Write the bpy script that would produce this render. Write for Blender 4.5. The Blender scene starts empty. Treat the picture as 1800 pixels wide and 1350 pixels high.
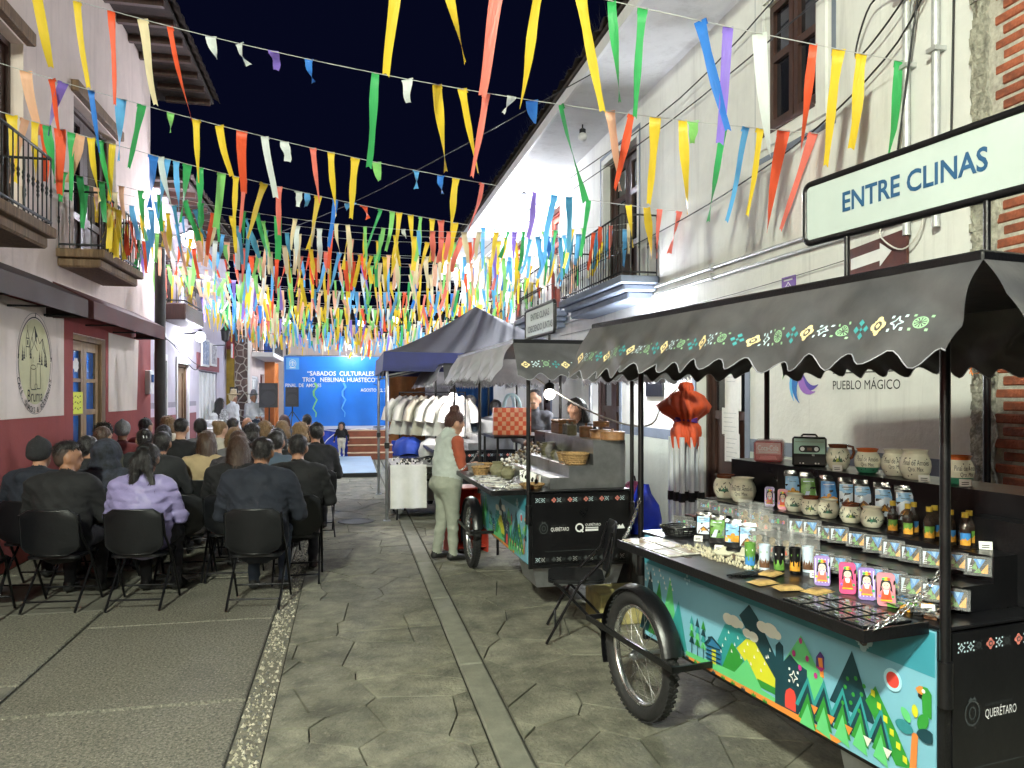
import bpy, math, random
import numpy as np
from mathutils import Vector, Matrix
random.seed(7)
PI = math.pi
S = bpy.context.scene
COL = S.collection

# ---------------------------------------------------------------- camera, night sky, exposure
cam = bpy.data.objects.new('camera', bpy.data.cameras.new('camera'))
COL.objects.link(cam); S.camera = cam
cam.location = (0, 0, 1.75)
cam.rotation_euler = (PI / 2, 0, -math.atan(290 / 1340))
cam.data.sensor_width = 36; cam.data.lens = 36 * 1340 / 1800
cam.data.shift_y = 0.010; cam.data.clip_start = 0.05; cam.data.clip_end = 2000
W = bpy.data.worlds.new('World'); S.world = W; W.use_nodes = True
_n = W.node_tree.nodes; _n.clear()
# clear moonless night: an even, very dark navy sky
_bg = _n.new('ShaderNodeBackground'); _bg.inputs[0].default_value = (.16, .22, 1.0, 1); _bg.inputs[1].default_value = 0.0022
_wo = _n.new('ShaderNodeOutputWorld')
W.node_tree.links.new(_bg.outputs[0], _wo.inputs[0])
S.view_settings.view_transform = 'Standard'; S.view_settings.look = 'None'
S.view_settings.exposure = 2.4; S.view_settings.gamma = 1
S.view_settings.use_curve_mapping = False
S.render.engine = 'CYCLES'
S.cycles.use_denoising = True; S.cycles.max_bounces = 6; S.cycles.diffuse_bounces = 3
S.cycles.glossy_bounces = 3; S.cycles.transmission_bounces = 4; S.cycles.transparent_max_bounces = 8
S.cycles.sample_clamp_indirect = 4; S.cycles.caustics_reflective = False; S.cycles.caustics_refractive = False

# ---------------------------------------------------------------- materials
def hexc(h):
    h = h.lstrip('#'); v = [int(h[i:i + 2], 16) / 255 for i in (0, 2, 4)]
    return tuple(c / 12.92 if c < .04045 else ((c + .055) / 1.055) ** 2.4 for c in v)
MATS = {}
def mk(name, col, rough=.6, metal=0, var=.14, vs=7, bump=0, bs=60, emit=0, coat=0, spec=.5, transl=0, alpha=1, rnd=0, stretch=None, bd=.01):
    if name in MATS: return MATS[name]
    if isinstance(col, str): col = hexc(col)
    m = bpy.data.materials.new(name); m.use_nodes = True; MATS[name] = m
    nt = m.node_tree; N = nt.nodes; L = nt.links; p = N['Principled BSDF']
    p.inputs['Roughness'].default_value = rough; p.inputs['Metallic'].default_value = metal
    p.inputs['Specular IOR Level'].default_value = spec; p.inputs['Coat Weight'].default_value = coat
    if alpha < 1: p.inputs['Alpha'].default_value = alpha
    c4 = (*col, 1)
    tc = N.new('ShaderNodeTexCoord'); src = tc.outputs['Object']
    if stretch:
        mp = N.new('ShaderNodeMapping'); mp.inputs['Scale'].default_value = stretch; L.new(src, mp.inputs[0]); src = mp.outputs[0]
    if var > 0:
        nz = N.new('ShaderNodeTexNoise'); nz.inputs['Scale'].default_value = vs; nz.inputs['Detail'].default_value = 5; nz.inputs['Roughness'].default_value = .65
        L.new(src, nz.inputs['Vector'])
        r = N.new('ShaderNodeValToRGB'); e = r.color_ramp.elements
        e[0].position = .32; e[1].position = .7
        e[0].color = (*[c * (1 - var) for c in col], 1); e[1].color = (*[min(1, c * (1 + var)) for c in col], 1)
        L.new(nz.outputs[0], r.inputs[0]); out = r.outputs[0]
        if rnd:
            oi = N.new('ShaderNodeObjectInfo'); hs = N.new('ShaderNodeHueSaturation'); mr = N.new('ShaderNodeMapRange')
            mr.inputs[3].default_value = 1 - rnd; mr.inputs[4].default_value = 1 + rnd
            L.new(oi.outputs['Random'], mr.inputs[0]); L.new(mr.outputs[0], hs.inputs['Value']); L.new(out, hs.inputs['Color']); out = hs.outputs[0]
        L.new(out, p.inputs['Base Color'])
        rr = N.new('ShaderNodeMapRange'); rr.inputs[3].default_value = max(.02, rough - .1); rr.inputs[4].default_value = min(1, rough + .1)
        L.new(nz.outputs[0], rr.inputs[0]); L.new(rr.outputs[0], p.inputs['Roughness'])
    else:
        p.inputs['Base Color'].default_value = c4
    if bump:
        bn = N.new('ShaderNodeTexNoise'); bn.inputs['Scale'].default_value = bs; bn.inputs['Detail'].default_value = 4
        L.new(src, bn.inputs['Vector'])
        b = N.new('ShaderNodeBump'); b.inputs['Strength'].default_value = bump; b.inputs['Distance'].default_value = bd
        L.new(bn.outputs[0], b.inputs['Height']); L.new(b.outputs[0], p.inputs['Normal'])
    if emit:
        p.inputs['Emission Color'].default_value = c4; p.inputs['Emission Strength'].default_value = emit
    if transl:
        t = N.new('ShaderNodeBsdfTranslucent'); t.inputs[0].default_value = c4
        mx = N.new('ShaderNodeMixShader'); mx.inputs[0].default_value = transl
        L.new(p.outputs[0], mx.inputs[1]); L.new(t.outputs[0], mx.inputs[2]); L.new(mx.outputs[0], N['Material Output'].inputs[0])
    return m

def stain_wall(name, col, stain, amount=.5, rough=.85, patch=None, vs=.9):
    """plaster: fine relief, vertical rain streaks and old repairs"""
    if name in MATS: return MATS[name]
    m = mk(name, col, rough, var=.05, vs=3, bump=.35, bs=22, spec=.25)
    nt = m.node_tree; N = nt.nodes; L = nt.links; p = N['Principled BSDF']
    prev = p.inputs['Base Color'].links[0].from_socket
    tc = N.new('ShaderNodeTexCoord')
    def layer(prev, scale, lo, hi, c, k, det=6):
        mp = N.new('ShaderNodeMapping'); mp.inputs['Scale'].default_value = scale; L.new(tc.outputs['Object'], mp.inputs[0])
        nz = N.new('ShaderNodeTexNoise'); nz.inputs['Scale'].default_value = 1; nz.inputs['Detail'].default_value = det; nz.inputs['Roughness'].default_value = .68
        L.new(mp.outputs[0], nz.inputs['Vector'])
        r = N.new('ShaderNodeMapRange'); r.inputs[1].default_value = lo; r.inputs[2].default_value = hi; r.inputs[4].default_value = k
        L.new(nz.outputs[0], r.inputs[0])
        mx = N.new('ShaderNodeMix'); mx.data_type = 'RGBA'; L.new(r.outputs[0], mx.inputs['Factor'])
        L.new(prev, mx.inputs['A']); mx.inputs['B'].default_value = (*c, 1)
        return mx.outputs['Result']
    st = hexc(stain) if isinstance(stain, str) else stain
    prev = layer(prev, (3, 3.2, .35), .52, .78, st, amount)
    prev = layer(prev, (9, 11, .55), .58, .8, [c * .7 for c in st], amount * .8, 8)
    prev = layer(prev, (vs, vs, vs * 1.3), .55, .75, patch or [c * .8 for c in st], amount * .5)
    L.new(prev, p.inputs['Base Color'])
    return m

def add_stain(m, scale, lo, hi, c, k):
    nt = m.node_tree; N = nt.nodes; L = nt.links; p = N['Principled BSDF']; prev = p.inputs['Base Color'].links[0].from_socket
    tc = N.new('ShaderNodeTexCoord'); nz = N.new('ShaderNodeTexNoise'); nz.inputs['Scale'].default_value = scale; nz.inputs['Detail'].default_value = 7; nz.inputs['Roughness'].default_value = .7
    L.new(tc.outputs['Object'], nz.inputs['Vector']); r = N.new('ShaderNodeMapRange'); r.inputs[1].default_value = lo; r.inputs[2].default_value = hi; r.inputs[4].default_value = k; L.new(nz.outputs[0], r.inputs[0])
    mx = N.new('ShaderNodeMix'); mx.data_type = 'RGBA'; L.new(r.outputs[0], mx.inputs['Factor']); L.new(prev, mx.inputs['A']); mx.inputs['B'].default_value = (*c, 1); L.new(mx.outputs['Result'], p.inputs['Base Color']); return m
# ---------------------------------------------------------------- mesh building
class MB:
    def __init__(s): s.v = []; s.f = []; s.mi = []; s.mats = []; s.sm = []
    def m(s, mat):
        if mat not in s.mats: s.mats.append(mat)
        return s.mats.index(mat)
    def add(s, vs, fs, mat, smooth=False):
        k = len(s.v); s.v += [tuple(p) for p in vs]; i = s.m(mat)
        for f in fs: s.f.append([k + a for a in f]); s.mi.append(i); s.sm.append(smooth)
    def box(s, a, b, mat, M=None, bev=0):
        x0, y0, z0 = a; x1, y1, z1 = b
        if bev:
            e = min(bev, (x1 - x0) * .45, (y1 - y0) * .45, (z1 - z0) * .45)
            V = []; 
            for X, sx in ((x0, 1), (x1, -1)):
                for Y, sy in ((y0, 1), (y1, -1)):
                    for Z, sz in ((z0, 1), (z1, -1)):
                        V += [(X, Y + sy * e, Z + sz * e), (X + sx * e, Y, Z + sz * e), (X + sx * e, Y + sy * e, Z)]
            I = lambda a, b, c, k: (a * 4 + b * 2 + c) * 3 + k
            F = [[I(0,0,0,0),I(0,0,1,0),I(0,1,1,0),I(0,1,0,0)],[I(1,0,0,0),I(1,1,0,0),I(1,1,1,0),I(1,0,1,0)],
                 [I(0,0,0,1),I(1,0,0,1),I(1,0,1,1),I(0,0,1,1)],[I(0,1,0,1),I(0,1,1,1),I(1,1,1,1),I(1,1,0,1)],
                 [I(0,0,0,2),I(0,1,0,2),I(1,1,0,2),I(1,0,0,2)],[I(0,0,1,2),I(1,0,1,2),I(1,1,1,2),I(0,1,1,2)]]
            for c in (0, 1):
                F += [[I(0,0,c,0),I(0,1,c,0),I(0,1,c,2),I(0,0,c,2)],[I(1,0,c,2),I(1,1,c,2),I(1,1,c,0),I(1,0,c,0)],
                      [I(0,0,c,2),I(1,0,c,2),I(1,0,c,1),I(0,0,c,1)],[I(0,1,c,1),I(1,1,c,1),I(1,1,c,2),I(0,1,c,2)],
                      [I(0,c,0,1),I(0,c,1,1),I(0,c,1,0),I(0,c,0,0)],[I(1,c,0,0),I(1,c,1,0),I(1,c,1,1),I(1,c,0,1)]]
                for a_ in (0, 1):
                    for b_ in (0, 1): F.append([I(a_,b_,c,0),I(a_,b_,c,1),I(a_,b_,c,2)])
            if M is not None: V = [M @ Vector(p) for p in V]
            s.add(V, F, mat); return s
        V = [(x, y, z) for x in (x0, x1) for y in (y0, y1) for z in (z0, z1)]
        if M is not None: V = [M @ Vector(p) for p in V]
        s.add(V, [(0,1,3,2),(4,6,7,5),(0,4,5,1),(2,3,7,6),(0,2,6,4),(1,5,7,3)], mat); return s
    def tube(s, pts, r, mat, n=8, caps=True, smooth=True, flat=None):
        pts = [Vector(p) for p in pts]; k = len(pts)
        rs = r if isinstance(r, (list, tuple)) else [r] * k
        V = []; up = None
        for i, p in enumerate(pts):
            d = (pts[min(i + 1, k - 1)] - pts[max(i - 1, 0)]).normalized()
            if up is None: up = Vector((0, 0, 1)) if abs(d.z) < .9 else Vector((1, 0, 0))
            a = d.cross(up)
            if a.length < 1e-5: a = d.orthogonal()
            a.normalize(); b = a.cross(d).normalized(); up = b
            for j in range(n):
                t = 2 * PI * j / n
                V.append(p + (a * math.cos(t) + b * math.sin(t) * (flat or 1)) * rs[i])
        F = [[i * n + j, i * n + (j + 1) % n, (i + 1) * n + (j + 1) % n, (i + 1) * n + j] for i in range(k - 1) for j in range(n)]
        s.add(V, F, mat, smooth)
        if caps: s.add(V[:n], [list(range(n))[::-1]], mat); s.add(V[-n:], [list(range(n))], mat)
        return s
    def lathe(s, prof, mat, n=20, M=None, smooth=True, mats=None):
        for i in range(len(prof) - 1):
            (r0, z0), (r1, z1) = prof[i], prof[i + 1]
            V = []
            for r, z in ((r0, z0), (r1, z1)):
                V += [Vector((r * math.cos(2 * PI * j / n), r * math.sin(2 * PI * j / n), z)) for j in range(n)]
            if M is not None: V = [M @ p for p in V]
            s.add(V, [[j, (j + 1) % n, n + (j + 1) % n, n + j] for j in range(n)], mats[i] if mats else mat, smooth)
        return s
    def prism(s, poly, h0, h1, mat, fr=None):
        """polygon in (a,b) extruded along c from h0 to h1; fr maps (a,b,c)->xyz"""
        fr = fr or (lambda a, b, c: (a, b, c)); n = len(poly)
        V = [fr(a, b, h0) for a, b in poly] + [fr(a, b, h1) for a, b in poly]
        s.add(V, [list(range(n))[::-1], list(range(n, 2 * n))] + [[i, (i + 1) % n, n + (i + 1) % n, n + i] for i in range(n)], mat)
        return s
    def flat(s, poly, h, mat, fr):
        s.add([fr(a, b, h) for a, b in poly], [list(range(len(poly)))], mat); return s
    def grid(s, P, mat, smooth=True, close=False):
        r = len(P); c = len(P[0]); V = [p for row in P for p in row]
        s.add(V, [[i * c + j, i * c + (j + 1) % c, (i + 1) * c + (j + 1) % c, (i + 1) * c + j] for i in range(r - 1) for j in range(c if close else c - 1)], mat, smooth)
        return s
    def mesh(s, name):
        me = bpy.data.meshes.new(name); me.from_pydata(s.v, [], s.f)
        for m in s.mats: me.materials.append(m)
        me.polygons.foreach_set('material_index', s.mi); me.polygons.foreach_set('use_smooth', s.sm)
        me.update(); return me
    def build(s, name, parent=None, loc=(0, 0, 0), rz=0):
        o = bpy.data.objects.new(name, s.mesh(name)); COL.objects.link(o)
        o.location = loc; o.rotation_euler = (0, 0, rz); o.parent = parent
        return o
def link(name, me, parent=None, loc=(0, 0, 0), rot=(0, 0, 0), sc=(1, 1, 1)):
    o = bpy.data.objects.new(name, me); COL.objects.link(o)
    o.parent = parent; o.location = loc; o.rotation_euler = rot; o.scale = sc
    return o
def tag(o, label=None, cat=None, group=None, kind=None):
    if label: o['label'] = label
    if cat: o['category'] = cat
    if group: o['group'] = group
    if kind: o['kind'] = kind
    return o
def thing(name, label, cat, loc=(0, 0, 0), rz=0, group=None):
    o = bpy.data.objects.new(name, None); COL.objects.link(o); o.empty_display_size = .2
    o.location = loc; o.rotation_euler = (0, 0, rz)
    return tag(o, label, cat, group)
def copy_tree(o, parent=None):
    c = o.copy(); COL.objects.link(c); c.parent = parent
    for ch in list(o.children): copy_tree(ch, c)
    return c
def fr_left(x):   return lambda a, b, c: (x + c, a, b)          # wall facing +x: a = y, b = z
def fr_right(x):  return lambda a, b, c: (x - c, -a, b)         # wall facing -x: a = -y
def fr_near(y):   return lambda a, b, c: (a, y - c, b)          # face towards -y: a = x
def fr_top(z):    return lambda a, b, c: (a, b, z + c)
def ell(cx, cy, rx, ry=None, n=20, a0=0, a1=2 * PI):
    ry = rx if ry is None else ry
    return [(cx + rx * math.cos(a0 + (a1 - a0) * i / n), cy + ry * math.sin(a0 + (a1 - a0) * i / n)) for i in range(n)]
def ring(mb, cx, cy, rx, ry, w, h, mat, fr, n=40, a0=0, a1=2 * PI):
    for i in range(n):
        t0 = a0 + (a1 - a0) * i / n; t1 = a0 + (a1 - a0) * (i + 1) / n
        mb.flat([(cx + rx * math.cos(t0), cy + ry * math.sin(t0)), (cx + (rx + w) * math.cos(t0), cy + (ry + w) * math.sin(t0)),
                 (cx + (rx + w) * math.cos(t1), cy + (ry + w) * math.sin(t1)), (cx + rx * math.cos(t1), cy + ry * math.sin(t1))], h, mat, fr)
def line(mb, p, q, w, h, mat, fr):
    dx, dy = q[0] - p[0], q[1] - p[1]; l = math.hypot(dx, dy) or 1; nx, ny = -dy / l * w / 2, dx / l * w / 2
    mb.flat([(p[0] + nx, p[1] + ny), (p[0] - nx, p[1] - ny), (q[0] - nx, q[1] - ny), (q[0] + nx, q[1] + ny)], h, mat, fr)
_txt = {}
def text2d(s, size=1., bold=0.):
    """outline of a word as flat triangles/polygons in (a,b); origin bottom-left"""
    key = (s, bold)
    if key not in _txt:
        cu = bpy.data.curves.new('t', 'FONT'); cu.body = s; cu.size = 1; cu.resolution_u = 3; cu.offset = bold
        o = bpy.data.objects.new('t', cu); COL.objects.link(o)
        me = bpy.data.meshes.new_from_object(o.evaluated_get(bpy.context.evaluated_depsgraph_get()))
        v = [(p.co.x, p.co.y) for p in me.vertices]; f = [list(p.vertices) for p in me.polygons]
        bpy.data.objects.remove(o); bpy.data.curves.remove(cu); bpy.data.meshes.remove(me)
        _txt[key] = (v, f)
    v, f = _txt[key]
    return [(a * size, b * size) for a, b in v], f
def text(mb, s, a, b, size, h, mat, fr, align='l', width=None, bold=0., warp=None):
    v, f = text2d(s, 1, bold)
    if not v: return
    x0 = min(p[0] for p in v); x1 = max(p[0] for p in v); kx = size
    if width: kx = width / max(1e-6, x1 - x0)
    off = {'l': 0, 'c': -(x1 - x0) * kx / 2, 'r': -(x1 - x0) * kx}[align]
    pts = [(a + off + (p[0] - x0) * kx, b + p[1] * size) for p in v]
    if warp: pts = [warp(*p) for p in pts]
    mb.add([fr(p[0], p[1], h) for p in pts], f, mat)

# ---------------------------------------------------------------- convex cells (flagstones, rubble)
def clip(poly, nx, ny, d):
    out = []
    for i in range(len(poly)):
        p, q = poly[i], poly[(i + 1) % len(poly)]
        a = p[0] * nx + p[1] * ny - d; b = q[0] * nx + q[1] * ny - d
        if a <= 0: out.append(p)
        if a * b < 0:
            t = a / (a - b); out.append((p[0] + (q[0] - p[0]) * t, p[1] + (q[1] - p[1]) * t))
    return out
def cells(x0, x1, y0, y1, step, jit=.38, rng=random):
    nx = max(1, round((x1 - x0) / step)); ny = max(1, round((y1 - y0) / step)); P = {}
    for i in range(-1, nx + 1):
        for j in range(-1, ny + 1):
            P[i, j] = (x0 + (i + .5 + rng.uniform(-jit, jit) + (.5 if j % 2 else 0) * .8) * (x1 - x0) / nx, y0 + (j + .5 + rng.uniform(-jit, jit)) * (y1 - y0) / ny)
    out = []
    for (i, j), p in P.items():
        if not (-1 <= i <= nx and 0 <= j < ny): continue
        poly = [(x0, y0), (x1, y0), (x1, y1), (x0, y1)]
        for a in range(i - 2, i + 3):
            for b in range(j - 2, j + 3):
                if (a, b) != (i, j) and (a, b) in P:
                    q = P[a, b]; dx, dy = q[0] - p[0], q[1] - p[1]
                    poly = clip(poly, dx, dy, (q[0] ** 2 + q[1] ** 2 - p[0] ** 2 - p[1] ** 2) / 2)
                    if len(poly) < 3: break
            if len(poly) < 3: break
        if len(poly) >= 3: out.append(poly)
    return out
def inset(poly, g):
    c = (sum(p[0] for p in poly) / len(poly), sum(p[1] for p in poly) / len(poly)); r = list(poly)
    for i in range(len(poly)):
        p, q = poly[i], poly[(i + 1) % len(poly)]
        dx, dy = q[0] - p[0], q[1] - p[1]; l = math.hypot(dx, dy)
        if l < 1e-6: continue
        nx, ny = dy / l, -dx / l
        if (c[0] - p[0]) * nx + (c[1] - p[1]) * ny > 0: nx, ny = -nx, -ny
        r = clip(r, nx, ny, p[0] * nx + p[1] * ny - g)
        if len(r) < 3: return []
    return r
def stone(mb, poly, h0, h1, bev, mat, fr):
    c = (sum(p[0] for p in poly) / len(poly), sum(p[1] for p in poly) / len(poly))
    k = 1 - bev / (sum(math.hypot(p[0] - c[0], p[1] - c[1]) for p in poly) / len(poly))
    top = [(c[0] + (p[0] - c[0]) * k, c[1] + (p[1] - c[1]) * k) for p in poly]
    n = len(poly)
    V = [fr(a, b, h0) for a, b in poly] + [fr(a, b, h1 - bev * .6) for a, b in poly] + [fr(a, b, h1) for a, b in top]
    F = [[k * n + i, k * n + (i + 1) % n, (k + 1) * n + (i + 1) % n, (k + 1) * n + i] for k in (0, 1) for i in range(n)] + [list(range(2 * n, 3 * n))]
    mb.add(V, F, mat)
# ================================================================ SETTING: ground
BLK = mk('black_steel', (.0045, .0045, .0055), .35, 0, .25, 14, .15, 90, spec=.5)
STEEL = mk('stainless_steel', (.42, .43, .45), .32, .9, .25, 5, .1, 20)
ZINC = mk('galvanised_pipe', (.5, .51, .5), .5, .4, .2, 12)
DKWOOD = mk('dark_wood', (.045, .018, .012), .5, 0, .4, 5, .2, 30, stretch=(6, 6, .8))
REDWOOD = mk('red_brown_wood', (.16, .03, .018), .5, 0, .35, 5, .2, 30, stretch=(6, 6, .8))
OLDWOOD = mk('old_wood', (.16, .095, .05), .75, 0, .5, 5, .5, 24, stretch=(7, 7, .6))
GREYBLUE = mk('grey_blue_paint', (.17, .2, .25), .7, 0, .15, 4, .1)
WHITEP = mk('white_paint', (.72, .72, .71), .6, 0, .06, 6, .05)
GLASSD = mk('dark_glass', (.012, .012, .016), .08, 0, 0, spec=.8)
CABLE = mk('black_cable', (.012, .012, .012), .6, 0, 0)
CABLEW = mk('white_cable', (.6, .58, .52), .6, 0, 0)
PAPER = mk('paper', (.75, .74, .7), .8, 0, .05, 20)
INK = mk('black_ink', (.012, .012, .012), .8, 0, 0)
WHITEINK = mk('white_ink', (.7, .7, .7), .7, 0, 0)
IRON = mk('wrought_iron', (.014, .013, .013), .5, 0, .2, 20)

g = MB(); g.add([(-400, -400, -.06), (400, -400, -.06), (400, 400, -.06), (-400, 400, -.06)], [(0, 1, 2, 3)], mk('far_ground', (.05, .05, .045), .95, 0, .3, .3, .3, 5))
tag(g.build('ground'), 'dark ground beyond the paved street', 'ground', kind='structure')
st = MB(); st.box((-3.3, -3, -.05), (4, 30, -.02), mk('mortar_bed', (.035, .034, .027), .95, 0, .4, 9, .4, 60))
street = tag(st.build('street'), 'stamped concrete street with flagstone pattern and gravel strip', 'street', kind='structure')
FLAG = mk('flagstone', (.165, .16, .12), .72, 0, .5, 4.5, .9, 42, rnd=.2, bd=.014)
AGG0 = mk('worn_concrete', (.13, .125, .1), .75, 0, .35, 2.2, .7, 30, rnd=.12)
AGG = mk('exposed_aggregate', (.15, .143, .112), .7, 0, .75, 55, 1, 70, rnd=.08, bd=.015)
BANDM = mk('smooth_band_concrete', (.19, .19, .15), .7, 0, .25, 6, .3, 60, rnd=.1)
add_stain(add_stain(FLAG, .9, .52, .68, (.06, .062, .045), .75), 13, .55, .72, (.33, .31, .24), .5)
add_stain(add_stain(AGG, .8, .5, .7, (.07, .065, .05), .7), 60, .56, .66, (.4, .37, .29), .8)
def pave(x0, x1, y0, y1, step, near, mat, cap):
    mb_far = MB(); k = 0
    rows = sorted(cells(x0, x1, y0, y1, step, .5), key=lambda p: sum(q[1] for q in p) / len(p))
    for poly in rows:
        p = inset(poly, .0042)
        if len(p) < 3: continue
        h = random.uniform(-.003, .003)
        cy = sum(q[1] for q in p) / len(p)
        if cy < near and k < cap:
            mb = MB(); stone(mb, p, -.025, h, .003, mat, fr_top(0)); mb.build('flagstone', street); k += 1
        else: stone(mb_far, p, -.025, h, .003, mat, fr_top(0))
    return mb_far
for (x0, x1, cap) in ((-.40, .70, 80), (.88, 3.98, 215)):
    f = pave(x0, x1, .6, 22, .43, 9.8, FLAG, cap)
    tag(f.build('flagstone_paving', street), kind='stuff')
y = -1.6; i = 0
while y < 24:
    L = 1.55 + .1 * math.sin(i * 2.1)
    for (a, b) in ((-3.29, -1.93), (-1.92, -.565)):
        yy = y + (.5 if a < -2 else 0)
        m_ = MB(); m_.box((a + .006, yy + .008, -.03), (b - .006, yy + L - .008, random.uniform(-.003, .003)), random.choice([AGG, AGG, AGG0]), bev=.01); m_.build('slab', street)
    m_ = MB(); m_.box((.712, y + .3, -.03), (.868, y + .3 + L - .012, .001), BANDM, bev=.008); m_.build('band_slab', street)
    y += L; i += 1
peb = MB(); PEBM = [mk('pebble_%d' % i, c, .6, 0, .3, 30) for i, c in enumerate([(.3, .28, .2), (.16, .15, .12), (.42, .39, .3), (.09, .09, .08)])]
for i in range(3200):
    y = 1.2 + 13 * (random.random() ** 1.5); x = random.uniform(-.553, -.413); r = random.uniform(.006, .015); a = random.random() * 6
    ca, sa = math.cos(a), math.sin(a); k = random.uniform(.5, .9)
    V = [(x + r * ca, y + r * sa, -.012), (x - r * sa * k, y + r * ca * k, -.012), (x - r * ca, y - r * sa, -.012), (x + r * sa * k, y - r * ca * k, -.012), (x, y, -.012 + r * 1.1)]
    peb.add(V, [(0, 1, 4), (1, 2, 4), (2, 3, 4), (3, 0, 4)], random.choice(PEBM))
tag(peb.build('pebbles', street), kind='stuff')
dr = MB(); dr.box((-.56, -1, -.03), (-.405, 24, -.0125), mk('strip_mortar', (.14, .13, .1), .9, 0, .4, 40, .5, 80)); dr.build('gravel_strip_bed', street)
mh = MB(); mh.lathe([(0, .004), (.2, .004), (.2, .007), (.24, .007), (.25, -.01)], mk('cast_iron', (.06, .06, .055), .6, .5, .3, 30, .6, 50), 28)
tag(mh.build('manhole_cover', None, (.12, 10.7, .001)), 'round iron manhole cover in the paving', 'manhole cover')

# ---------------------------------------------------------------- walls with openings
def wall(fr, a0, a1, b0, b1, ops, mat, depth=.28, rmat=None):
    mb = MB(); A = sorted({a0, a1, *[v for o in ops for v in o[:2]]}); B = sorted({b0, b1, *[v for o in ops for v in o[2:4]]})
    A = [a for a in A if a0 <= a <= a1]; B = [b for b in B if b0 <= b <= b1]
    for i in range(len(A) - 1):
        j = 0
        while j < len(B) - 1:
            def op(j): 
                ca, cb = (A[i] + A[i + 1]) / 2, (B[j] + B[j + 1]) / 2
                return any(o[0] < ca < o[1] and o[2] < cb < o[3] for o in ops)
            if not op(j): mb.flat([(A[i], B[j]), (A[i + 1], B[j]), (A[i + 1], B[j + 1]), (A[i], B[j + 1])], 0, mat, fr)
            j += 1
    for (p, q, r, s_) in [o[:4] for o in ops]:
        for (e, f) in (((p, r), (p, s_)), ((p, s_), (q, s_)), ((q, s_), (q, r)), ((q, r), (p, r))):
            mb.add([fr(*e, 0), fr(*f, 0), fr(*f, -depth), fr(*e, -depth)], [(0, 1, 2, 3)], rmat or mat)
    mb.add([fr(a0, b0, -depth - .02), fr(a1, b0, -depth - .02), fr(a1, b1, -depth - .02), fr(a0, b1, -depth - .02)], [(0, 1, 2, 3)], INK)  # black back sheet added behind the wall to stop light leaking through
    for e, f in (((a0, b0), (a0, b1)), ((a0, b1), (a1, b1)), ((a1, b1), (a1, b0))):
        mb.add([fr(*e, 0), fr(*f, 0), fr(*f, -depth - .02), fr(*e, -depth - .02)], [(0, 1, 2, 3)], mat)
    return mb
def leafdoor(parent, fr, a0, a1, b0, b1, mat, dep=-.2, leaves=2, panels=((.06, .45), (.5, .95)), glass=False, name='door', gm=None):
    """panelled door: each leaf with rails, stiles and recessed panels"""
    mb = MB(); w = (a1 - a0) / leaves
    fd = MB()
    for k in range(2):
        fd.prism([(a0 + k * (a1 - a0 - .05), b0), (a0 + .05 + k * (a1 - a0 - .05), b0), (a0 + .05 + k * (a1 - a0 - .05), b1), (a0 + k * (a1 - a0 - .05), b1)], dep - .03, dep + .08, mat, fr)
    fd.prism([(a0 + .05, b1 - .06), (a1 - .05, b1 - .06), (a1 - .05, b1), (a0 + .05, b1)], dep - .03, dep + .078, mat, fr)
    d = None
    for l in range(leaves):
        x0 = a0 + .052 + l * (a1 - a0 - .104) / leaves; x1 = a0 + .052 + (l + 1) * (a1 - a0 - .104) / leaves - .006
        lm = MB(); H = b1 - .07 - b0; sw = .09 * (x1 - x0) / .5
        R = lambda p, q, r, s_, c0, c1, m_: lm.prism([(p, r), (q, r), (q, s_), (p, s_)], c0, c1, m_, fr)
        R(x0, x0 + sw, b0 + .01, b0 + H, dep, dep + .045, mat); R(x1 - sw, x1, b0 + .01, b0 + H, dep, dep + .045, mat)
        cuts = [0.003] + [c for p in panels for c in p] + [1]
        for k in range(0, len(cuts), 2):
            R(x0 + sw, x1 - sw, b0 + H * cuts[k], b0 + H * cuts[k + 1], dep, dep + .043, mat)
        o = lm.build('door_leaf', parent)
        for k, (p, q) in enumerate(panels):
            pm = MB(); isg = glass and k >= glass
            pm.prism([(x0 + sw, b0 + H * p), (x1 - sw, b0 + H * p), (x1 - sw, b0 + H * q), (x0 + sw, b0 + H * q)], dep + .004, dep + .016, (gm or GLASSD) if isg else mat, fr)
            pm.build('pane' if isg else 'panel', o)
    fd.build('door_frame', parent)
def railing(parent, x_in, x_out, y0, y1, z0, z1, mat=IRON):
    mb = MB(); 
    for z in (z0 + .05, z1): mb.tube([(x_in, y0, z), (x_out, y0, z), (x_out, y1, z), (x_in, y1, z)], .014, mat, 6)
    n = int((y1 - y0) / .105)
    pts = [(x_out, y0 + (y1 - y0) * i / n) for i in range(n + 1)]
    k = max(2, int(abs(x_out - x_in) / .11))
    pts += [(x_in + (x_out - x_in) * i / k, yy) for i in range(k) for yy in (y0, y1)]
    for (x, y) in pts:
        mb.tube([(x, y, z0), (x, y, z1)], .007, mat, 5, False)
        zm = (z0 + z1) / 2
        mb.tube([(x, y, zm - .05), (x, y, zm - .02), (x, y, zm), (x, y, zm + .02), (x, y, zm + .05)], [.007, .015, .009, .015, .007], mat, 5, False)
    return mb.build('railing', parent)

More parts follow.
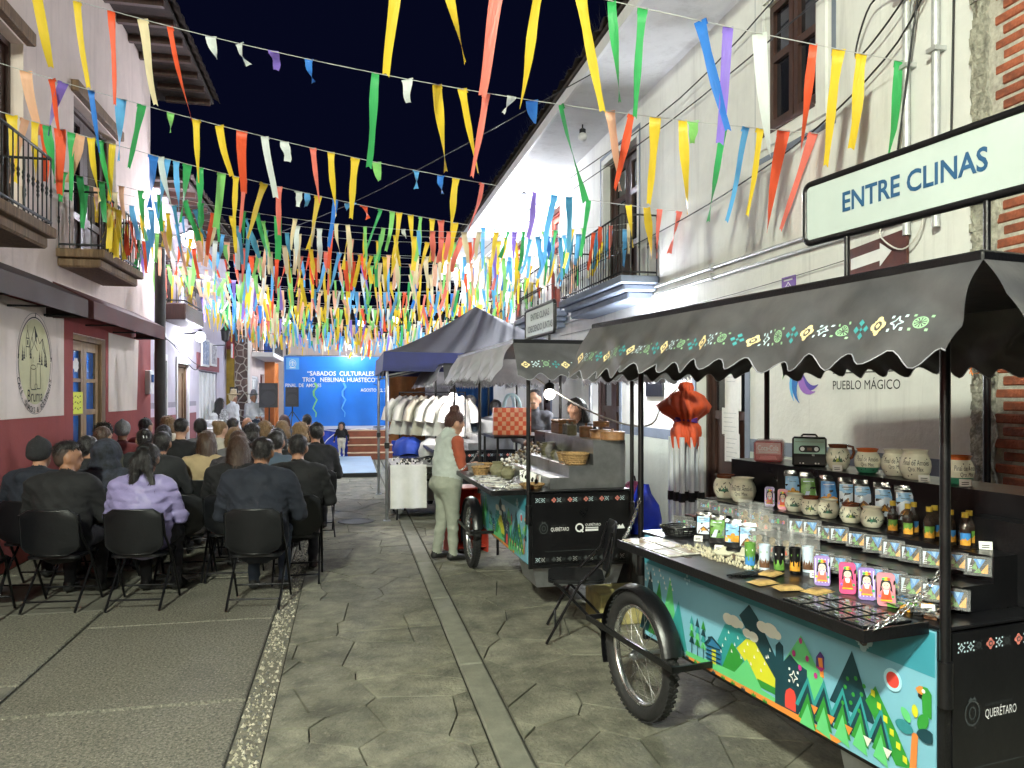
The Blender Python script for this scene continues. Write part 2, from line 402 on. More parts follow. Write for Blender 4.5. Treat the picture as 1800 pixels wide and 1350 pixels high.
# ================================================================ RIGHT HOUSE
XR = 4.0
RW = stain_wall('right_plaster', (.70, .70, .66), (.3, .3, .29), .5, patch=(.42, .42, .4))
rh = thing('white_house', 'long white plastered house with balconies along the right of the street', 'house', (XR, 15, 0))
rh.location = (0, 0, 0)
FR = fr_right(XR)
ops = [(-6.74, -5.93, 4.29, 5.52), (-11.6, -10.15, 3.2, 5.4), (-15.2, -14.1, 3.2, 5.4), (-18.6, -17.5, 3.2, 5.4), (-22.2, -21.1, 3.2, 5.4),
       (-8.26, -7.15, .02, 2.5), (-12.2, -10.85, .02, 2.5), (-16, -14.8, .02, 2.5)]
wall(FR, -27, -4.18, 0, 5.85, ops, RW).build('wall', rh)
# window near: grey painted surround, sill, dark shutters
w = MB()
def surround(mb, a0, a1, b0, b1, wd, h, mat):
    for (p, q, r, s_) in ((a0, a0 + wd, b0, b1), (a1 - wd, a1, b0, b1), (a0 + wd, a1 - wd, b1 - wd, b1), (a0 + wd, a1 - wd, b0, b0 + wd)):
        mb.prism([(p, r), (q, r), (q, s_), (p, s_)], .001, h, mat, FR)
surround(w, -6.95, -5.66, 4.02, 5.78, .055, .006, GREYBLUE); w.build('window_surround', rh)
wo = MB(); surround(wo, -6.9, -5.77, 4.14, 5.68, .13, .03, RW); wo.build('window_border', rh)
wn = MB()
for k in range(2):
    a = -6.74 + k * .405
    for (p, q, r, s_) in ((a + .01, a + .07, 4.3, 5.51), (a + .335, a + .395, 4.3, 5.51), (a + .07, a + .335, 4.3, 4.4), (a + .07, a + .335, 4.95, 5.02), (a + .07, a + .335, 5.44, 5.51)):
        wn.prism([(p, r), (q, r), (q, s_), (p, s_)], -.1, -.03, DKWOOD, FR)
wnd = wn.build('window', rh)
for k in range(2):
    for (r, s_) in ((4.4, 4.95), (5.02, 5.44)):
        pn = MB(); a = -6.74 + k * .405; pn.prism([(a + .07, r), (a + .335, r), (a + .335, s_), (a + .07, s_)], -.085, -.07, GLASSD, FR); pn.build('pane', wnd)
wsil = MB(); wsil.prism([(-6.76, 4.25), (-5.91, 4.25), (-5.91, 4.287), (-6.76, 4.287)], -.2, .05, DKWOOD, FR); wsil.build('sill', wnd)
for i, (p, q, r, s_) in enumerate(ops[1:5]):
    leafdoor(rh, FR, p, q, r, s_, DKWOOD if i == 0 else REDWOOD, -.2, 2, ((.05, .35), (.4, .72), (.76, .95)), 1)
    db = MB(); surround(db, p - .14, q + .14, 3.36, s_ + .14, .05, .006, GREYBLUE); db.build('door_surround', rh)
for i, (p, q, r, s_) in enumerate(ops[5:]):
    leafdoor(rh, FR, p, q, r, s_, DKWOOD, -.2, 2, ((.05, .3), (.34, .6), (.64, .95)), 2)
    db = MB(); 
    for (e, f) in ((p - .1, p - .01), (q + .01, q + .1)): db.prism([(e, .02), (f, .02), (f, s_ + .1), (e, s_ + .1)], .001, .012, GREYBLUE, FR)
    db.build('door_surround', rh)
for (y0, y1) in ((9.35, 12.3), (13.55, 15.8), (16.9, 19.2), (20.5, 22.8)):
    b = MB()
    b.box((3.46, y0, 3.2), (4, y1, 3.3), GREYBLUE, bev=.012); b.box((3.53, y0 + .08, 3.11), (4, y1 - .08, 3.2), GREYBLUE, bev=.02)
    b.box((3.62, y0 + .16, 3.0), (4, y1 - .16, 3.11), GREYBLUE, bev=.02)
    bo = b.build('balcony', rh); railing(bo, 3.98, 3.5, y0 + .05, y1 - .05, 3.3, 4.1)
# dado stripe and plinth
d = MB()
for (p, q) in ((-7.05, -4.2), (-10.75, -8.37), (-14.7, -12.3), (-26, -16.1)):
    d = MB(); d.prism([(p, 1.17), (q, 1.17), (q, 1.3), (p, 1.3)], .001, .005, GREYBLUE, FR); d.build('dado_stripe', rh)
    d = MB(); d.prism([(p, 0), (q, 0), (q, 1.165), (p, 1.165)], .001, .004, stain_wall('pale_green_dado', (.5, .53, .46), (.25, .26, .22), .5), FR); d.build('dado', rh)
# eave: boarded soffit, fascia, tiles
e = MB(); SOFF = stain_wall('soffit', (.68, .68, .68), (.34, .32, .3), .45)
e.box((3.0, 4.0, 5.85), (4.2, 27.3, 5.93), SOFF); e.box((2.96, 4.0, 5.82), (3.0, 27.3, 5.97), WHITEP); e.build('eave', rh)
ROOF = mk('old_roof_tiles', (.035, .024, .018), .9, 0, .5, 8, .5, 40)
rt = MB(); rt.box((2.93, 3.9, 5.97), (6.5, 27.5, 6.02), ROOF)
n = 130
rt.grid([[(2.88 + k * 1.2, 3.9 + 23.6 * j / (n * 2), 6.05 + .04 * math.sin(j * PI / 2) + k * .5) for j in range(n * 2 + 1)] for k in range(4)], ROOF)
rt.build('roof', rh)
wd = MB(); GR = mk('dry_roof_weeds', (.03, .028, .018), .9, 0, .4, 20)
for i in range(900):
    y = random.uniform(4, 26); x = random.uniform(2.86, 3.0); h = random.uniform(.05, .2) * (1 + math.sin(y * 1.7)) * .7 + .03
    dx, dy = random.uniform(-.1, .04), random.uniform(-.06, .06)
    wd.add([(x, y, 6.03), (x, y + .008, 6.03), (x + dx, y + dy, 6.03 + h)], [(0, 1, 2)], GR)
tag(wd.build('roof_weeds', rh), kind='stuff')
# the broken plaster edge and the brick pier
cm = MB(); CONC = mk('broken_render', (.3, .29, .23), .95, 0, .5, 12, 1, 26, bd=.03)
rng = random.Random(3)
prev = None
aa = -4.17
for k in range(120):
    z0 = k * .055; z1 = z0 + .055; a2 = max(-4.2, min(-4.1, aa + rng.uniform(-.022, .022)))
    h_ = .02 + rng.uniform(0, .014)
    cm.prism([(-4.21 - rng.uniform(0, .03), z0), (aa + .09, z0), (a2 + .09, z1), (-4.21 - rng.uniform(0, .03), z1)], -.3, h_, CONC, FR); aa = a2
cm.build('broken_plaster_edge', rh)
bp = thing('brick_pier', 'red brick pier beside the broken plaster edge at far right', 'pier', (0, 0, 0))
core = MB(); core.box((3.994, 2.2, 0), (4.5, 4.12, 6.6), mk('lime_mortar', (.4, .38, .32), .95, 0, .3, 20, .8, 50)); core.build('mortar_core', bp)
BR = mk('red_brick', (.27, .075, .035), .85, 0, .4, 14, .8, 45, rnd=.3)
bm_ = [MB() for _ in range(3)]
for q, b in enumerate(bm_): b.box((0, 0, 0), (.1, [.235, .21, .11][q], .058), BR, bev=.008)
bmesh_ = [b.mesh('brick') for b in bm_]
z = .01; row = 0
while z < 6.4:
    y = 4.05 - (.06 if row % 2 else 0)
    while y > 3.35:
        q = 0 if rng.random() < .7 else 1; L = (.235, .21, .11)[q]
        if not (4.2 < z < 5.3 and y > 3.95 and rng.random() < .6):
            link('brick', bmesh_[q], bp, (3.984 + rng.uniform(-.005, .005), y - L, z))
        y -= L + .018
    z += .078; row += 1
# conduits, pipes and cables on the right wall
def wire(name, pts, r, mat, label, cat='cable', n=5, parent=None, sm=6):
    mb = MB(); P = []
    pts = [Vector(p) for p in pts]
    for i in range(len(pts) - 1):
        for k in range(sm):
            t = k / sm; p0 = pts[max(i - 1, 0)]; p1 = pts[i]; p2 = pts[i + 1]; p3 = pts[min(i + 2, len(pts) - 1)]
            P.append(.5 * ((2 * p1) + (p2 - p0) * t + (2 * p0 - 5 * p1 + 4 * p2 - p3) * t * t + (3 * p1 - p0 - 3 * p2 + p3) * t ** 3))
    P.append(pts[-1]); mb.tube(P, r, mat, n)
    o = mb.build(name, parent)
    return tag(o, label, cat) if label else o
for (z, lab) in ((3.05, 'lower of two long grey conduits along the white wall'), (3.16, 'upper of two long grey conduits along the white wall')):
    c = wire('conduit', [(3.97, 26, z + .1), (3.97, 15, z + .03), (3.97, 8, z), (3.97, 5.4, z - .02)] + ([(3.97, 4.9, z + .02), (3.97, 4.62, z + .3)] if z > 3.1 else [(3.97, 4.5, z - .03)]), .017, ZINC, lab, 'pipe', 7)
    for k in range(8):
        cl = MB(); cl.box((3.945, 5.6 + k * 2.2, z - .03), (3.999, 5.64 + k * 2.2, z + .04), ZINC); cl.build('clamp', c)
for (y, zt, lab) in ((4.78, 4.62, 'grey mast pipe with open hooded top on white wall'), (4.5, 4.75, 'grey mast pipe with cable insulator on top near bricks')):
    p = MB(); p.tube([(3.95, y, 2.9), (3.95, y, zt)], .028, ZINC, 10)
    if y > 4.6: p.tube([(3.95, y, zt), (3.95, y + .02, zt + .07), (3.92, y + .09, zt + .08)], .042, ZINC, 10)
    else: p.lathe([(.028, 0), (.06, .03), (.035, .06), (.05, .1), (0, .12)], ZINC, 10, Matrix.Translation((3.95, y, zt)))
    o = tag(p.build('mast_pipe'), lab, 'pipe')
    for z in (3.4, 4.1): c = MB(); c.box((3.91, y - .045, z), (3.999, y + .045, z + .03), ZINC); c.build('clamp', o)
wl = [([(3.2, 24, 5.4), (3.5, 14, 5.35), (3.9, 8.5, 5.3), (3.85, 5, 5.6)], 'bundle of cables sagging along under the eave'),
      ([(3.3, 24, 5.2), (3.6, 15, 5.25), (3.93, 9, 5.15), (3.9, 4.5, 5.1)], 'second cable strung under the eave'),
      ([(3.97, 18, 4.0), (3.95, 10, 3.85), (3.95, 6.6, 3.95), (3.93, 5, 4.25), (3.9, 4.4, 4.7)], 'thin cable rising along the white wall to the insulator'),
      ([(3.93, 4.8, 4.7), (3.9, 5.1, 4.72), (3.92, 5.3, 4.4), (3.9, 4.9, 4.5), (3.9, 4.3, 4.85)], 'looped black cable leaving the hooded mast pipe'),
      ([(3.9, 4.2, 6.2), (3.9, 4.55, 4.8), (3.93, 4.85, 3.5)], 'black cable hanging down past the mast pipes'),
      ([(3.95, 4.3, 6.2), (3.95, 4.33, 4.8), (3.96, 4.38, 3.2)], 'black cable hanging straight beside the brick pier'),
      ([(3.97, 14, 2.86), (3.97, 8, 2.8), (3.97, 5.2, 2.85)], 'thin wire running below the conduits')]
for i, (pts, lab) in enumerate(wl): wire('cable', pts, .008 if i != 6 else .004, CABLE, 'black ' + lab if not lab.startswith('black') else lab)
for i in range(9):
    y0, z0 = rng.uniform(3.7, 4.3), rng.uniform(4.4, 5.1)
    P = [(3.93 - rng.random() * .08, y0 + rng.uniform(-.25, .25), z0 + rng.uniform(-.3, .3)) for _ in range(5)]
    tag(wire('wire_tangle', P, .006, rng.choice([CABLE, CABLEW]), None), 'tangled loose wires at the top of the brick pier', 'wire', 'tangled wires on the brick pier')
wire('wire_loop', [(3.97, 4.95, 3.1), (3.9, 5.0, 2.95), (3.93, 4.8, 2.8), (3.93, 4.6, 2.95), (3.95, 4.55, 3.4)], .006, CABLEW, 'white wire looping under the brown arrow sign', 'wire')
org = MB(); OR = mk('orange_twine', (.75, .2, .02), .7, 0, .1)
for i in range(5):
    t = rng.random() * 6; org.tube([(3.84 + .02 * math.cos(k + t), 4.0 + .1 * math.sin(k * 1.1 + t), 1.98 + .11 * math.cos(k * .9 + i)) for k in range(7)], .004, OR, 5)
tag(org.build('twine'), 'orange twine knotted round the drain pipe at the bricks', 'twine')
dp = MB(); dp.tube([(3.9, 4.02, .05), (3.9, 4.02, 2.3)], .022, BLK, 8); tag(dp.build('drain_pipe'), 'thin black pipe standing before the brick pier', 'pipe')
# brown arrow sign
BROWN = mk('brown_sign_board', (.075, .02, .014), .55, 0, .3, 9, .1)
sg = thing('arrow_sign', 'brown board with white right arrow on the white wall', 'sign', (XR, 5.12, 2.78))
sg.location = (0, 0, 0); fa = lambda a, b, c: FR(a, b + (a + 5.12) * .06, c)
m_ = MB(); m_.prism([(-5.47, 2.68), (-4.78, 2.68), (-4.78, 2.93), (-5.47, 2.93)], .03, .05, BROWN, fa); m_.build('board', sg)
m_ = MB(); m_.flat([(-5.4, 2.76), (-5.06, 2.76), (-5.06, 2.715), (-4.93, 2.805), (-5.06, 2.895), (-5.06, 2.85), (-5.4, 2.85)], .052, WHITEP, fa); m_.build('arrow', sg)
ps = thing('purple_plaque', 'small purple and white square plaque on the white wall', 'plaque'); PUR = mk('purple_enamel', (.13, .05, .3), .35, 0, .1, 8)
m_ = MB(); m_.prism([(-6.46, 2.64), (-6.24, 2.64), (-6.24, 2.84), (-6.46, 2.84)], .003, .012, PUR, FR); m_.build('board', ps)
m_ = MB(); ring(m_, -6.35, 2.73, .05, .05, .012, .0135, WHITEP, FR, 4); ring(m_, -6.35, 2.73, .015, .015, .01, .0135, WHITEP, FR, 4); m_.flat([(-6.42, 2.8), (-6.28, 2.8), (-6.28, 2.815), (-6.42, 2.815)], .0135, WHITEP, FR); m_.build('emblem', ps)
# painted town logo on the wall
lg = thing('wall_logo', 'painted pinwheel logo and town lettering on the white wall', 'mural')
m_ = MB(); cx, cy = -6.17, 1.97
cols = [('#4fa83d', 2.6), ('#5bb4e6', 3.55), ('#2b6fb8', 3.85), ('#5a50a8', 5.0), ('#9a6cc0', 4.75), ('#e8862f', 1.5), ('#d86fb0', .45), ('#f0b8d0', .15)]
def petal(cx, cy, a, L, wd, n=10, curl=.9):
    up = []; dn = []
    for i in range(n + 1):
        t = i / n; ang = a + curl * (t - .1) * t; r = L * t
        wv = wd * math.sin(PI * min(1, t * .95 + .03)) ** .8
        up.append((cx + r * math.cos(ang + wv / max(r, .03) * .5), cy + r * math.sin(ang + wv / max(r, .03) * .5)))
        dn.append((cx + r * math.cos(ang - wv / max(r, .03) * .5), cy + r * math.sin(ang - wv / max(r, .03) * .5)))
    return up + dn[::-1]
for i, (c, a) in enumerate(cols):
    m_.flat(petal(cx, cy, a, .3, .1), .003 + i * .0006, mk('logo_' + c[1:], c, .8, 0, .08), FR)
m_.build('pinwheel', lg)
m_ = MB()
text(m_, 'PUEBLO M\u00c1GICO', -5.7, 1.79, .105, .003, INK, FR, width=.8)
line(m_, (-5.7, 1.925), (-4.9, 1.925), .009, .003, INK, FR)
text(m_, 'Pinal de', -5.62, 2.13, .14, .003, INK, FR, width=.62)
text(m_, 'AMOLES', -5.55, 1.955, .14, .003, INK, FR, width=.55)
m_.build('lettering', lg)
nb = thing('notice_frame', 'dark framed notice on the white wall beside the doorway', 'notice')
m_ = MB(); m_.prism([(-9.75, 1.72), (-9.2, 1.72), (-9.2, 2.5), (-9.75, 2.5)], .003, .03, BLK, FR); m_.build('board', nb)
m_ = MB()
for k in range(4): line(m_, (-9.66, 2.2 - k * .1), (-9.3 - (k % 2) * .1, 2.2 - k * .1), .015, .032, ZINC, FR)
m_.build('lettering', nb)
np_ = thing('door_notices', 'white paper notices taped to the wooden door', 'notice')
for k, (a0, a1, b0, b1) in enumerate(((-7.86, -7.5, 1.55, 2.2), (-7.92, -7.55, 1.3, 1.6), (-7.85, -7.52, 1.0, 1.32))):
    m_ = MB(); m_.prism([(a0, b0), (a1, b0 + .02), (a1, b1), (a0, b1)], -.15 + k * .004, -.147 + k * .004, PAPER, FR)
    o = m_.build('sheet', np_); t = MB()
    for q in range(6): line(t, (a0 + .04, b1 - .06 - q * .05), (a1 - .05 - (q % 3) * .04, b1 - .06 - q * .05), .007, -.1462 + k * .004, ZINC, FR)
    t.build('print', o)
# ================================================================ LEFT HOUSES
XL = -3.3; FL = fr_left(XL)
CREAM = stain_wall('cream_plaster', (.66, .55, .5), (.36, .28, .26), .45)
OXRED = stain_wall('oxide_red_paint', (.3, .075, .07), (.14, .05, .05), .35)
LILAC = stain_wall('lilac_plaster', (.52, .48, .56), (.27, .25, .3), .45)
PLUM = stain_wall('plum_dado', (.25, .09, .1), (.2, .12, .14), .3)
TILED = mk('dark_tile_underside', (.03, .02, .016), .9, 0, .4, 9, .4, 30)
h1 = thing('cream_house', 'tall cream and oxide red house with iron balconies on the left', 'house')
op1 = [(7.0, 8.85, 3.38, 5.4), (10.35, 12.1, 3.45, 5.45), (10.32, 11.6, .05, 2.5)]
wall(FL, -5, 14.1, 0, 7.3, op1, CREAM).build('wall', h1)
m_ = MB()
for (p, q, r, s_) in ((-5, 10.31, 0, 2.9), (11.61, 14.1, 0, 2.9), (10.31, 11.61, 2.51, 2.9)):
    m_.prism([(p, r), (q, r), (q, s_), (p, s_)], .001, .006, OXRED, FL)
m_.build('red_dado', h1)
m_ = MB(); PANEL = stain_wall('cream_panel', (.76, .67, .6), (.4, .35, .3), .25)
m_.prism([(8.05, 1.5), (9.98, 1.5), (9.98, 2.72), (8.05, 2.72)], .007, .012, PANEL, FL); m_.build('sign_panel', h1)
m_ = MB(); m_.prism([(11.72, 1.5), (13.2, 1.5), (13.3, 2.62), (11.72, 2.62)], .007, .012, PANEL, FL); m_.build('plain_panel', h1)
GB = mk('painted_reflection_glass', (.02, .1, .32), .1, 0, .3, 2, spec=.8)  # blue light reflected in the panes is painted into the glass colour
TANW = mk('varnished_tan_wood', (.3, .2, .1), .5, 0, .3, 5, .2, 30, stretch=(6, 6, .8))
leafdoor(h1, FL, 10.32, 11.6, .05, 2.5, TANW, -.12, 2, ((.04, .36), (.4, .6), (.63, .78), (.8, .95)), 1, gm=GB)
leafdoor(h1, FL, 7.0, 8.85, 3.38, 5.4, DKWOOD, -.2, 2, ((.05, .3), (.35, .95)), 1)
leafdoor(h1, FL, 10.35, 12.1, 3.45, 5.45, DKWOOD, -.2, 2, ((.05, .3), (.35, .95)), 1)
for (p, q, zt) in ((6.9, 8.95, 5.42), (10.25, 12.2, 5.47)):
    l = MB(); l.box((XL - .1, p, zt), (XL + .09, q, zt + .14), OLDWOOD, bev=.01); l.build('lintel', h1)
for (y0, y1, z) in ((5.9, 8.25, 3.22), (9.75, 11.5, 3.3)):
    b = MB()
    b.box((XL, y0, z + .05), (-2.78, y1, z + .15), OLDWOOD, bev=.01); b.box((XL, y0 + .05, z - .06), (-2.84, y1 - .05, z + .05), OLDWOOD, bev=.02)
    bo = b.build('balcony', h1); railing(bo, XL + .02, -2.82, y0 + .04, y1 - .04, z + .15, z + .82)
# shed awnings over the shop
AX = -2.85
for (y0, y1, z, mt, lab) in ((6.5, 9.4, 2.61, mk('brown_awning', (.06, .035, .032), .7, 0, .2, 4, .1), 'brown'), (9.6, 13.1, 2.62, mk('maroon_awning', (.1, .028, .028), .7, 0, .2, 4, .1), 'maroon')):
    a = MB(); 
    a.add([(XL + .02, y0, z + .42), (AX, y0, z + .2), (AX, y1, z + .2), (XL + .02, y1, z + .42)], [(0, 1, 2, 3)], mt)
    a.add([(AX, y0, z + .2), (AX, y0, z), (AX, y1, z), (AX, y1, z + .2)], [(0, 1, 2, 3)], mt)
    for y in (y0, y1): a.add([(XL + .02, y, z + .42), (XL + .02, y, z), (AX, y, z), (AX, y, z + .2)], [(0, 1, 2, 3)], mt)
    ao = thing('shop_awning', '%s fabric shop awning over the %s' % (lab, 'painted cafe sign' if lab == 'brown' else 'tan double door'), 'awning')
    a.build('cover', ao)
    f = MB(); f.tube([(XL, y0 + .03, z + .02), (AX - .02, y0 + .03, z + .02), (AX - .02, y1 - .03, z + .02), (XL, y1 - .03, z + .02)], .014, BLK, 6)
    for k in range(1, 3): f.tube([(XL, y0 + (y1 - y0) * k / 3, z + .02), (AX - .02, y0 + (y1 - y0) * k / 3, z + .02)], .012, BLK, 6)
    f.build('frame', ao)
# cafe logo painted on the panel
lg = thing('cafe_logo', 'painted oval cafe logo with mountains and coffee cup on cream panel', 'mural')
cy_, cz = 9.12, 2.1
m_ = MB(); m_.flat(ell(cy_, cz, .42, .46, 40), .0135, mk('pale_yellow_oval', (.62, .6, .36), .8, 0, .06), FL); m_.build('oval', lg)
m_ = MB(); h = .015
ring(m_, cy_, cz, .43, .47, .012, h, INK, FL, 40, .1, PI - .1); ring(m_, cy_, cz - .02, .48, .54, .005, h, INK, FL, 44, 0, 2 * PI)
ring(m_, cy_, cz, .43, .47, .008, h, INK, FL, 8, PI, PI + .5); ring(m_, cy_, cz, .43, .47, .008, h, INK, FL, 8, -.5, 0)
def L_(*pts, w=.01):
    for p, q in zip(pts, pts[1:]): line(m_, (cy_ + p[0], cz + p[1]), (cy_ + q[0], cz + q[1]), w, h, INK, FL)
L_((-.16, .14), (-.02, .38), (.06, .28), (.12, .2), (.2, .26), (.3, .06)); L_((-.02, .38), (.02, .25), (-.03, .2), (.06, .12)); L_((-.08, .26), (-.05, .18), (-.1, .12)); L_((.2, .26), (.2, .16), (.26, .1))
m_.flat([(cy_ - .02, cz + .38), (cy_ + .06, cz + .28), (cy_ + .03, cz + .26), (cy_ + .05, cz + .18), (cy_, cz + .25)], h, INK, FL)
L_((-.24, .04), (-.24, .24), (-.2, .33), (-.16, .24), (-.16, .06)); L_((-.24, .24), (-.16, .24)); L_((-.24, .15), (-.16, .15)); L_((-.2, .22), (-.2, .17), w=.025); L_((-.2, .33), (-.2, .38), w=.006)
for (x, z0, hh) in ((-.33, .0, .16), (-.29, .02, .12), (-.12, .03, .14), (.12, 0, .12), (.18, -.03, .15), (.27, -.04, .18), (.31, -.05, .12)):
    for k in range(4):
        t = k / 4; m_.flat([(cy_ + x - .028 * (1 - t), cz + z0 + hh * t), (cy_ + x + .028 * (1 - t), cz + z0 + hh * t), (cy_ + x, cz + z0 + hh * (t + .36))], h, INK, FL)
L_((-.12, -.06), (-.12, -.28), (-.1, -.3), (.0, -.3), (.02, -.28), (.02, -.06)); ring(m_, cy_ - .05, cz - .06, .065, .02, .007, h, INK, FL, 16)
L_((.04, -.29), (.14, -.29), (.14, -.02), (.05, -.02), (.05, -.06)); ring(m_, cy_ + .02, cz - .27, .035, .03, .006, h, INK, FL, 12); L_((-.05, -.01), (-.06, .02), (-.04, .05), w=.006)
text(m_, 'Bruma', cy_, cz - .43, .19, h, INK, FL, 'c', width=.4)
arc = 'CAF\u00c9, SNACKS & SOUVENIRS'
for i, ch in enumerate(arc):
    if ch == ' ': continue
    th = math.radians(202 + (338 - 202) * i / (len(arc) - 1)); r_ = .455
    ox, oz = cy_ + r_ * math.cos(th), cz - .01 + (r_ + .05) * math.sin(th); c_, s_ = math.cos(th + PI / 2), math.sin(th + PI / 2)
    text(m_, ch, 0, -.035, .085, h, INK, FL, 'c', bold=.01, warp=lambda a, b: (ox + a * c_ - b * s_, oz + a * s_ + b * c_))
for th in (90, 178, 2):
    t = math.radians(th); line(m_, (cy_ + .44 * math.cos(t), cz + .48 * math.sin(t)), (cy_ + .44 * math.cos(t) + .02, cz + .48 * math.sin(t) + .05), .02, h, INK, FL)
m_.build('drawing', lg)
yn = thing('yellow_notice', 'bright yellow handwritten paper notice on the tan door', 'notice')
m_ = MB(); m_.prism([(10.42, 1.5), (10.86, 1.5), (10.86, 1.78), (10.42, 1.78)], -.06, -.057, mk('yellow_paper', (.75, .8, .08), .7, 0, .05), FL); o = m_.build('sheet', yn)
m_ = MB()
for k in range(3):
    for q in range(4): line(m_, (10.47 + q * .09, 1.72 - k * .075), (10.52 + q * .09, 1.70 - k * .075 + (q % 2) * .03), .012, -.0555, INK, FL)
m_.build('handwriting', o)
m_ = MB(); m_.flat([(10.55 + .12 * (1 if i % 2 else .8) * math.cos(i * PI / 8) + .05, 2.12 + .1 * (1 if i % 2 else .8) * math.sin(i * PI / 8)) for i in range(16)], -.055, PAPER, FL)
tag(m_.build('round_sticker'), 'white spiky round sticker on the door glass', 'sticker')
# eave with rafters and tiles
e = MB(); e.box((XL - .3, -5, 7.3), (-2.5, 15.5, 7.36), TILED)
for k in range(22): yy = 2.2 + k * .62; e.box((XL, yy, 7.2), (-2.52, yy + .08, 7.3), DKWOOD)
e.build('eave', h1)
t = MB(); t.grid([[(-2.42 - k * .9, -5 + 20.6 * j / 240, 7.42 + .045 * math.sin(j * PI / 2) + k * .45) for j in range(241)] for k in range(4)], ROOF)
t.grid([[(-2.42 + .03 * k, -5 + 20.6 * j / 240, 7.42 + .045 * math.sin(j * PI / 2) - .05 * k) for j in range(241)] for k in range(2)], ROOF); t.build('roof', h1)
gw = MB(); gw.add([(XL - .002, 14.1, 0), (XL - 4, 14.1, 0), (XL - 4, 14.1, 9), (XL - .002, 14.1, 7.3)], [(0, 1, 2, 3)], CREAM); gw.build('gable_wall', h1)
# dark post at the house corner
p = MB(); p.tube([(-3.02, 13.55, 0), (-3.02, 13.55, 4.4)], .085, mk('dark_post', (.03, .028, .028), .5, 0, .3, 8), 14); p.lathe([(.085, 0), (.1, .0), (.1, .04), (.085, .04)], BLK, 14, Matrix.Translation((-3.02, 13.55, 2.65)))
tag(p.build('post'), 'dark round post at the corner of the cream house', 'post')

# ---- lilac house
h2 = thing('lilac_house', 'lilac house with plum dado and small dark balcony', 'house')
op2 = [(14.45, 15.2, .05, 2.37), (16.15, 17.2, .05, 2.37), (14.8, 16.4, 3.4, 4.9)]
wall(FL, 14.1, 18.15, 0, 5.45, op2, LILAC).build('wall', h2)
m_ = MB()
for (p, q) in ((14.1, 14.38), (15.28, 16.07), (17.28, 18.15)):
    m_ = MB(); m_.prism([(p, 0), (q, 0), (q, 1.35), (p, 1.35)], .001, .006, PLUM, FL); m_.build('dado', h2); m_ = MB(); m_.prism([(p, 1.5), (q, 1.5), (q, 1.6), (p, 1.6)], .001, .005, mk('grey_stripe', (.3, .27, .32), .8, 0, .1), FL)
    m_.prism([(p, 1.36), (q, 1.36), (q, 1.49), (p, 1.49)], .001, .0045, mk('lilac_stripe', (.6, .5, .6), .8, 0, .1), FL); m_.build('dado_stripe', h2)
for i, (p, q, r, s_) in enumerate(op2[:2]):
    d = MB(); 
    if i: leafdoor(h2, FL, p, q, r, s_, OLDWOOD, -.1, 2, ((.04, .48), (.52, .95)))
    else: leafdoor(h2, FL, p, q, r, s_, DKWOOD, -.24, 1, ((.04, .48), (.52, .95)))
    for (e_, f_) in ((p - .08, p), (q, q + .08)): d.prism([(e_, .05), (f_, .05), (f_, s_ + .12), (e_, s_ + .12)], .001, .03, WHITEP, FL)
    d.prism([(p, s_), (q, s_), (q, s_ + .12), (p, s_ + .12)], .001, .029, WHITEP, FL); d.build('door_surround', h2)
leafdoor(h2, FL, 14.8, 16.4, 3.4, 4.9, DKWOOD, -.2, 2, ((.05, .3), (.35, .95)), 1)
b = MB(); b.box((XL, 14.7, 3.1), (-2.85, 16.5, 3.4), DKWOOD, bev=.02); bo = b.build('balcony', h2); railing(bo, XL + .02, -2.88, 14.74, 16.46, 3.4, 4.15)
e = MB(); e.box((XL - .3, 14.12, 5.45), (-2.7, 22.2, 5.5), TILED)
for k in range(13): e.box((XL, 14.3 + k * .6, 5.36), (-2.72, 14.37 + k * .6, 5.45), DKWOOD)
e.grid([[(-2.62 - k * 1.1, 14.12 + 8.1 * j / 100, 5.55 + .04 * math.sin(j * PI / 2) + k * .45) for j in range(101)] for k in range(4)], ROOF); e.build('roof', h2)
mb_ = MB(); mb_.box((XL + .001, 13.72, 1.75), (XL + .09, 13.98, 2.15), WHITEP, bev=.01); mb_.box((XL + .09, 13.78, 1.95), (XL + .1, 13.92, 2.08), GLASSD)
tag(mb_.build('meter_box'), 'white electricity meter box on the wall by the dark post', 'meter box')
for i in range(2): wire('cable', [(XL + .03, 12.2 + i, 2.95 - i * .1), (XL + .05, 15.3, 2.75), (XL + .04, 17.6, 2.45 - i * .15), (XL + .04, 18.4, 2.4)], .009, CABLE, ['upper', 'lower'][i] + ' black cable swagged across the lilac wall')

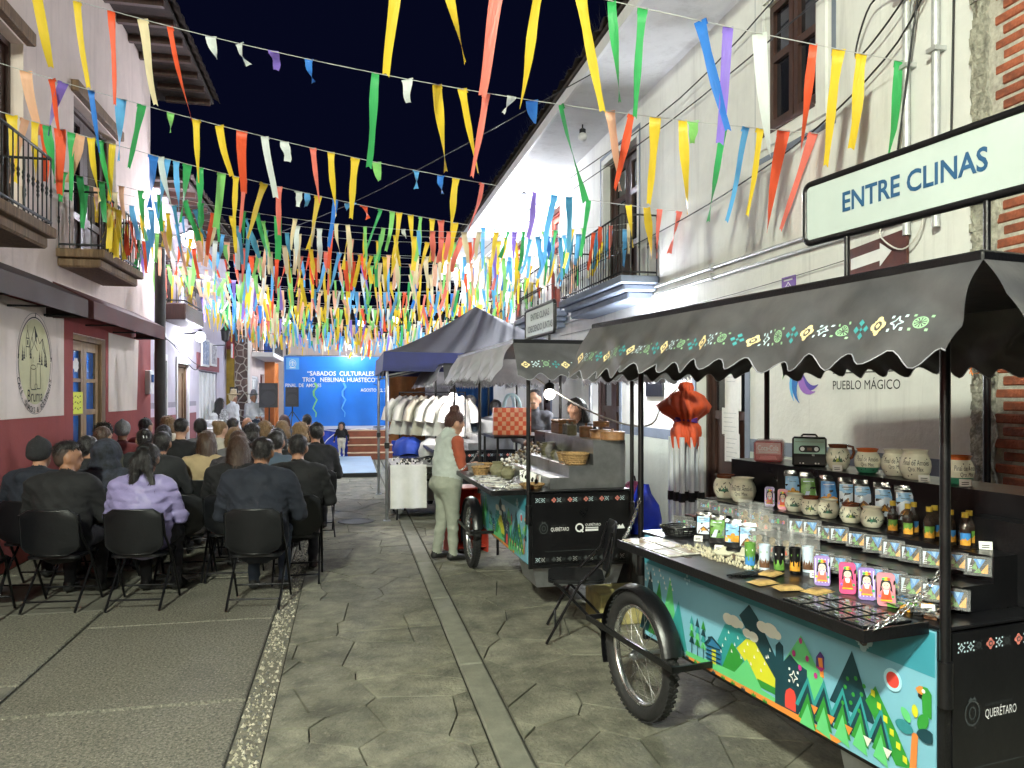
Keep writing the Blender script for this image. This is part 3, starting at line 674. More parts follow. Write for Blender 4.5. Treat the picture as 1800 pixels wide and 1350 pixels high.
# ---- white shop with shutters, signs, lantern
h3 = thing('white_shop', 'small white shop with tall bright shutters and framed posters', 'shop')
wall(FL, 18.15, 22.5, 0, 5.45, [(18.5, 21.0, .05, 2.3)], LILAC).build('wall', h3)
m_ = MB(); SH = mk('white_shutter', (.66, .66, .66), .5, 0, .12, 3, .1, stretch=(8, 8, .5))
for k in range(10): yy = 18.52 + k * .247; s1 = MB(); s1.box((XL - .12, yy, .05), (XL - .07 + (k % 2) * .03, yy + .24, 2.28), SH, bev=.012); s1.build('shutter_board', h3)
m_.prism([(18.2, 2.32), (21.2, 2.32), (21.2, 2.7), (18.2, 2.7)], .002, .02, PLUM, FL); m_.build('fascia', h3)
for (a, b, z0, z1, col, lab) in ((18.6, 19.5, 2.4, 3.05, (.25, .3, .42), 'blue grey framed poster above the white shutters'), (19.75, 20.6, 2.45, 3.0, (.35, .33, .36), 'narrow framed photo poster beside the lantern')):
    t = thing('poster', lab, 'poster'); f = MB(); f.prism([(a, z0), (b, z0), (b, z1), (a, z1)], .021, .06, WHITEP, FL); f.build('frame', t)
    f = MB(); rr = random.Random(int(a * 10))
    f.prism([(a + .05, z0 + .05), (b - .05, z0 + .05), (b - .05, z1 - .05), (a + .05, z1 - .05)], .0605, .063, mk('poster_%d' % int(a), col, .5, 0, .6, 9), FL)
    for k in range(22):
        x, z = rr.uniform(a + .1, b - .15), rr.uniform(z0 + .1, z1 - .12); f.flat([(x, z), (x + .06, z + .02), (x + .04, z + .07)], .064, rr.choice([INK, WHITEINK, ZINC]), FL)
    f.build('print', t)
ln = thing('wall_lantern', 'small black wall lantern above the shop posters', 'lantern', (-2.95, 20.0, 3.05))
m_ = MB(); m_.lathe([(.03, 0), (.09, .04), (.11, .26), (.13, .28), (.02, .4), (.012, .46), (0, .47)], IRON, 6); m_.build('cage', ln)
m_ = MB(); m_.tube([(0, 0, 0), (0, 0, -.08), (-.34, 0, -.1)], .012, IRON, 6); m_.build('bracket', ln)
for k, (x, y, zt, col) in enumerate(((-3.05, 18.9, 1.1, (.05, .35, .16)), (-3.0, 18.3, .95, (.7, .7, .66)))):
    m_ = MB(); m_.box((x - .18, y - .14, 0), (x + .18, y + .14, zt), mk('stall_%d' % k, col, .5, 0, .15), bev=.03)
    m_.box((x - .2, y - .16, zt), (x + .2, y + .16, zt + .05), WHITEP, bev=.02)
    m_.lathe([(.09, 0), (.1, .1), (.05, .16), (0, .17)], ZINC, 10, Matrix.Translation((x, y, zt + .05)))
    tag(m_.build('drinks_cooler'), ['green drinks cooler by the shutters', 'white drinks cooler beside the green one'][k], 'cooler')
tb = thing('snack_table', 'small snack table with checked cloth by the lilac wall', 'table', (-2.75, 15.4, 0))
m_ = MB(); m_.box((-.3, -.6, .72), (.3, .6, .75), WHITEP); m_.build('top', tb)
m_ = MB(); m_.box((-.31, -.61, .45), (.31, .61, .715), mk('checked_cloth', (.5, .5, .55), .8, 0, .6, 30), bev=.01); m_.build('cloth', tb)
for (x, y) in ((-.25, -.5), (.25, -.5), (-.25, .5), (.25, .5)): m_ = MB(); m_.tube([(x, y, 0), (x, y, .5)], .015, BLK, 6); m_.build('leg', tb)

# ---- rubble stone front facing the street and house beyond
h4 = thing('stone_front', 'house front of brown rubble stone with pale pointing and yellow pilaster', 'house front')
m_ = MB(); m_.box((-3.08, 22.52, 0), (-2.72, 23, 3.75), mk('pale_pointing', (.6, .57, .5), .9, 0, .15, 20, .4, 50)); m_.build('pointing', h4)
RUB = mk('rubble_stone', (.15, .105, .085), .85, 0, .45, 9, .7, 30, rnd=.3)
for poly in cells(-3.08, -2.72, 0, 3.75, .2, .42, random.Random(5)):
    p = inset(poly, .014)
    if len(p) >= 3: mb = MB(); stone(mb, p, -.02, random.uniform(.02, .035), .015, RUB, fr_near(22.52)); mb.build('stone', h4)
m_ = MB(); m_.box((-3.29, 22.48, 0), (-3.085, 23, 3.0), mk('ochre_paint', (.33, .22, .03), .8, 0, .35, 4, .3)); m_.box((-3.29, 22.49, 3.003), (-3.085, 23, 3.75), OXRED); m_.build('pilaster', h4)
m_ = MB(); m_.box((-3.3, 22.3, 3.76), (-2.6, 23.2, 3.95), WHITEP, bev=.02); m_.build('cornice', h4)
m_ = MB(); m_.box((-3.2, 22.45, 1.55), (-2.98, 22.475, 1.95), BLK); m_.box((-3.17, 22.445, 1.6), (-3.01, 22.4495, 1.9), PAPER); tag(m_.build('framed_menu'), 'small black framed paper menu on the yellow pilaster', 'notice')
m_ = MB(); m_.box((-3.12, 22.2, 2.75), (-3.08, 22.46, 3.15), mk('banner_red', (.5, .06, .07), .7, 0, .2)); m_.box((-3.118, 22.1, 2.76), (-3.082, 22.195, 3.14), WHITEP); tag(m_.build('hanging_sign'), 'small red and white hanging sign on the stone front', 'sign')
h5 = thing('corner_house', 'pale house with white balcony slab and orange pillars beside the stage', 'house')
F5 = fr_left(-2.72)
wall(F5, 23.0, 31, 0, 5.2, [(23.4, 25.0, .9, 2.3), (25.6, 26.8, .05, 2.4), (24.0, 26.5, 3.1, 4.8)], CREAM).build('wall', h5)
leafdoor(h5, F5, 25.6, 26.8, .05, 2.4, REDWOOD, -.15, 2, ((.05, .48), (.52, .95))); leafdoor(h5, F5, 24.0, 26.5, 3.1, 4.8, DKWOOD, -.2, 2, ((.05, .3), (.35, .95)), 1)
leafdoor(h5, F5, 23.4, 25.0, .9, 2.3, WHITEP, -.1, 2, ((.05, .48), (.52, .95)), 0)
m_ = MB(); m_.box((-2.72, 23.3, 2.85), (-2.1, 27, 2.98), WHITEP, bev=.01); bo = m_.build('balcony', h5); railing(bo, -2.7, -2.14, 23.35, 26.95, 2.98, 3.8)
m_ = MB(); ORG = mk('orange_paint', (.55, .17, .04), .75, 0, .15, 4)
for y in (26.9, 28.2): m_.box((-2.72, y, 0), (-2.4, y + .3, 2.84), ORG, bev=.01)
m_.build('pillars', h5)
m_ = MB(); m_.box((-2.72, 23.35, .0), (-2.68, 25.4, .88), mk('terracotta_paint', (.36, .07, .04), .8, 0, .2)); m_.build('terracotta_base', h5)
m_ = MB(); m_.box((-2.5, 24.4, 3.0), (-2.2, 24.7, 3.32), mk('blue_pot', (.02, .08, .35), .4), bev=.03); tag(m_.build('blue_planter'), 'blue square planter on the white balcony slab', 'planter')
# far end of the street
fh = thing('far_house', 'dim low house closing the far end of the street', 'house')
m_ = wall(fr_near(34), -8, 10, 0, 4.2, [(-1, .3, .05, 2.3), (2.2, 3.4, .05, 2.3), (-4, -3, 1, 2.2)], CREAM); m_.build('wall', fh)
for (p, q, r, s_) in ((-1, .3, .05, 2.3), (2.2, 3.4, .05, 2.3), (-4, -3, 1, 2.2)): leafdoor(fh, fr_near(34), p, q, r, s_, DKWOOD, -.15, 2, ((.05, .48), (.52, .95)))
m_ = MB(); m_.grid([[(-8.4 + 18.8 * j / 200, 33.5 + k * 1.2, 4.2 + .04 * math.sin(j * PI / 2) + k * .5) for j in range(201)] for k in range(4)], ROOF); m_.build('roof', fh)

# ================================================================ STAGE
BLUE = mk('blue_skirt_cloth', (.012, .05, .42), .7, 0, .18, 3, .3, 14)
BACK = mk('blue_backdrop_vinyl', (.012, .19, .72), .45, 0, .08, 1.2, .15, 3)
sgt = thing('stage', 'low stage with blue cloth skirt and brown wooden steps', 'stage')
m_ = MB(); m_.box((-1.72, 21.85, .72), (1.66, 25.5, .78), mk('stage_deck', (.35, .36, .38), .7, 0, .2, 5)); m_.build('deck', sgt)
def skirt(x0, x1, y, z0, z1, mat, n=60):
    mb = MB(); mb.grid([[(x0 + (x1 - x0) * j / n, y - .02 * math.sin(j * 1.3) * (1 - k / 3) - .008 * math.sin(j * 3.1), z1 - (z1 - z0) * k / 3) for j in range(n + 1)] for k in range(4)], mat); return mb
skirt(-1.72, 1.66, 21.83, .01, .77, BLUE, 90).build('skirt', sgt)
m_ = MB(); m_.tube([(-1.72 + i * .17, 21.79 - .005 * (i % 2), .75 - .03 * math.sin(i * .9)) for i in range(21)], .012, WHITEP, 5); m_.build('white_trim', sgt)
STEP = mk('stage_step_wood', (.2, .055, .025), .6, 0, .25, 4, .2)
stp = thing('stage_steps', 'brown wooden stage steps with pale nosings', 'steps')
for k in range(4):
    y0 = 20.75 + k * .26; m_ = MB(); m_.box((.02, y0, 0), (1.2, y0 + .255, .19 * (k + 1) - .03), STEP); o = m_.build('step', stp)
    m_ = MB(); m_.box((.0, y0 - .02, .19 * (k + 1) - .028), (1.22, y0 + .255, .19 * (k + 1)), mk('step_nosing', (.5, .36, .24), .6), bev=.006); m_.build('nosing', o)
bd = thing('stage_backdrop', 'large bright blue printed backdrop with event title on the stage', 'backdrop')
m_ = MB(); n = 24
m_.grid([[(-1.86 + 3.26 * j / n, 24.0 + .012 * math.sin(j * .9) * (1 - k / 6), .78 + 2.12 * k / 6) for j in range(n + 1)] for k in range(7)], BACK); m_.build('banner', bd)
m_ = MB()
for x in (-1.86, 1.4): m_.tube([(x, 24.05, .78), (x, 24.05, 2.92)], .025, STEEL, 8)
m_.tube([(-1.86, 24.05, 2.92), (1.4, 24.05, 2.92)], .025, STEEL, 8); m_.build('frame', bd)
m_ = MB(); FB = fr_near(23.975); TW = mk('white_vinyl_letters', (.8, .85, .82), .5, 0, 0); TG = mk('pale_green_letters', (.35, .75, .55), .5, 0, 0)
text(m_, '\u201cSABADOS  CULTURALES', -.18, 2.32, .19, 0, TW, FB, 'c', width=2.0, bold=.015)
text(m_, 'TRIO   NEBLINAL HUASTECO\u201d', -.2, 2.13, .19, 0, TW, FB, 'c', width=2.25, bold=.015)
text(m_, 'PINAL  DE  AMOLES', -1.82, 1.97, .15, 0, TW, FB, 'l', width=1.05, bold=.015); text(m_, 'AGOSTO  22, 2026', 1.36, 1.83, .14, 0, TW, FB, 'r', width=.95, bold=.015)
m_.build('lettering', bd)
m_ = MB(); m_.flat([(-1.8, 2.5), (-1.42, 2.5), (-1.42, 2.86), (-1.8, 2.86)], 0, mk('pale_blue_panel', (.12, .42, .8), .5, 0, 0), FB)
ring(m_, -1.61, 2.68, .09, .11, .012, .002, TW, FB, 20); ring(m_, -1.61, 2.68, .05, .06, .01, .002, TW, FB, 14); line(m_, (-1.7, 2.55), (-1.52, 2.55), .02, .002, TW, FB); line(m_, (-1.61, 2.62), (-1.61, 2.76), .02, .002, TW, FB); line(m_, (-1.68, 2.7), (-1.54, 2.7), .015, .002, TW, FB)
m_.build('emblem', bd)
def stripmat(i): return RIB[i % len(RIB)]
mt = thing('floor_mat', 'low pale blue dance platform before the stage steps', 'platform')
m_ = MB(); m_.box((-.38, 16.4, .0), (.62, 20.7, .1), mk('platform_blue', (.3, .42, .55), .55, 0, .12, 3), bev=.01); m_.build('deck', mt)
m_ = MB(); m_.box((-.385, 16.385, .005), (.625, 16.399, .088), BLK); m_.build('front_edge', mt)
# sound gear
def pa(name, lab, x, y, z0, w, d, hh, standz, tripod=True):
    t = thing(name, lab, 'loudspeaker', (x, y, standz)); m_ = MB(); SB = mk('speaker_plastic', (.022, .023, .025), .55, 0, .15, 20, .2, 120)
    m_.prism([(-w / 2, -d / 2), (w / 2, -d / 2), (w / 2 * .8, d / 2), (-w / 2 * .8, d / 2)], z0 - standz, z0 + hh - standz, SB); m_.build('cabinet', t)
    g_ = MB(); GRL = mk('speaker_grille', (.05, .05, .055), .6, .3, .3, 90); f_ = fr_near(-d / 2 - .002)
    zz = z0 - standz
    g_.prism(ell(0, zz + hh * .38, w * .4, w * .4, 24), 0, .012, GRL, f_); g_.build('woofer_grille', t)
    g_ = MB(); g_.prism([(-w * .38, zz + hh * .74), (w * .38, zz + hh * .74), (w * .3, zz + hh * .94), (-w * .3, zz + hh * .94)], 0, .006, GRL, f_); g_.build('horn', t)
    s_ = MB(); s_.tube([(0, 0, .35 if tripod else 0), (0, 0, zz)], .018, BLK, 8)
    for k in range(3): a = k * 2.09 + .5; s_.tube([(0, 0, .5), (.38 * math.cos(a), .38 * math.sin(a), .01)], .012, BLK, 6)
    s_.build('tripod', t)
pa('loudspeaker', 'big black loudspeaker with round woofer on tripod left of the stage', -2.12, 22.2, 1.38, .5, .42, .68, 0)
pa('loudspeaker', 'slim dark loudspeaker on tripod before the blue backdrop', -1.5, 22.25, 1.4, .36, .3, .55, .78)
dt = thing('sound_desk', 'blue skirted sound desk left of the stage', 'table')
m_ = MB(); m_.box((-2.6, 21.5, .78), (-1.76, 22.0, .81), WHITEP); m_.build('top', dt)
skirt(-2.62, -1.75, 21.48, .01, .8, BLUE, 30).build('skirt', dt)
mx = thing('mixer', 'small mixing desk with knobs on the blue sound desk', 'mixer', (-2.15, 21.72, .81)); m_ = MB(); m_.prism([(-.15, 0), (.15, 0), (.15, .09), (-.15, .04)], -.2, .2, BLK, lambda a, b, c: (c, a, b)); m_.build('case', mx)
m_ = MB()
for k in range(24): m_.box((-.17 + (k % 8) * .045, -.11 + (k // 8) * .08, .05), (-.155 + (k % 8) * .045, -.095 + (k // 8) * .08, .09), WHITEP)
m_.build('knobs', mx)
for k in range(3):
    wire('cable', [(-1.72 + k, 21.7, .02), (-1.5 + k * .9, 21.6, .3 + k * .1), (-1.2 + k * .8, 21.7, .6), (-.9 + k * .8, 21.76, .78)], .012, CABLEW, 'white cable on the blue stage skirt, %s' % ['leftmost', 'middle one', 'nearest the steps'][k])
ms = MB(); ms.tube([(.9, 22.6, .8), (.9, 22.6, 2.0)], .012, BLK, 6); ms.tube([(.9, 22.6, 2.0), (.75, 22.5, 2.05)], .01, BLK, 6); ms.lathe([(0, 0), (.16, .01), (.15, .03), (0, .035)], BLK, 14, Matrix.Translation((.9, 22.6, .781)))
tag(ms.build('microphone_stand'), 'black microphone stand on the right of the stage', 'microphone stand')
# ================================================================ LAMPS (each lamp carries its own light)
def lamp(name, label, loc, power, col, r=.12, kind='globe', to=None):
    t = thing(name, label, 'lamp', loc); x, y, z = loc
    em = mk('lit_globe_%d' % int(col[0] * 100 + power), col, .4, 0, 0, emit=6 if power else 0)
    g_ = MB(); 
    if kind == 'globe':
        g_.lathe([(r * math.sin(PI * i / 10) * .93, -r * math.cos(PI * i / 10) * .93) for i in range(11)], em if power else mk('dead_bulb', (.6, .6, .6), .3), 18)
    g_.build('globe' if r > .1 else 'bulb', t)
    b = MB()
    if to is not None:
        d = Vector(to) - Vector(loc); b.tube([(0, 0, r * .9) if d.z > .3 else (0, 0, -r * .9 if d.z < -.3 else r * .95), d * .6 + Vector((0, 0, .03)), d], .016 if r > .1 else .01, BLK, 8)
        b.lathe([(.05, 0), (.05, .05), (.02, .07)], BLK, 12, Matrix.Translation((0, 0, r * .85)))
    b.build('bracket', t)
    if power:
        l = bpy.data.lights.new('light', 'POINT'); l.energy = power; l.color = col; l.shadow_soft_size = r
        o = bpy.data.objects.new('light', l); COL.objects.link(o); o.parent = t
    return t
COOL = (.86, .9, 1.0); NEUT = (.93, 1.0, .83); VIO = (.9, .87, 1.0)
t = lamp('street_lamp', 'post lamp standing in the street behind the camera', (-1.9, -1.3, 3.15), 540, NEUT, .14)
m_ = MB(); m_.tube([(0, 0, -3.15), (0, 0, -.1)], [.06, .035], BLK, 10); m_.build('post', t)
lamp('street_lamp', 'wall lamp on the cream house behind the camera', (-2.7, -2.4, 6.2), 6300, NEUT, .16, to=(-3.3, -2.4, 6.3))
lamp('street_lamp', 'glowing round globe lamp at the corner of the cream house', (-2.72, 14.45, 4.5), 380, VIO, .16, to=(-3.02, 13.6, 4.36))
lamp('wall_lamp', 'glowing lamp under the small lilac balcony', (-2.98, 16.85, 2.94), 260, COOL, .11, to=(-3.3, 16.85, 3.0))
for i, (x, y, pw, lab) in enumerate(((3.4, -.6, 350, 'added lit bulb under the white eave, unseen behind the camera'), (3.5, 11.1, 0, 'unlit bulb under the white eave nearest the camera'), (3.45, 14.8, 850, 'first lit bulb under the white eave'), (3.5, 18.2, 950, 'second lit bulb under the white eave'), (3.4, 24.6, 1200, 'farthest lit bulb under the white eave'))):  # first bulb is added out of view to brighten the left house
    lamp('eave_lamp', lab, (x, y, 5.66), pw, COOL, .075, to=(x, y, 5.85))
lamp('stall_bulb', 'bare lit bulb hanging behind the craft cart', (2.03, 7.56, 1.75), 14, (1, .96, .86), .06, to=(2.03, 7.56, 2.12))
lamp('wall_lamp', 'lit wall lamp beside the doorway behind the carts', (3.72, 9.35, 2.42), 400, COOL, .1, to=(4, 9.35, 2.5))
lamp('tent_bulb', 'bare lit bulb hanging inside the navy tent', (1.5, 10.95, 1.72), 110, (1, .95, .9), .06, to=(1.5, 10.95, 2.12))
lamp('stage_lamp', 'lit bulb hanging over the stage before the blue backdrop', (.1, 23.2, 3.15), 170, COOL, .07, to=(.1, 23.2, 3.6))
for (x, y, z, lab, pw) in ((1.6, 26.5, 4.3, 'lit lamp post behind the stage at right', 300), (-2.0, 27, 4.2, 'lit lamp post behind the stage at left', 300), (.5, 28, 4.3, 'lit lamp post behind the middle of the stage', 300)):
    t = lamp('lamp_post', lab, (x, y, z), pw, COOL, .13, to=None)
    m_ = MB(); m_.tube([(0, 0, -z), (0, 0, -.1)], [.06, .035], BLK, 10); m_.build('post', t)

# ================================================================ GARLANDS of plastic ribbons
RC = dict(y='#f0cf3c', o='#f0603a', s='#f07f6c', g='#45b565', G='#94dc78', b='#3d84da', l='#6cbcf0', p='#937ad6', c='#efdfb2', k='#f5c09c', w='#e4ebe2', t='#5aa6c4')
RIBM = {k: mk('ribbon_' + v[1:], v, .38, 0, .1, 4, transl=.34, spec=.4, bump=.5, bs=14, bd=.02, stretch=(3, 3, .5)) for k, v in RC.items()}
RSH = []
for q in range(16):
    rg = random.Random(q); n = 7; mb = MB(); tw = rg.uniform(-2.4, 2.4) if q % 4 else 0; tp = rg.uniform(.3, .85); ph = rg.random() * 6; wv = rg.uniform(.003, .016)
    P = []
    for i in range(n + 1):
        t_ = i / n; a = tw * t_ ** 1.6; wd = .05 * (1 - (1 - tp) * t_) * (1 - .25 * math.sin(t_ * 5 + ph) ** 2 * (q % 3 > 0))
        cx_, cy_ = wv * math.sin(t_ * 4 + ph) - wv * math.sin(ph), wv * 1.2 * math.sin(t_ * 5 + ph * 2) - wv * 1.2 * math.sin(ph * 2)
        P.append([(cx_ - wd * math.cos(a), cy_ - wd * math.sin(a), -t_), (cx_, cy_ + .006, -t_ + (.01 if i == n else 0)), (cx_ + wd * math.cos(a), cy_ + wd * math.sin(a), -t_ - (.02 if i == n else 0))])
    P.insert(0, [(p[0], .012, .004) for p in P[0]]); P.insert(0, [(p[0], .018, -.05) for p in P[1]])
    mb.grid(P, RIBM['y'], True); RSH.append(mb.mesh('ribbon'))
STR = mk('white_string', (.55, .55, .52), .8, 0, 0)
CF = (math.sin(math.atan(290 / 1340)), math.cos(math.atan(290 / 1340)))
def garland(label, A, B, sag, ribs, r=.004, wk=1.):
    """string from A (left wall) to B (right wall); ribs = [(t, colour, length)]"""
    t = thing('ribbon_garland', label, 'garland', (0, 0, 0), 0, 'ribbon garlands strung across the street')
    A, B = Vector(A), Vector(B)
    def P(u): p = A.lerp(B, u); p.z -= sag * 4 * u * (1 - u); return p
    m_ = MB(); m_.tube([P(i / 24) for i in range(25)], r, STR, 4, False); m_.build('string', t)
    yaw = math.atan2((B - A).y, (B - A).x)
    for (u, c, L) in ribs:
        p = P(u); q = random.randrange(16)
        o = link('ribbon', RSH[q], t, p, (math.radians(random.gauss(20, 7) if L > .2 else random.gauss(20, 25)), random.gauss(0, .06), yaw + random.gauss(0, .35)), (random.uniform(.65, 1.15) * wk, 1, L))
        o.material_slots[0].link = 'OBJECT'; o.material_slots[0].material = RIBM[c]
    return t
def at_bearing(u, A, B):
    k = (u - 900) / 1340; F = CF; R = (CF[1], -CF[0]); f = lambda p: p[0] * F[0] + p[1] * F[1]; r = lambda p: p[0] * R[0] + p[1] * R[1]
    D = (B[0] - A[0], B[1] - A[1]); return (k * f(A) - r(A)) / (r(D) - k * f(D))
def seq(s, A, B, L=.72):
    out = []
    for w_ in s.split():
        c = w_[0]; u = float(w_[1:].rstrip('-')); short = w_.endswith('-')
        t_ = at_bearing(u, A, B)
        if 0 <= t_ <= 1: out.append((t_, c, (.2 if short else L * random.uniform(.82, 1.12))))
    return out
SEQ = [((-3.3, 6.5, 6.2), (4, 4.77, 4.14), .15, .78, 'y700 y775 s880 y950 y1020 g1075 g1130 b1230 p1280 w1335 o1430 y1475 y1515 g1580', 'nearest ribbon garland, ending beside the upper window'),
       ((-3.3, 8.3, 5.8), (4, 5.87, 4.0), .22, .8, 'y62 y135 o195 c250 o298 w370- w420- p480- b543- g660 w715- y768 y812 s855 w900- b935- g985 k1072 o1110 y1152 y1200 G1218- g1272 l1312 y1337 o1378 s1430', 'second ribbon garland from the camera, ending below the upper window'),
       ((-3.3, 8.3, 4.97), (4, 8.65, 3.98), .19, .62, 'k45 o90 p112 b160 l212 g250 G300- y345 y385 o425 w465 w500- s550 y582 y625 G662- l732- b775- y802 s848 p940 l975 t1000 g1035 y1105 y1137 s1160 s1195', 'third ribbon garland from the camera, crossing the dark sky'),
       ((-3.3, 8.3, 4.5), (4, 11.6, 4.19), .2, .62, 'y20 k45 y62 o78 g82 o105 g125 k142 y160 g175 y198 b270 w282 l310 l292 g330 g352 G390 y415 s430 y465 s490 w525- l540- y560 b590 l620- o640- g670 G690 y702 y722 G740 y760 s775 y800 l850 p905 l965 t985 g1000 y1060 s1090', 'fourth ribbon garland from the camera, starting above the left balcony')]
for A, B, sag, L, s, lab in SEQ: garland(lab, A, B, sag, seq(s, A, B, L))
BAL = 'yyyyyyyosskgGGGbllllpcccckkkwwytl'
nth = 'fifth sixth seventh eighth ninth tenth eleventh twelfth thirteenth fourteenth fifteenth sixteenth seventeenth eighteenth nineteenth twentieth twenty-first twenty-second twenty-third twenty-fourth twenty-fifth twenty-sixth twenty-seventh twenty-eighth twenty-ninth'.split()
for i in range(25):
    f_ = i / 24; y = 9.6 + 13.3 * f_
    zl = 4.35 - .75 * f_ + random.uniform(-.12, .12); zr = 4.25 - .55 * f_ + random.uniform(-.12, .12)
    A = (-3.28, y + random.uniform(-.4, .2), zl); B = (3.98, y + random.uniform(-.2, .9), zr)
    n = int(34 + 10 * f_); blk = random.choice(BAL); ribs = []
    for k in range(n):
        u = (k + .5 + random.uniform(-.25, .25)) / n
        if random.random() < .3: blk = random.choice(BAL)
        if random.random() < .06: ribs.append((u, random.choice('wcGl'), .12)); continue
        ribs.append((u, blk if random.random() < .6 else random.choice(BAL), random.uniform(.32, .6)))
    garland('%s ribbon garland counting from the camera' % nth[i], A, B, random.uniform(.2, .42), ribs, .0025, .8)
# tied ribbon bunches on the left balcony rail
for k, (y, z) in enumerate(((9.9, 4.0), (10.3, 4.02), (10.75, 4.0), (11.2, 4.02))):
    t = thing('ribbon_bunch', ['yellow ribbon bunch tied at the near end of the left balcony rail', 'second yellow ribbon bunch on the left balcony rail', 'orange ribbon bunch on the left balcony rail', 'green ribbon bunch tied at the far end of the left balcony rail'][k], 'ribbon', (-2.78, y, z))
    for q in range(5):
        o = link('ribbon', RSH[(k * 3 + q) % 16], t, (random.uniform(-.02, .05), random.uniform(-.12, .12), 0), (random.gauss(0, .12), random.gauss(0, .1), PI / 2 + random.gauss(0, .5)), (.8, 1, random.uniform(.4, .6)))
        o.material_slots[0].link = 'OBJECT'; o.material_slots[0].material = RIBM['yyog'[k]]
yt = MB(); yt.grid([[(3.86 + .02 * math.sin(j), 4.62 - .3 * j / 5 + k * .02, 4.62 + .1 * j / 5 - k * .11 * (1 - j / 12)) for j in range(6)] for k in range(2)], RIBM['y']); tag(yt.build('tape_scrap'), 'yellow ribbon scrap caught on the cables near the bricks', 'ribbon')
wire('cable', [(-3.2, 17.5, 4.6), (0, 13, 4.9), (2.98, 8.9, 5.7)], .007, CABLE, 'thin black cable crossing the sky from eave to lilac house')
for (y, x0, x1, z) in ((22.9, -.95, -.95, 1.75), (23.0, -.1, -.1, 1.75)):
    t = MB(); t.grid([[(x0 + (j - .5) * .07 * (1 - k / 14) + .06 * math.sin(k * 1.9), 23.9 - .02 * k, z + .35 - k * .13) for j in range(2)] for k in range(9)], RIBM['G' if x0 < -.5 else 'l'])
    tag(t.build('torn_ribbon'), 'long torn %s ribbon dangling before the blue backdrop' % ('green' if x0 < -.5 else 'pale blue'), 'ribbon')

# ================================================================ CANOPY TENT
NAVY = mk('navy_canopy', (.012, .017, .11), .6, 0, .2, 4, .15, 9); NTOP = mk('lit_canopy_top', (.06, .058, .085), .55, 0, .15, 3, .2, 7)  # roof: strong light on the navy fabric painted as a greyer tone
tt = thing('canopy_tent', 'navy blue pop up canopy tent with peaked roof painted lit grey', 'tent', (2.02, 12.1, 0))
hx, hy, ez, pz = 1.48, 1.42, 2.34, 3.16
for sx in (-1, 1):
    for sy in (-1, 1):
        m_ = MB(); m_.tube([(sx * hx, sy * hy, 0), (sx * hx, sy * hy, ez)], .022, STEEL, 8); m_.box((sx * hx - .05, sy * hy - .05, 0), (sx * hx + .05, sy * hy + .05, .008), STEEL); m_.box((sx * hx - .035, sy * hy - .035, 1.0), (sx * hx + .035, sy * hy + .035, 1.08), BLK); m_.build('pole', tt)
m_ = MB(); N_ = 14; rows = []
for k in range(N_ + 1):
    s_ = 1 - k / N_; zz = ez + (pz - ez) * (1 - s_) ** 1.25 ; row = []
    for (a, b) in ((-1, -1), (1, -1), (1, 1), (-1, 1)):
        c, d = {(-1, -1): (1, -1), (1, -1): (1, 1), (1, 1): (-1, 1), (-1, 1): (-1, -1)}[a, b]
        for q in range(8):
            f_ = q / 8; sg_ = -.03 * math.sin(PI * f_) * s_
            row.append((s_ * (hx + .04) * (a + (c - a) * f_), s_ * (hy + .04) * (b + (d - b) * f_), zz + sg_))
    rows.append(row)
m_.grid(rows, NTOP, True, True); m_.build('roof', tt)
for (a, b) in (((-1, -1), (1, -1)), ((1, -1), (1, 1)), ((1, 1), (-1, 1)), ((-1, 1), (-1, -1))):
    m_ = MB(); m_.grid([[((hx + .045 + .01 * k) * (a[0] + (b[0] - a[0]) * j / 16), (hy + .045 + .01 * k) * (a[1] + (b[1] - a[1]) * j / 16), ez - .27 * k / 2 - .012 * math.sin(PI * j / 16)) for j in range(17)] for k in range(3)], NAVY, False); m_.build('valance', tt)
m_ = MB()
for (a, b) in (((-1, -1), (1, -1)), ((1, -1), (1, 1)), ((1, 1), (-1, 1)), ((-1, 1), (-1, -1))):
    p, q = Vector((a[0] * hx, a[1] * hy, 0)), Vector((b[0] * hx, b[1] * hy, 0)); md = (p + q) / 2
    for (e_, f_) in ((p, md), (md, q)):
        m_.tube([e_ + Vector((0, 0, ez - .03)), f_ + Vector((0, 0, ez - .33))], .013, STEEL, 5); m_.tube([e_ + Vector((0, 0, ez - .33)), f_ + Vector((0, 0, ez - .03))], .013, STEEL, 5)
for a in ((-1, -1), (1, -1), (1, 1), (-1, 1)): m_.tube([(a[0] * hx, a[1] * hy, ez - .05), (0, 0, pz - .1)], .013, STEEL, 5)
m_.build('frame', tt)
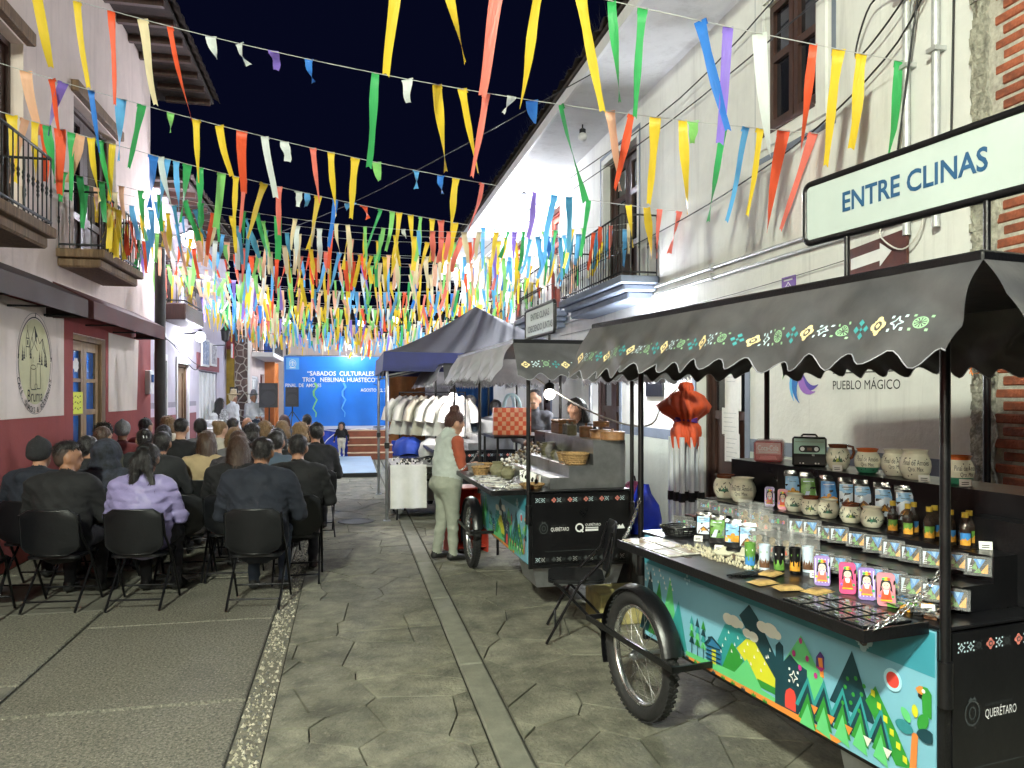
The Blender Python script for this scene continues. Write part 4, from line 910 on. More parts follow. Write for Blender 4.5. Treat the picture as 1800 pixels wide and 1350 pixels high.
MURAL=[
('teal',[(0.666,0.164),(0.722,0.258),(0.818,0.281),(1.077,0.167),(1.083,0.127),(0.958,0.051),(0.68,0.047)]),
('navy',[(0.831,0.33),(0.902,0.398),(0.958,0.357),(1.085,0.213),(1.083,0.127),(1.03,0.132)]),
('green',[(0.694,0.034),(0.777,0.189),(0.863,0.129),(0.804,0.055)]),
('yellow',[(0.811,0.173),(0.883,0.238),(0.939,0.242),(1.083,0.119),(1.083,0.076),(0.958,0.075)]),
('green',[(0.958,0.083),(1.083,0.084),(1.083,0.053),(0.97,0.051)]),
('lime',[(0.398,0.032),(0.694,0.052),(0.798,0.057),(1.079,0.04),(1.079,0.017),(0.398,-0.003)]),
('lime',[(0.791,0.05),(0.889,0.148),(0.976,0.062),(1.006,0.029)]),
('orange',[(0.398,0.01),(1.079,0.022),(1.231,0.03),(1.461,0.016),(1.433,-0.011),(0.398,-0.038)]),
('house',[(0.578,0.119),(0.63,0.17),(0.701,0.14),(0.701,0.052),(0.578,0.044)]),
('yellow',[(0.622,0.109),(0.656,0.114),(0.656,0.043),(0.622,0.042)]),
('navy',[(0.59,0.16),(0.611,0.167),(0.611,0.143),(0.59,0.123)]),
('lime',[(1.133,0.217),(1.236,0.358),(1.362,0.217),(1.313,0.113),(1.267,0.147)]),
('navy',[(1.083,0.27),(1.105,0.293),(1.13,0.281),(1.133,0.217),(1.172,0.26),(1.22,0.234),(1.272,0.226),(1.272,0.127),(1.22,0.024),(1.079,0.021)]),
('coral',[(1.142,0.079),(1.148,0.1),(1.172,0.118),(1.197,0.115),(1.207,0.095),(1.207,0.029),(1.142,0.028)]),
('purple',[(1.323,0.297),(1.345,0.326),(1.367,0.31),(1.367,0.261),(1.323,0.254)]),
('orange',[(1.333,0.297),(1.357,0.303),(1.367,0.226),(1.347,0.226)]),
('magenta',[(1.318,0.259),(1.372,0.267),(1.352,0.246)]),
('navy',[(1.51,0.381),(1.396,0.151),(1.621,0.143)]),
('green',[(1.621,0.287),(1.575,0.218),(1.712,0.04),(1.78,0.056),(1.716,0.157)]),
('teal',[(1.277,0.202),(1.204,0.065),(1.341,0.051)]),
('navy',[(1.277,0.173),(1.213,0.043),(1.333,0.027)]),
('green',[(1.277,0.136),(1.223,0.019),(1.324,0.001)]),
('lime',[(1.277,0.092),(1.231,-0.013),(1.318,-0.03)]),
('teal',[(1.367,0.22),(1.298,0.087),(1.427,0.073)]),
('navy',[(1.367,0.192),(1.306,0.066),(1.42,0.049)]),
('green',[(1.367,0.156),(1.316,0.043),(1.412,0.025)]),
('lime',[(1.367,0.113),(1.323,0.011),(1.406,-0.006)]),
('teal',[(1.465,0.226),(1.4,0.097),(1.522,0.083)]),
('navy',[(1.465,0.198),(1.408,0.076),(1.515,0.06)]),
('green',[(1.465,0.163),(1.417,0.054),(1.507,0.036)]),
('lime',[(1.465,0.122),(1.424,0.023),(1.502,0.006)]),
('teal',[(1.554,0.227),(1.492,0.102),(1.607,0.088)]),
('navy',[(1.554,0.2),(1.5,0.082),(1.601,0.066)]),
('green',[(1.554,0.167),(1.508,0.06),(1.593,0.043)]),
('lime',[(1.554,0.126),(1.515,0.03),(1.588,0.014)]),
('teal',[(1.649,0.22),(1.592,0.099),(1.699,0.086)]),
('navy',[(1.649,0.194),(1.599,0.08),(1.694,0.064)]),
('green',[(1.649,0.162),(1.607,0.058),(1.687,0.042)]),
('lime',[(1.649,0.122),(1.613,0.03),(1.682,0.014)]),
('brown',[(1.782,0.187),(1.807,0.188),(1.8,0.065),(1.771,0.051)]),
('green',[(1.866,0.359),(1.89,0.36),(1.905,0.342),(1.905,0.259),(1.869,0.268)]),
('orange',[(1.841,0.343),(1.857,0.357),(1.871,0.358),(1.869,0.329),(1.852,0.331)]),
('black',[(1.852,0.329),(1.869,0.329),(1.866,0.314),(1.851,0.319)]),
]
CIRC= [('cloud', 0.75, 0.291, 0.043), ('cloud', 0.798, 0.292, 0.046), ('cloud', 0.837, 0.29, 0.029), ('cloud', 0.994, 0.323, 0.04), ('cloud', 1.048, 0.322, 0.051), ('cloud', 1.088, 0.315, 0.031), ('cloud', 0.889, 0.264, 0.033), ('cloud', 0.933, 0.261, 0.036), ('ring', 1.701, 0.338, 0.04), ('coral', 1.701, 0.338, 0.028), ('magenta', 1.239, 0.336, 0.01), ('magenta', 1.199, 0.272, 0.011), ('magenta', 1.277, 0.275, 0.01), ('magenta', 1.236, 0.225, 0.01), ('magenta', 1.325, 0.223, 0.01), ('white', 1.874, 0.344, 0.007), ('yellow', 1.795, 0.264, 0.02), ('lime', 1.758, 0.237, 0.025), ('green', 1.827, 0.239, 0.031), ('tealb', 1.751, 0.193, 0.035), ('navy', 1.841, 0.196, 0.036)]
# ================================================================ VENDING CARTS
MC = dict(teal='#2f8f8f', navy='#123b45', green='#2f8a35', yellow='#c9c92f', lime='#5fbf78', orange='#e08a3c', house='#2f6f96', coral='#d8463c', purple='#4a2f78', magenta='#b02f7f', brown='#d07c3c', black='#101412', cloud='#d9dcd0', ring='#a9dcea', white='#e6e6e0', tealb='#2f7f86', sky='#76aec2', aqua='#398c9e', pale='#a3d3df')
MM = {k: mk('mural_' + k, v, .5, 0, .05, 5) for k, v in MC.items()}
FABRIC = mk('black_awning_vinyl', (.065, .064, .068), .33, 0, .3, 4, .3, 9, spec=.6)
SILV = mk('silver_lit_vinyl', (.3, .3, .34), .45, 0, .2, 4, .2, 9)  # silver hems; on the far carts' valances the lit look painted as pale vinyl
RUBBER = mk('tyre_rubber', (.01, .01, .01), .8, 0, .3, 30, .3, 80)
CHROME = mk('chrome_spokes', (.6, .6, .6), .25, .95, .1, 30)
PANELB = mk('black_panel', (.005, .005, .006), .3, 0, .3, 4, .08, 20, spec=.5)
MCREAM = mk('motif_cream', '#e3cf9a', .6, 0, 0); MTEAL = mk('motif_teal', '#3f8f92', .6, 0, 0); MGRN = mk('motif_green', '#8fb890', .6, 0, 0); MBLU = mk('motif_ice', '#c9e2ea', .6, 0, 0); MPNK = mk('motif_pink', '#d0786a', .6, 0, 0); MDIM = mk('motif_dim', '#3a3f40', .6, 0, 0)
def motif(mb, k, a, b, r, h, fr, m=None):
    sq = lambda x, y, s_, mt: mb.flat([(x - s_, y - s_), (x + s_, y - s_), (x + s_, y + s_), (x - s_, y + s_)], h, mt, fr)
    di = lambda x, y, s_, mt: mb.flat([(x - s_, y), (x, y - s_), (x + s_, y), (x, y + s_)], h, mt, fr)
    if k == 0:
        c = m or MCREAM
        for i in range(4): t = i * PI / 2; mb.flat([(a + r * .62 * math.cos(t) + r * .38 * math.cos(q * PI / 4), b + r * .62 * math.sin(t) + r * .38 * math.sin(q * PI / 4)) for q in range(8)], h, c, fr); sq(a + r * .55 * math.cos(t + PI / 4), b + r * .55 * math.sin(t + PI / 4), r * .17, c)
        mb.flat([(a + r * .5 * math.cos(q * PI / 4), b + r * .5 * math.sin(q * PI / 4)) for q in range(8)], h + .0008, FABRIC, fr); h += .0016; di(a, b, r * .3, c)
    elif k == 1:
        c = m or MTEAL
        for i in range(4): t = i * PI / 2; di(a + r * .62 * math.cos(t), b + r * .62 * math.sin(t), r * .34, c)
        di(a, b, r * .2, c)
    elif k == 2:
        c = m or MGRN; ring(mb, a, b, r * .55, r * .55, r * .1, h, c, fr, 16)
        for i in range(10): t = i * PI / 5; mb.flat([(a + r * .1 * math.cos(t), b + r * .1 * math.sin(t)), (a + r * .52 * math.cos(t - .17), b + r * .52 * math.sin(t - .17)), (a + r * .52 * math.cos(t + .17), b + r * .52 * math.sin(t + .17))], h, c, fr)
        for x in (-1, 1):
            for y in (-1, 1): sq(a + x * r * .75, b + y * r * .75, r * .13, c)
    else:
        c = m or MBLU
        pts = []
        for i in range(8): t = i * PI / 4; q = r * (.72 if i % 2 == 0 else .3); pts.append((a + q * math.cos(t), b + q * math.sin(t)))
        for p, q in zip(pts, pts[1:] + pts[:1]): line(mb, p, q, r * .13, h, c, fr)
        for x in (-1, 1):
            for y in (-1, 1): sq(a + x * r * .72, b + y * r * .72, r * .15, c)
def valance(parent, p0, p1, out, mat, z0=2.14, z1=1.845, spread=.18, scal=.165, pr=True, seed=0, lift=0, fringe=False):
    """hanging flared valance between two top corners; out = horizontal outward direction"""
    p0, p1, out = Vector(p0), Vector(p1), Vector(out); L = (p1 - p0).length; e = (p1 - p0).normalized()
    rg = random.Random(seed); ph = [rg.random() * 6 for _ in range(4)]
    nrm = (out * (z0 - z1) + Vector((0, 0, spread))).normalized()
    def F(a, b, c=0):                      # a along 0..L, b 1 top .. 0 bottom
        w_ = (1 - b) * (.014 * math.sin(a * 9 + ph[0] + b * 3) + .011 * math.sin(a * 21 + ph[1] - b * 5) + .02 * math.sin(a * 3 + ph[2])) + .034 * math.sin(PI * b) * (abs(math.sin((a + b * .55) * 7.5 + ph[3])) - .5) * (.4 + .6 * a / L)
        fl = (1 - b) * spread * (a / L - .5) * .0
        return p0 + e * a + out * (spread * (1 - b)) + Vector((0, 0, (z1 - z0) * (1 - b) + lift)) + nrm * (w_ + c)
    n = max(8, int(L / .02)); rows = []
    H = math.hypot(z0 - z1, spread)
    for k in range(17):
        row = []
        for j in range(n + 1):
            a = L * j / n
            lo = (.055 * .5 * (1 + math.cos(2 * PI * a / scal))) / H if not fringe else (.06 * (.5 + .5 * math.cos(2 * PI * a / .045))) / H
            b = 1 - k / 16 * (1 - lo); row.append(F(a, b))
        rows.append(row)
    m_ = MB(); m_.grid(rows, mat, True); o = m_.build('valance', parent)
    ed = MB(); ed.tube(rows[-1], .0024, SILV, 4, False); ed.build('hem', o)
    if pr:
        q = MB(); f_ = lambda a, b, c: F(a, b / H, c); step = .077; k = 0; a = .07; D = {0: 0, 1: 3, 2: 2, 3: 1}
        while a < L - .05:
            motif(q, D[k % 4], a, H * .42, .034, .003, f_, pr if pr is not True else None); a += step; k += 1
        q.build('printed_border', o)
def wheel(parent, x, y, side):
    w_ = thing('wheel', None, None, (x, y, .345)); w_.parent = parent
    R = .302; r = .04
    def ringm(R, r, mat, n=48, q=10, sx=1):
        mb = MB(); mb.grid([[(r * sx * math.sin(2 * PI * j / q), (R + r * math.cos(2 * PI * j / q)) * math.cos(2 * PI * i / n), (R + r * math.cos(2 * PI * j / q)) * math.sin(2 * PI * i / n)) for j in range(q)] for i in range(n + 1)], mat, True, True); return mb
    ty = ringm(R, r, RUBBER)
    for i in range(64):
        t = 2 * PI * i / 64
        for s_ in (-1, 1):
            Mx = Matrix.Rotation(t + (.05 if s_ > 0 else 0), 4, 'X') @ Matrix.Translation((s_ * .016, 0, R + r - .004)) @ Matrix.Rotation(s_ * .4, 4, 'Z')
            ty.box((-.012, -.009, 0), (.012, .009, .007), RUBBER, Mx)
    ty.build('tyre', w_); rm = ringm(R - .045, .014, CHROME, 48, 8, 1.5); rm.build('rim', w_)
    sp = MB()
    for i in range(32):
        t = 2 * PI * i / 32; t2 = t + (.5 if i % 4 < 2 else -.5); xx = .035 if i % 2 else -.035
        sp.tube([(xx, .022 * math.cos(t2), .022 * math.sin(t2)), (0, (R - .05) * math.cos(t), (R - .05) * math.sin(t))], .0016, CHROME, 4, False)
    sp.build('spokes', w_); hb = MB(); hb.tube([(-.06, 0, 0), (-.03, 0, 0), (.03, 0, 0), (.06, 0, 0)], [.012, .026, .026, .012], STEEL, 12); hb.build('hub', w_)
    return w_
class Fr:
    def __init__(s, O, ang): s.O = O; s.ang = ang; s.A = (-math.sin(ang), math.cos(ang)); s.N = (math.cos(ang), math.sin(ang))
    def w(s, t, y, z=0): return (s.O[0] + s.N[0] * t + s.A[0] * y, s.O[1] + s.N[1] * t + s.A[1] * y, z)
C1 = Fr((1.931, 2.16), math.radians(8.4)); C2 = Fr((1.411, 5.882), math.radians(1.5)); C3 = Fr((1.45, 10.42), math.radians(1.0))
LEN = 1.95; DEP = .86
def chain(parent, a, b):
    m_ = MB(); a, b = Vector(a), Vector(b); n = 15; d = (b - a) / n; up = Vector((0, 0, 1))
    for i in range(n):
        c = a + d * (i + .5) + up * (-.03 * 4 * ((i + .5) / n) * (1 - (i + .5) / n)); u = d.normalized(); s_ = u.cross(up).normalized(); v = s_ if i % 2 else u.cross(s_)
        m_.tube([c + u * math.cos(q * PI / 5) * d.length * .68 + v * math.sin(q * PI / 5) * .009 for q in range(11)], .0028, CHROME, 5, False)
    m_.build('chain', parent)
def cart(fr, label, sign=None, full=True, side=FABRIC, endm=FABRIC, fringe=False, prside=True, nearflap=True):
    c = thing('vending_cart', label, 'cart', (*fr.O, 0), fr.ang, 'black roofed vending carts along the right')
    m_ = MB()
    m_.box((.0, .0, .36), (.03, .03, .96), BLK); m_.box((.0, LEN - .03, .36), (.03, LEN, .96), BLK)
    m_.box((DEP - .03, .0, .36), (DEP, .03, .96), BLK); m_.box((DEP - .03, LEN - .03, .36), (DEP, LEN, .96), BLK)
    m_.box((.03, .03, .36), (DEP - .03, LEN - .03, .39), BLK)
    for y in (.002, LEN - .028): m_.box((.03, y, .362), (DEP - .03, y + .026, .388), BLK)
    m_.build('chassis', c)
    m_ = MB(); m_.box((DEP - .012, .03, .39), (DEP - .002, LEN - .03, .95), PANELB); m_.box((.03, LEN - .012, .39), (DEP - .03, LEN - .002, .95), PANELB); m_.build('side_panel', c)
    # mural
    m_ = MB(); m_.box((-.004, .031, .395), (.01, LEN - .031, .955), MM['sky']); mp = m_.build('mural_panel', c)
    f_ = lambda a, b, cc: (-.005 - cc, 1.9 - a, .4 + b)
    m_ = MB(); m_.flat([(-.018, .40), (1.867, .40), (1.867, .55), (-.018, .55)], .0002, MM['aqua'], f_)
    h = .0004
    for k, (x, rr) in enumerate(((.06, .5), (.15, .44), (.26, .5), (.34, .36))):
        m_.flat([(x - .13, .02), (x + .07, .02), (x - .01, rr * .75)], h, MM[['navy', 'green', 'lime', 'teal'][k]], f_); h += .0002
    for k in range(16): x, z = -.01 + (k * 37 % 23) / 23 * .3, .3 + (k * 17 % 11) / 11 * .09; m_.flat([(x, z), (x + .016, z), (x + .006, z + .018)], h, MM['white'], f_)
    cl = [q for q in CIRC if q[0] == 'cloud']
    for i, (cn, P) in enumerate(MURAL):
        if i >= len(MURAL) - 3: P = [(a - .045, b) for a, b in P]
        P = [(min(1.866, a), max(-.003, b)) for a, b in P]; m_.flat(P, h, MM[cn], f_); h += .00012
        if i == 4:
            for q in cl: m_.flat(ell(q[1], q[2], q[3] * .95, q[3] * .62, 16), h, MM['cloud'], f_); h += .00012
    for q in CIRC:
        if q[0] == 'cloud': continue
        if q[0] == 'white': q = ('white', q[1] - .045, q[2], q[3])
        lf = q[1] > 1.74 and q[3] > .015 and q[1] < 1.86
        pts = ell(q[1], q[2], q[3], q[3] * (1.25 if q[0] == 'magenta' else 1), 20)
        if lf:
            cx, cz = 1.8, .19; dx, dz = q[1] - cx, q[2] - cz; l = math.hypot(dx, dz); ux, uz = dx / l, dz / l; R_ = q[3] * 1.1
            pts = [(q[1] + ux * R_ * math.cos(t) - uz * R_ * .6 * math.sin(t) * abs(math.sin(t)) ** .3, q[2] + uz * R_ * math.cos(t) + ux * R_ * .6 * math.sin(t) * abs(math.sin(t)) ** .3) for t in [k * PI / 9 for k in range(18)]]
        m_.flat([(min(1.866, a), b) for a, b in pts], h, MM[q[0]], f_); h += .00012
    for k in range(3):
        x = .46 + k * .05; z0 = .06
        line(m_, (x, z0 - .02), (x, z0 + .05), .005, h, MM['navy'], f_)
        for q in range(4): m_.flat([(x - .024 + q * .002, z0 + .03 + q * .032), (x + .024 - q * .002, z0 + .03 + q * .032), (x, z0 + .075 + q * .032)], h + .0001 * q, MM[['navy', 'green', 'lime', 'teal'][(q + k) % 4]], f_)
    h += .0006
    for k in range(4): line(m_, (.58, .058 + k * .02), (.70, .062 + k * .022), .006, h, MM['navy'], f_)
    for (a, b) in ((.63, .172), ): line(m_, (.57, .12), (a, b), .01, h, MM['navy'], f_); line(m_, (a, b), (.708, .138), .01, h, MM['navy'], f_)
    for k in range(18): x, z = .7 + (k * 29 % 31) / 31 * .36, .12 + (k * 13 % 19) / 19 * .12; m_.flat([(x, z), (x + .012, z), (x + .003, z + .016)], h, MM['white'], f_)
    for k in range(9): x = .42 + k * .075; m_.flat([(x - .016, .0), (x - .012, .014), (x - .006, .006), (x, .02), (x + .006, .006), (x + .012, .014), (x + .016, .0)], h, MM['green' if k % 3 else 'navy'], f_)
    motif(m_, 3, 1.2, .175, .035, h, f_, MM['white']); motif(m_, 0, 1.57, .44, .045, h, f_, MM['pale']); motif(m_, 1, .42, .4, .03, h, f_, MM['pale'])
    for k in range(9): x, z = 1.47 + (k % 3) * .04 + (k // 3) * .012, .17 + (k // 3) * .05 + (k % 2) * .015; m_.flat(ell(x, z, .009, .009, 6), h, MM['green'], f_)
    for k in range(6): x, z = 1.615 + k * .028, .25 - k * .036; m_.flat([(x - .009, z), (x + .009, z - .004), (x + .009, z + .02), (x - .009, z + .022)], h, MM['yellow'], f_)
    for k in range(5): x = 1.32 + k * .09; m_.flat([(x - .02, .1 - k * .004), (x + .02, .1 - k * .004), (x, .065 - k * .004)], h, MM['orange' if k < 3 else 'cloud'], f_)
    m_.build('mural_print', mp)
    # near end panel with print
    m_ = MB(); m_.box((.031, -.004, .392), (DEP - .031, .012, .955), PANELB); ep = m_.build('end_panel', c); f_ = lambda a, b, cc: (a, -.0045 - cc, b); m_ = MB()
    for z in (.905, .43):
        for k in range(6):
            a = .07 + k * .135
            motif(m_, 0 if k else 3, a, z, .02, .0006, f_, (MPNK if z > .6 else MDIM) if k else MBLU); motif(m_, 3, a + .042, z, .02, .0006, f_, MBLU if z > .6 else ZINC); motif(m_, 2, a + .08, z, .018, .0006, f_, MDIM)
    ring(m_, .12, .68, .03, .038, .006, .0006, MDIM, f_, 16); ring(m_, .12, .68, .012, .018, .005, .0006, MDIM, f_, 10); m_.flat([(.1, .72), (.14, .72), (.13, .735), (.12, .728), (.11, .735)], .0006, MDIM, f_)
    text(m_, 'QUER\u00c9TARO', .18, .655, .042, .0006, WHITEINK, f_, width=.15); text(m_, 'PODER EJECUTIVO DEL ESTADO DE', .18, .695, .012, .0006, MDIM, f_, width=.13)
    ring(m_, .42, .675, .024, .024, .012, .0006, WHITEINK, f_, 20); line(m_, (.43, .66), (.452, .638), .012, .0007, WHITEINK, f_)
    text(m_, 'QUER\u00c9TARO', .47, .685, .03, .0006, WHITEINK, f_, width=.13); m_.flat([(.47, .668), (.58, .668), (.58, .676), (.47, .676)], .0006, WHITEINK, f_); m_.flat([(.47, .645), (.58, .645), (.58, .662), (.47, .662)], .0006, WHITEINK, f_)
    text(m_, 'tmm', .68, .66, .05, .0006, WHITEINK, f_, width=.07); m_.flat([(.74, .655), (.76, .69), (.775, .675), (.79, .695), (.81, .655)], .0006, WHITEINK, f_)
    line(m_, (.13, .495), (.73, .495), .003, .0006, MDIM, f_)
    m_.build('end_print', ep)
    # counter, stepped rack
    m_ = MB(); m_.box((-.01, .0, .961), (DEP, LEN, .975), PANELB, bev=.004); m_.build('counter', c)
    m_ = MB(); m_.prism([(.2, .976), (DEP - .01, .976), (DEP - .01, 1.37), (.57, 1.37), (.57, 1.165), (.36, 1.165), (.36, 1.07), (.2, 1.07)], .1, 1.5, PANELB if full else STEEL, lambda a, b, cc: (a, cc, b))
    m_.prism([(.25, .976), (DEP - .01, .976), (DEP - .01, 1.37), (.57, 1.37), (.57, 1.15), (.38, 1.15), (.38, 1.06), (.25, 1.06)], 1.501, 1.9, PANELB, lambda a, b, cc: (a, cc, b))
    m_.build('stepped_rack', c)
    m_ = MB()
    if not full: m_.prism([(.2, .978), (DEP - .01, .978), (DEP - .01, 1.372), (.57, 1.372), (.57, 1.165), (.36, 1.165), (.36, 1.07), (.2, 1.07)], .085, .098, STEEL, lambda a, b, cc: (a, cc, b)); m_.build('rack_end_plate', c)
    for (x, y) in ((.012, .012), (.012, LEN - .015), (DEP - .01, LEN - .015), (DEP - .01, .012)):
        p = MB(); p.tube([(x - .02 if x < .1 else x + .02, y - .02 if y < .1 else y + .02, .8), (x - .02 if x < .1 else x + .02, y - .02 if y < .1 else y + .02, 2.15)], .0165, BLK, 10)
        p.tube([(x - .02 if x < .1 else x + .02, y - .02 if y < .1 else y + .02, .72), (x - .02 if x < .1 else x + .02, y - .02 if y < .1 else y + .02, .87)], .024, BLK, 10); p.build('post', c)
    # front flap with chains
    m_ = MB(); m_.box((-.285, .06, .955), (-.012, 1.7, .978), PANELB, bev=.005); fl = m_.build('flap', c)
    m_ = MB(); m_.box((-.295, .05, .945), (-.286, 1.71, .985), BLK); m_.box((-.286, .05, .945), (-.012, .0595, .985), BLK); m_.build('rim', fl)
    chain(fl, (-.27, .055, .985), (-.012, 0, 1.17)); chain(fl, (-.27, 1.69, .985), (-.012, LEN, 1.17))
    wheel(c, -.13, 1.76, -1); wheel(c, DEP + .12, 1.76, 1)
    for x in (-.13, DEP + .12):
        m_ = MB(); m_.grid([[(x + .046 * k, 1.76 + (.375 - .018 * k * k) * math.cos(t), .345 + (.375 - .018 * k * k) * math.sin(t)) for k in (-1.15, -.9, 0, .9, 1.15)] for t in [math.radians(165 - i * 9) for i in range(22)]][::1], BLK, True); m_.build('fender', c)
    for x, s_ in ((-.235, 1), (DEP + .225, -1)):
        m_ = MB(); m_.box((x, 1.27, .42), (x + .012, 2.2, .45), BLK); m_.box((min(x, x + s_ * .23), 1.27, .42), (max(x + .012, x + s_ * .23), 1.282, .449), BLK); m_.box((min(x, x + s_ * .23), 2.19, .42), (max(x, x + s_ * .23) + .012, 2.2, .449), BLK); m_.build('wheel_guard', c)
    m_ = MB(); m_.tube([(-.18, 1.76, .345), (DEP + .17, 1.76, .345)], .012, STEEL, 8); m_.build('axle', c)
    m_ = MB(); m_.prism([(.04, .36), (DEP - .04, .36), (DEP - .1, .2), (.08, .2)], .05, .5, STEEL, lambda a, b, cc: (a, cc, b)); m_.build('support_box', c)
    m_ = MB(); m_.tube([(.2, LEN, .5), (.2, LEN + .35, .75), (.65, LEN + .35, .75), (.65, LEN, .5)], .015, BLK, 8); m_.build('push_handle', c)
    # roof
    rf = MB(); rf.box((-.2, -.29, 2.13), (DEP + .2, LEN + .25, 2.165), BLK, bev=.006); ro = rf.build('roof', c)
    y0, y1, x0, x1 = -.295, LEN + .255, -.205, DEP + .205
    valance(ro, (x0, y1, 0), (x0, y0, 0), (-1, 0, 0), side, lift=2.135, pr=prside, seed=1, fringe=fringe); valance(ro, (x0, y0, 0), (x1, y0, 0), (0, -1, 0), endm, lift=2.135, pr=True if not full else MDIM, seed=2)
    valance(ro, (x1, y0, 0), (x1, y1, 0), (1, 0, 0), FABRIC if full else SILV, lift=2.135, pr=False, seed=3, fringe=fringe); valance(ro, (x1, y1, 0), (x0, y1, 0), (0, 1, 0), FABRIC if full else SILV, lift=2.135, pr=False, seed=4, fringe=fringe)
    if sign:
        lines_, ya, yb, za, zb, xs, lab, tc, cols = sign
        sn = thing('cart_sign', None, None, (0, 0, 0)); sn.parent = c
        def rr(p, q, r, s_, e, n=5):
            o = []
            for (cx, cz, a0) in ((q - e, s_ - e, 0), (p + e, s_ - e, 90), (p + e, r + e, 180), (q - e, r + e, 270)): o += [(cx + e * math.cos(math.radians(a0 + 90 * i / n)), cz + e * math.sin(math.radians(a0 + 90 * i / n))) for i in range(n + 1)]
            return o
        f_ = lambda a, b, cc: (xs - cc, -a, b)
        k = MB(); k.prism(rr(-yb, -ya, za, zb, .035), -.012, .0, mk('sign_white_acrylic', (.4, .46, .44), .35, 0, .04, 4), f_); fc = k.build('face', sn)
        k = MB(); out = rr(-yb, -ya, za, zb, .035); k.tube([Vector(f_(a, b, -.006)) for a, b in out + out[:1]], .017, BLK, 8, False); k.build('frame', sn)
        k = MB()
        for (s_, a, b, size, wd) in lines_: text(k, s_, a, b, size, .002, tc, f_, 'l', wd, .022)
        k.build('lettering', fc)
        for y in cols: k = MB(); k.tube([(xs + .006, y, 2.13), (xs + .006, y, za)], .013, BLK, 8); k.tube([(xs + .006, y, 2.13), (xs + .006, y, 2.2)], .019, BLK, 8); k.build('post', sn)
    return c
NAVYT = mk('navy_letters', (.015, .07, .16), .5, 0, .1); GREYT = mk('grey_letters', (.1, .11, .12), .5, 0, 0)
cart(C1, 'souvenir cart nearest the camera with colourful mountain mural and big sign', ([('ENTRE CLINAS', -.91, 2.595, .125, .72)], -.06, 1.155, 2.49, 2.775, .45, '', NAVYT, (.2, .89)))
cart(C2, 'craft cart in the middle with grey stepped rack and two line sign', ([('ENTRE CLINAS', -1.2, 2.45, .085, .62), ('CRECIENDO JUNTAS', -1.3, 2.34, .085, .82)], .43, 1.4, 2.29, 2.56, .34, '', GREYT, (.6, 1.2)), full=False, side=SILV, fringe=True, prside=False)
cart(C3, 'farthest vending cart under the navy tent with pale fringed awning', None, full=False, side=SILV, fringe=True, prside=False)
# ================================================================ GOODS ON THE SOUVENIR CART
def place(o, fr, t, s, z, rz=0, rx=0):
    o.location = fr.w(t, s, z); o.rotation_euler = (rx, 0, fr.ang + rz); return o
VIEW = math.radians(-135)
GLZ = mk('cream_glaze', (.8, .78, .62), .25, 0, .08, 8, coat=.3); GLZO = mk('orange_glaze', (.62, .14, .03), .25, 0, .08); GLZB = mk('brown_glaze', (.13, .035, .015), .25, 0, .1); GLZG = mk('green_glaze', (.05, .25, .15), .3, 0, .1); LEAF = mk('pot_paint_green', (.06, .12, .08), .4, 0, 0); LEAFY = mk('pot_paint_lime', (.35, .42, .06), .4, 0, 0)
def pot(label, fr, t, s, z, R, H, rim, base, words, handle=False, seed=0, face=VIEW):
    rg = random.Random(seed)
    T = thing('clay_pot', label, 'pot', group='painted clay pots on the souvenir cart')
    prof = [(0, 0), (.62, .0), (.72, .04), (.93, .25), (1, .45), (.96, .62), (.82, .78), (.72, .86), (.76, .93), (.86, 1.0), (.8, 1.0), (.66, .88), (.6, .7), (0, .68)]
    P = [(r * R, q * H) for r, q in prof]; mats = [base if q[1] < .2 * H else GLZ for q in P[:-1]]
    for i in range(7, 11): mats[i] = rim
    for i in range(11, 13): mats[i] = GLZB
    m_ = MB(); m_.lathe(P, GLZ, 22, None, True, mats); m_.build('body', T)
    def f_(a, b, c):
        b = max(.01, min(.84, b / H)); r = np.interp(b, [q[1] for q in prof[1:8]], [q[0] for q in prof[1:8]]) * R + .0012 + c
        th = face + a / R; return (r * math.cos(th), r * math.sin(th), b * H)
    d = MB()
    if words:
        text(d, 'Pinal de Amoles', 0, H * .5, R * .52, 0, INK, f_, 'c', width=R * 1.75); text(d, 'Qro. Mex.', 0, H * .3, R * .42, 0, INK, f_, 'c', width=R * 1.0)
        for k in range(9): a, b = rg.uniform(-R * 1.5, R * 1.5), H * (rg.choice([.7, .16]) + rg.uniform(-.04, .04)); d.flat(ell(a, b, R * .05, R * .05, 6), 0, INK, f_)
    else:
        for k in range(16):
            a, b = rg.uniform(-1.5, 1.5) * R, rg.uniform(.2, .72) * H; th = rg.uniform(0, 3); L = R * rg.uniform(.15, .32)
            line(d, (a, b), (a + L * math.cos(th), b + L * math.sin(th)), R * .07, 0, rg.choice([INK, LEAF, INK]), f_)
        for k in range(5): a = -R * .3 + k * R * .14; d.flat([(a - R * .16, H * .32), (a + R * .16, H * .32), (a, H * (.5 + .1 * (k % 2)))], .0004 * (k + 1), LEAF if k != 2 else (LEAFY if seed % 2 else GLZG), f_)
    d.build('decoration', T)
    if handle:
        m_ = MB(); a = face + 1.3
        m_.tube([(math.cos(a) * r_ * R, math.sin(a) * r_ * R, h_ * H) for r_, h_ in ((.85, .95), (1.2, .92), (1.3, .7), (1.15, .5), (.97, .45))], .007, GLZB, 7); m_.build('handle', T)
    place(T, fr, t, s, z); return T
TOPZ, MIDZ, CNT = 1.371, 1.166, .977
pot('brown rimmed jug with handle beside the cassette box', C1, .68, 1.178, TOPZ, .058, .125, GLZB, GLZ, False, True, 1)
pot('orange rimmed lettered pot with green base, left on the top shelf', C1, .68, .99, TOPZ, .06, .118, GLZO, GLZG, True, seed=2)
pot('plain cream lettered pot beside the orange rimmed pot', C1, .7, .845, TOPZ, .062, .122, GLZ, GLZ, True, seed=3)
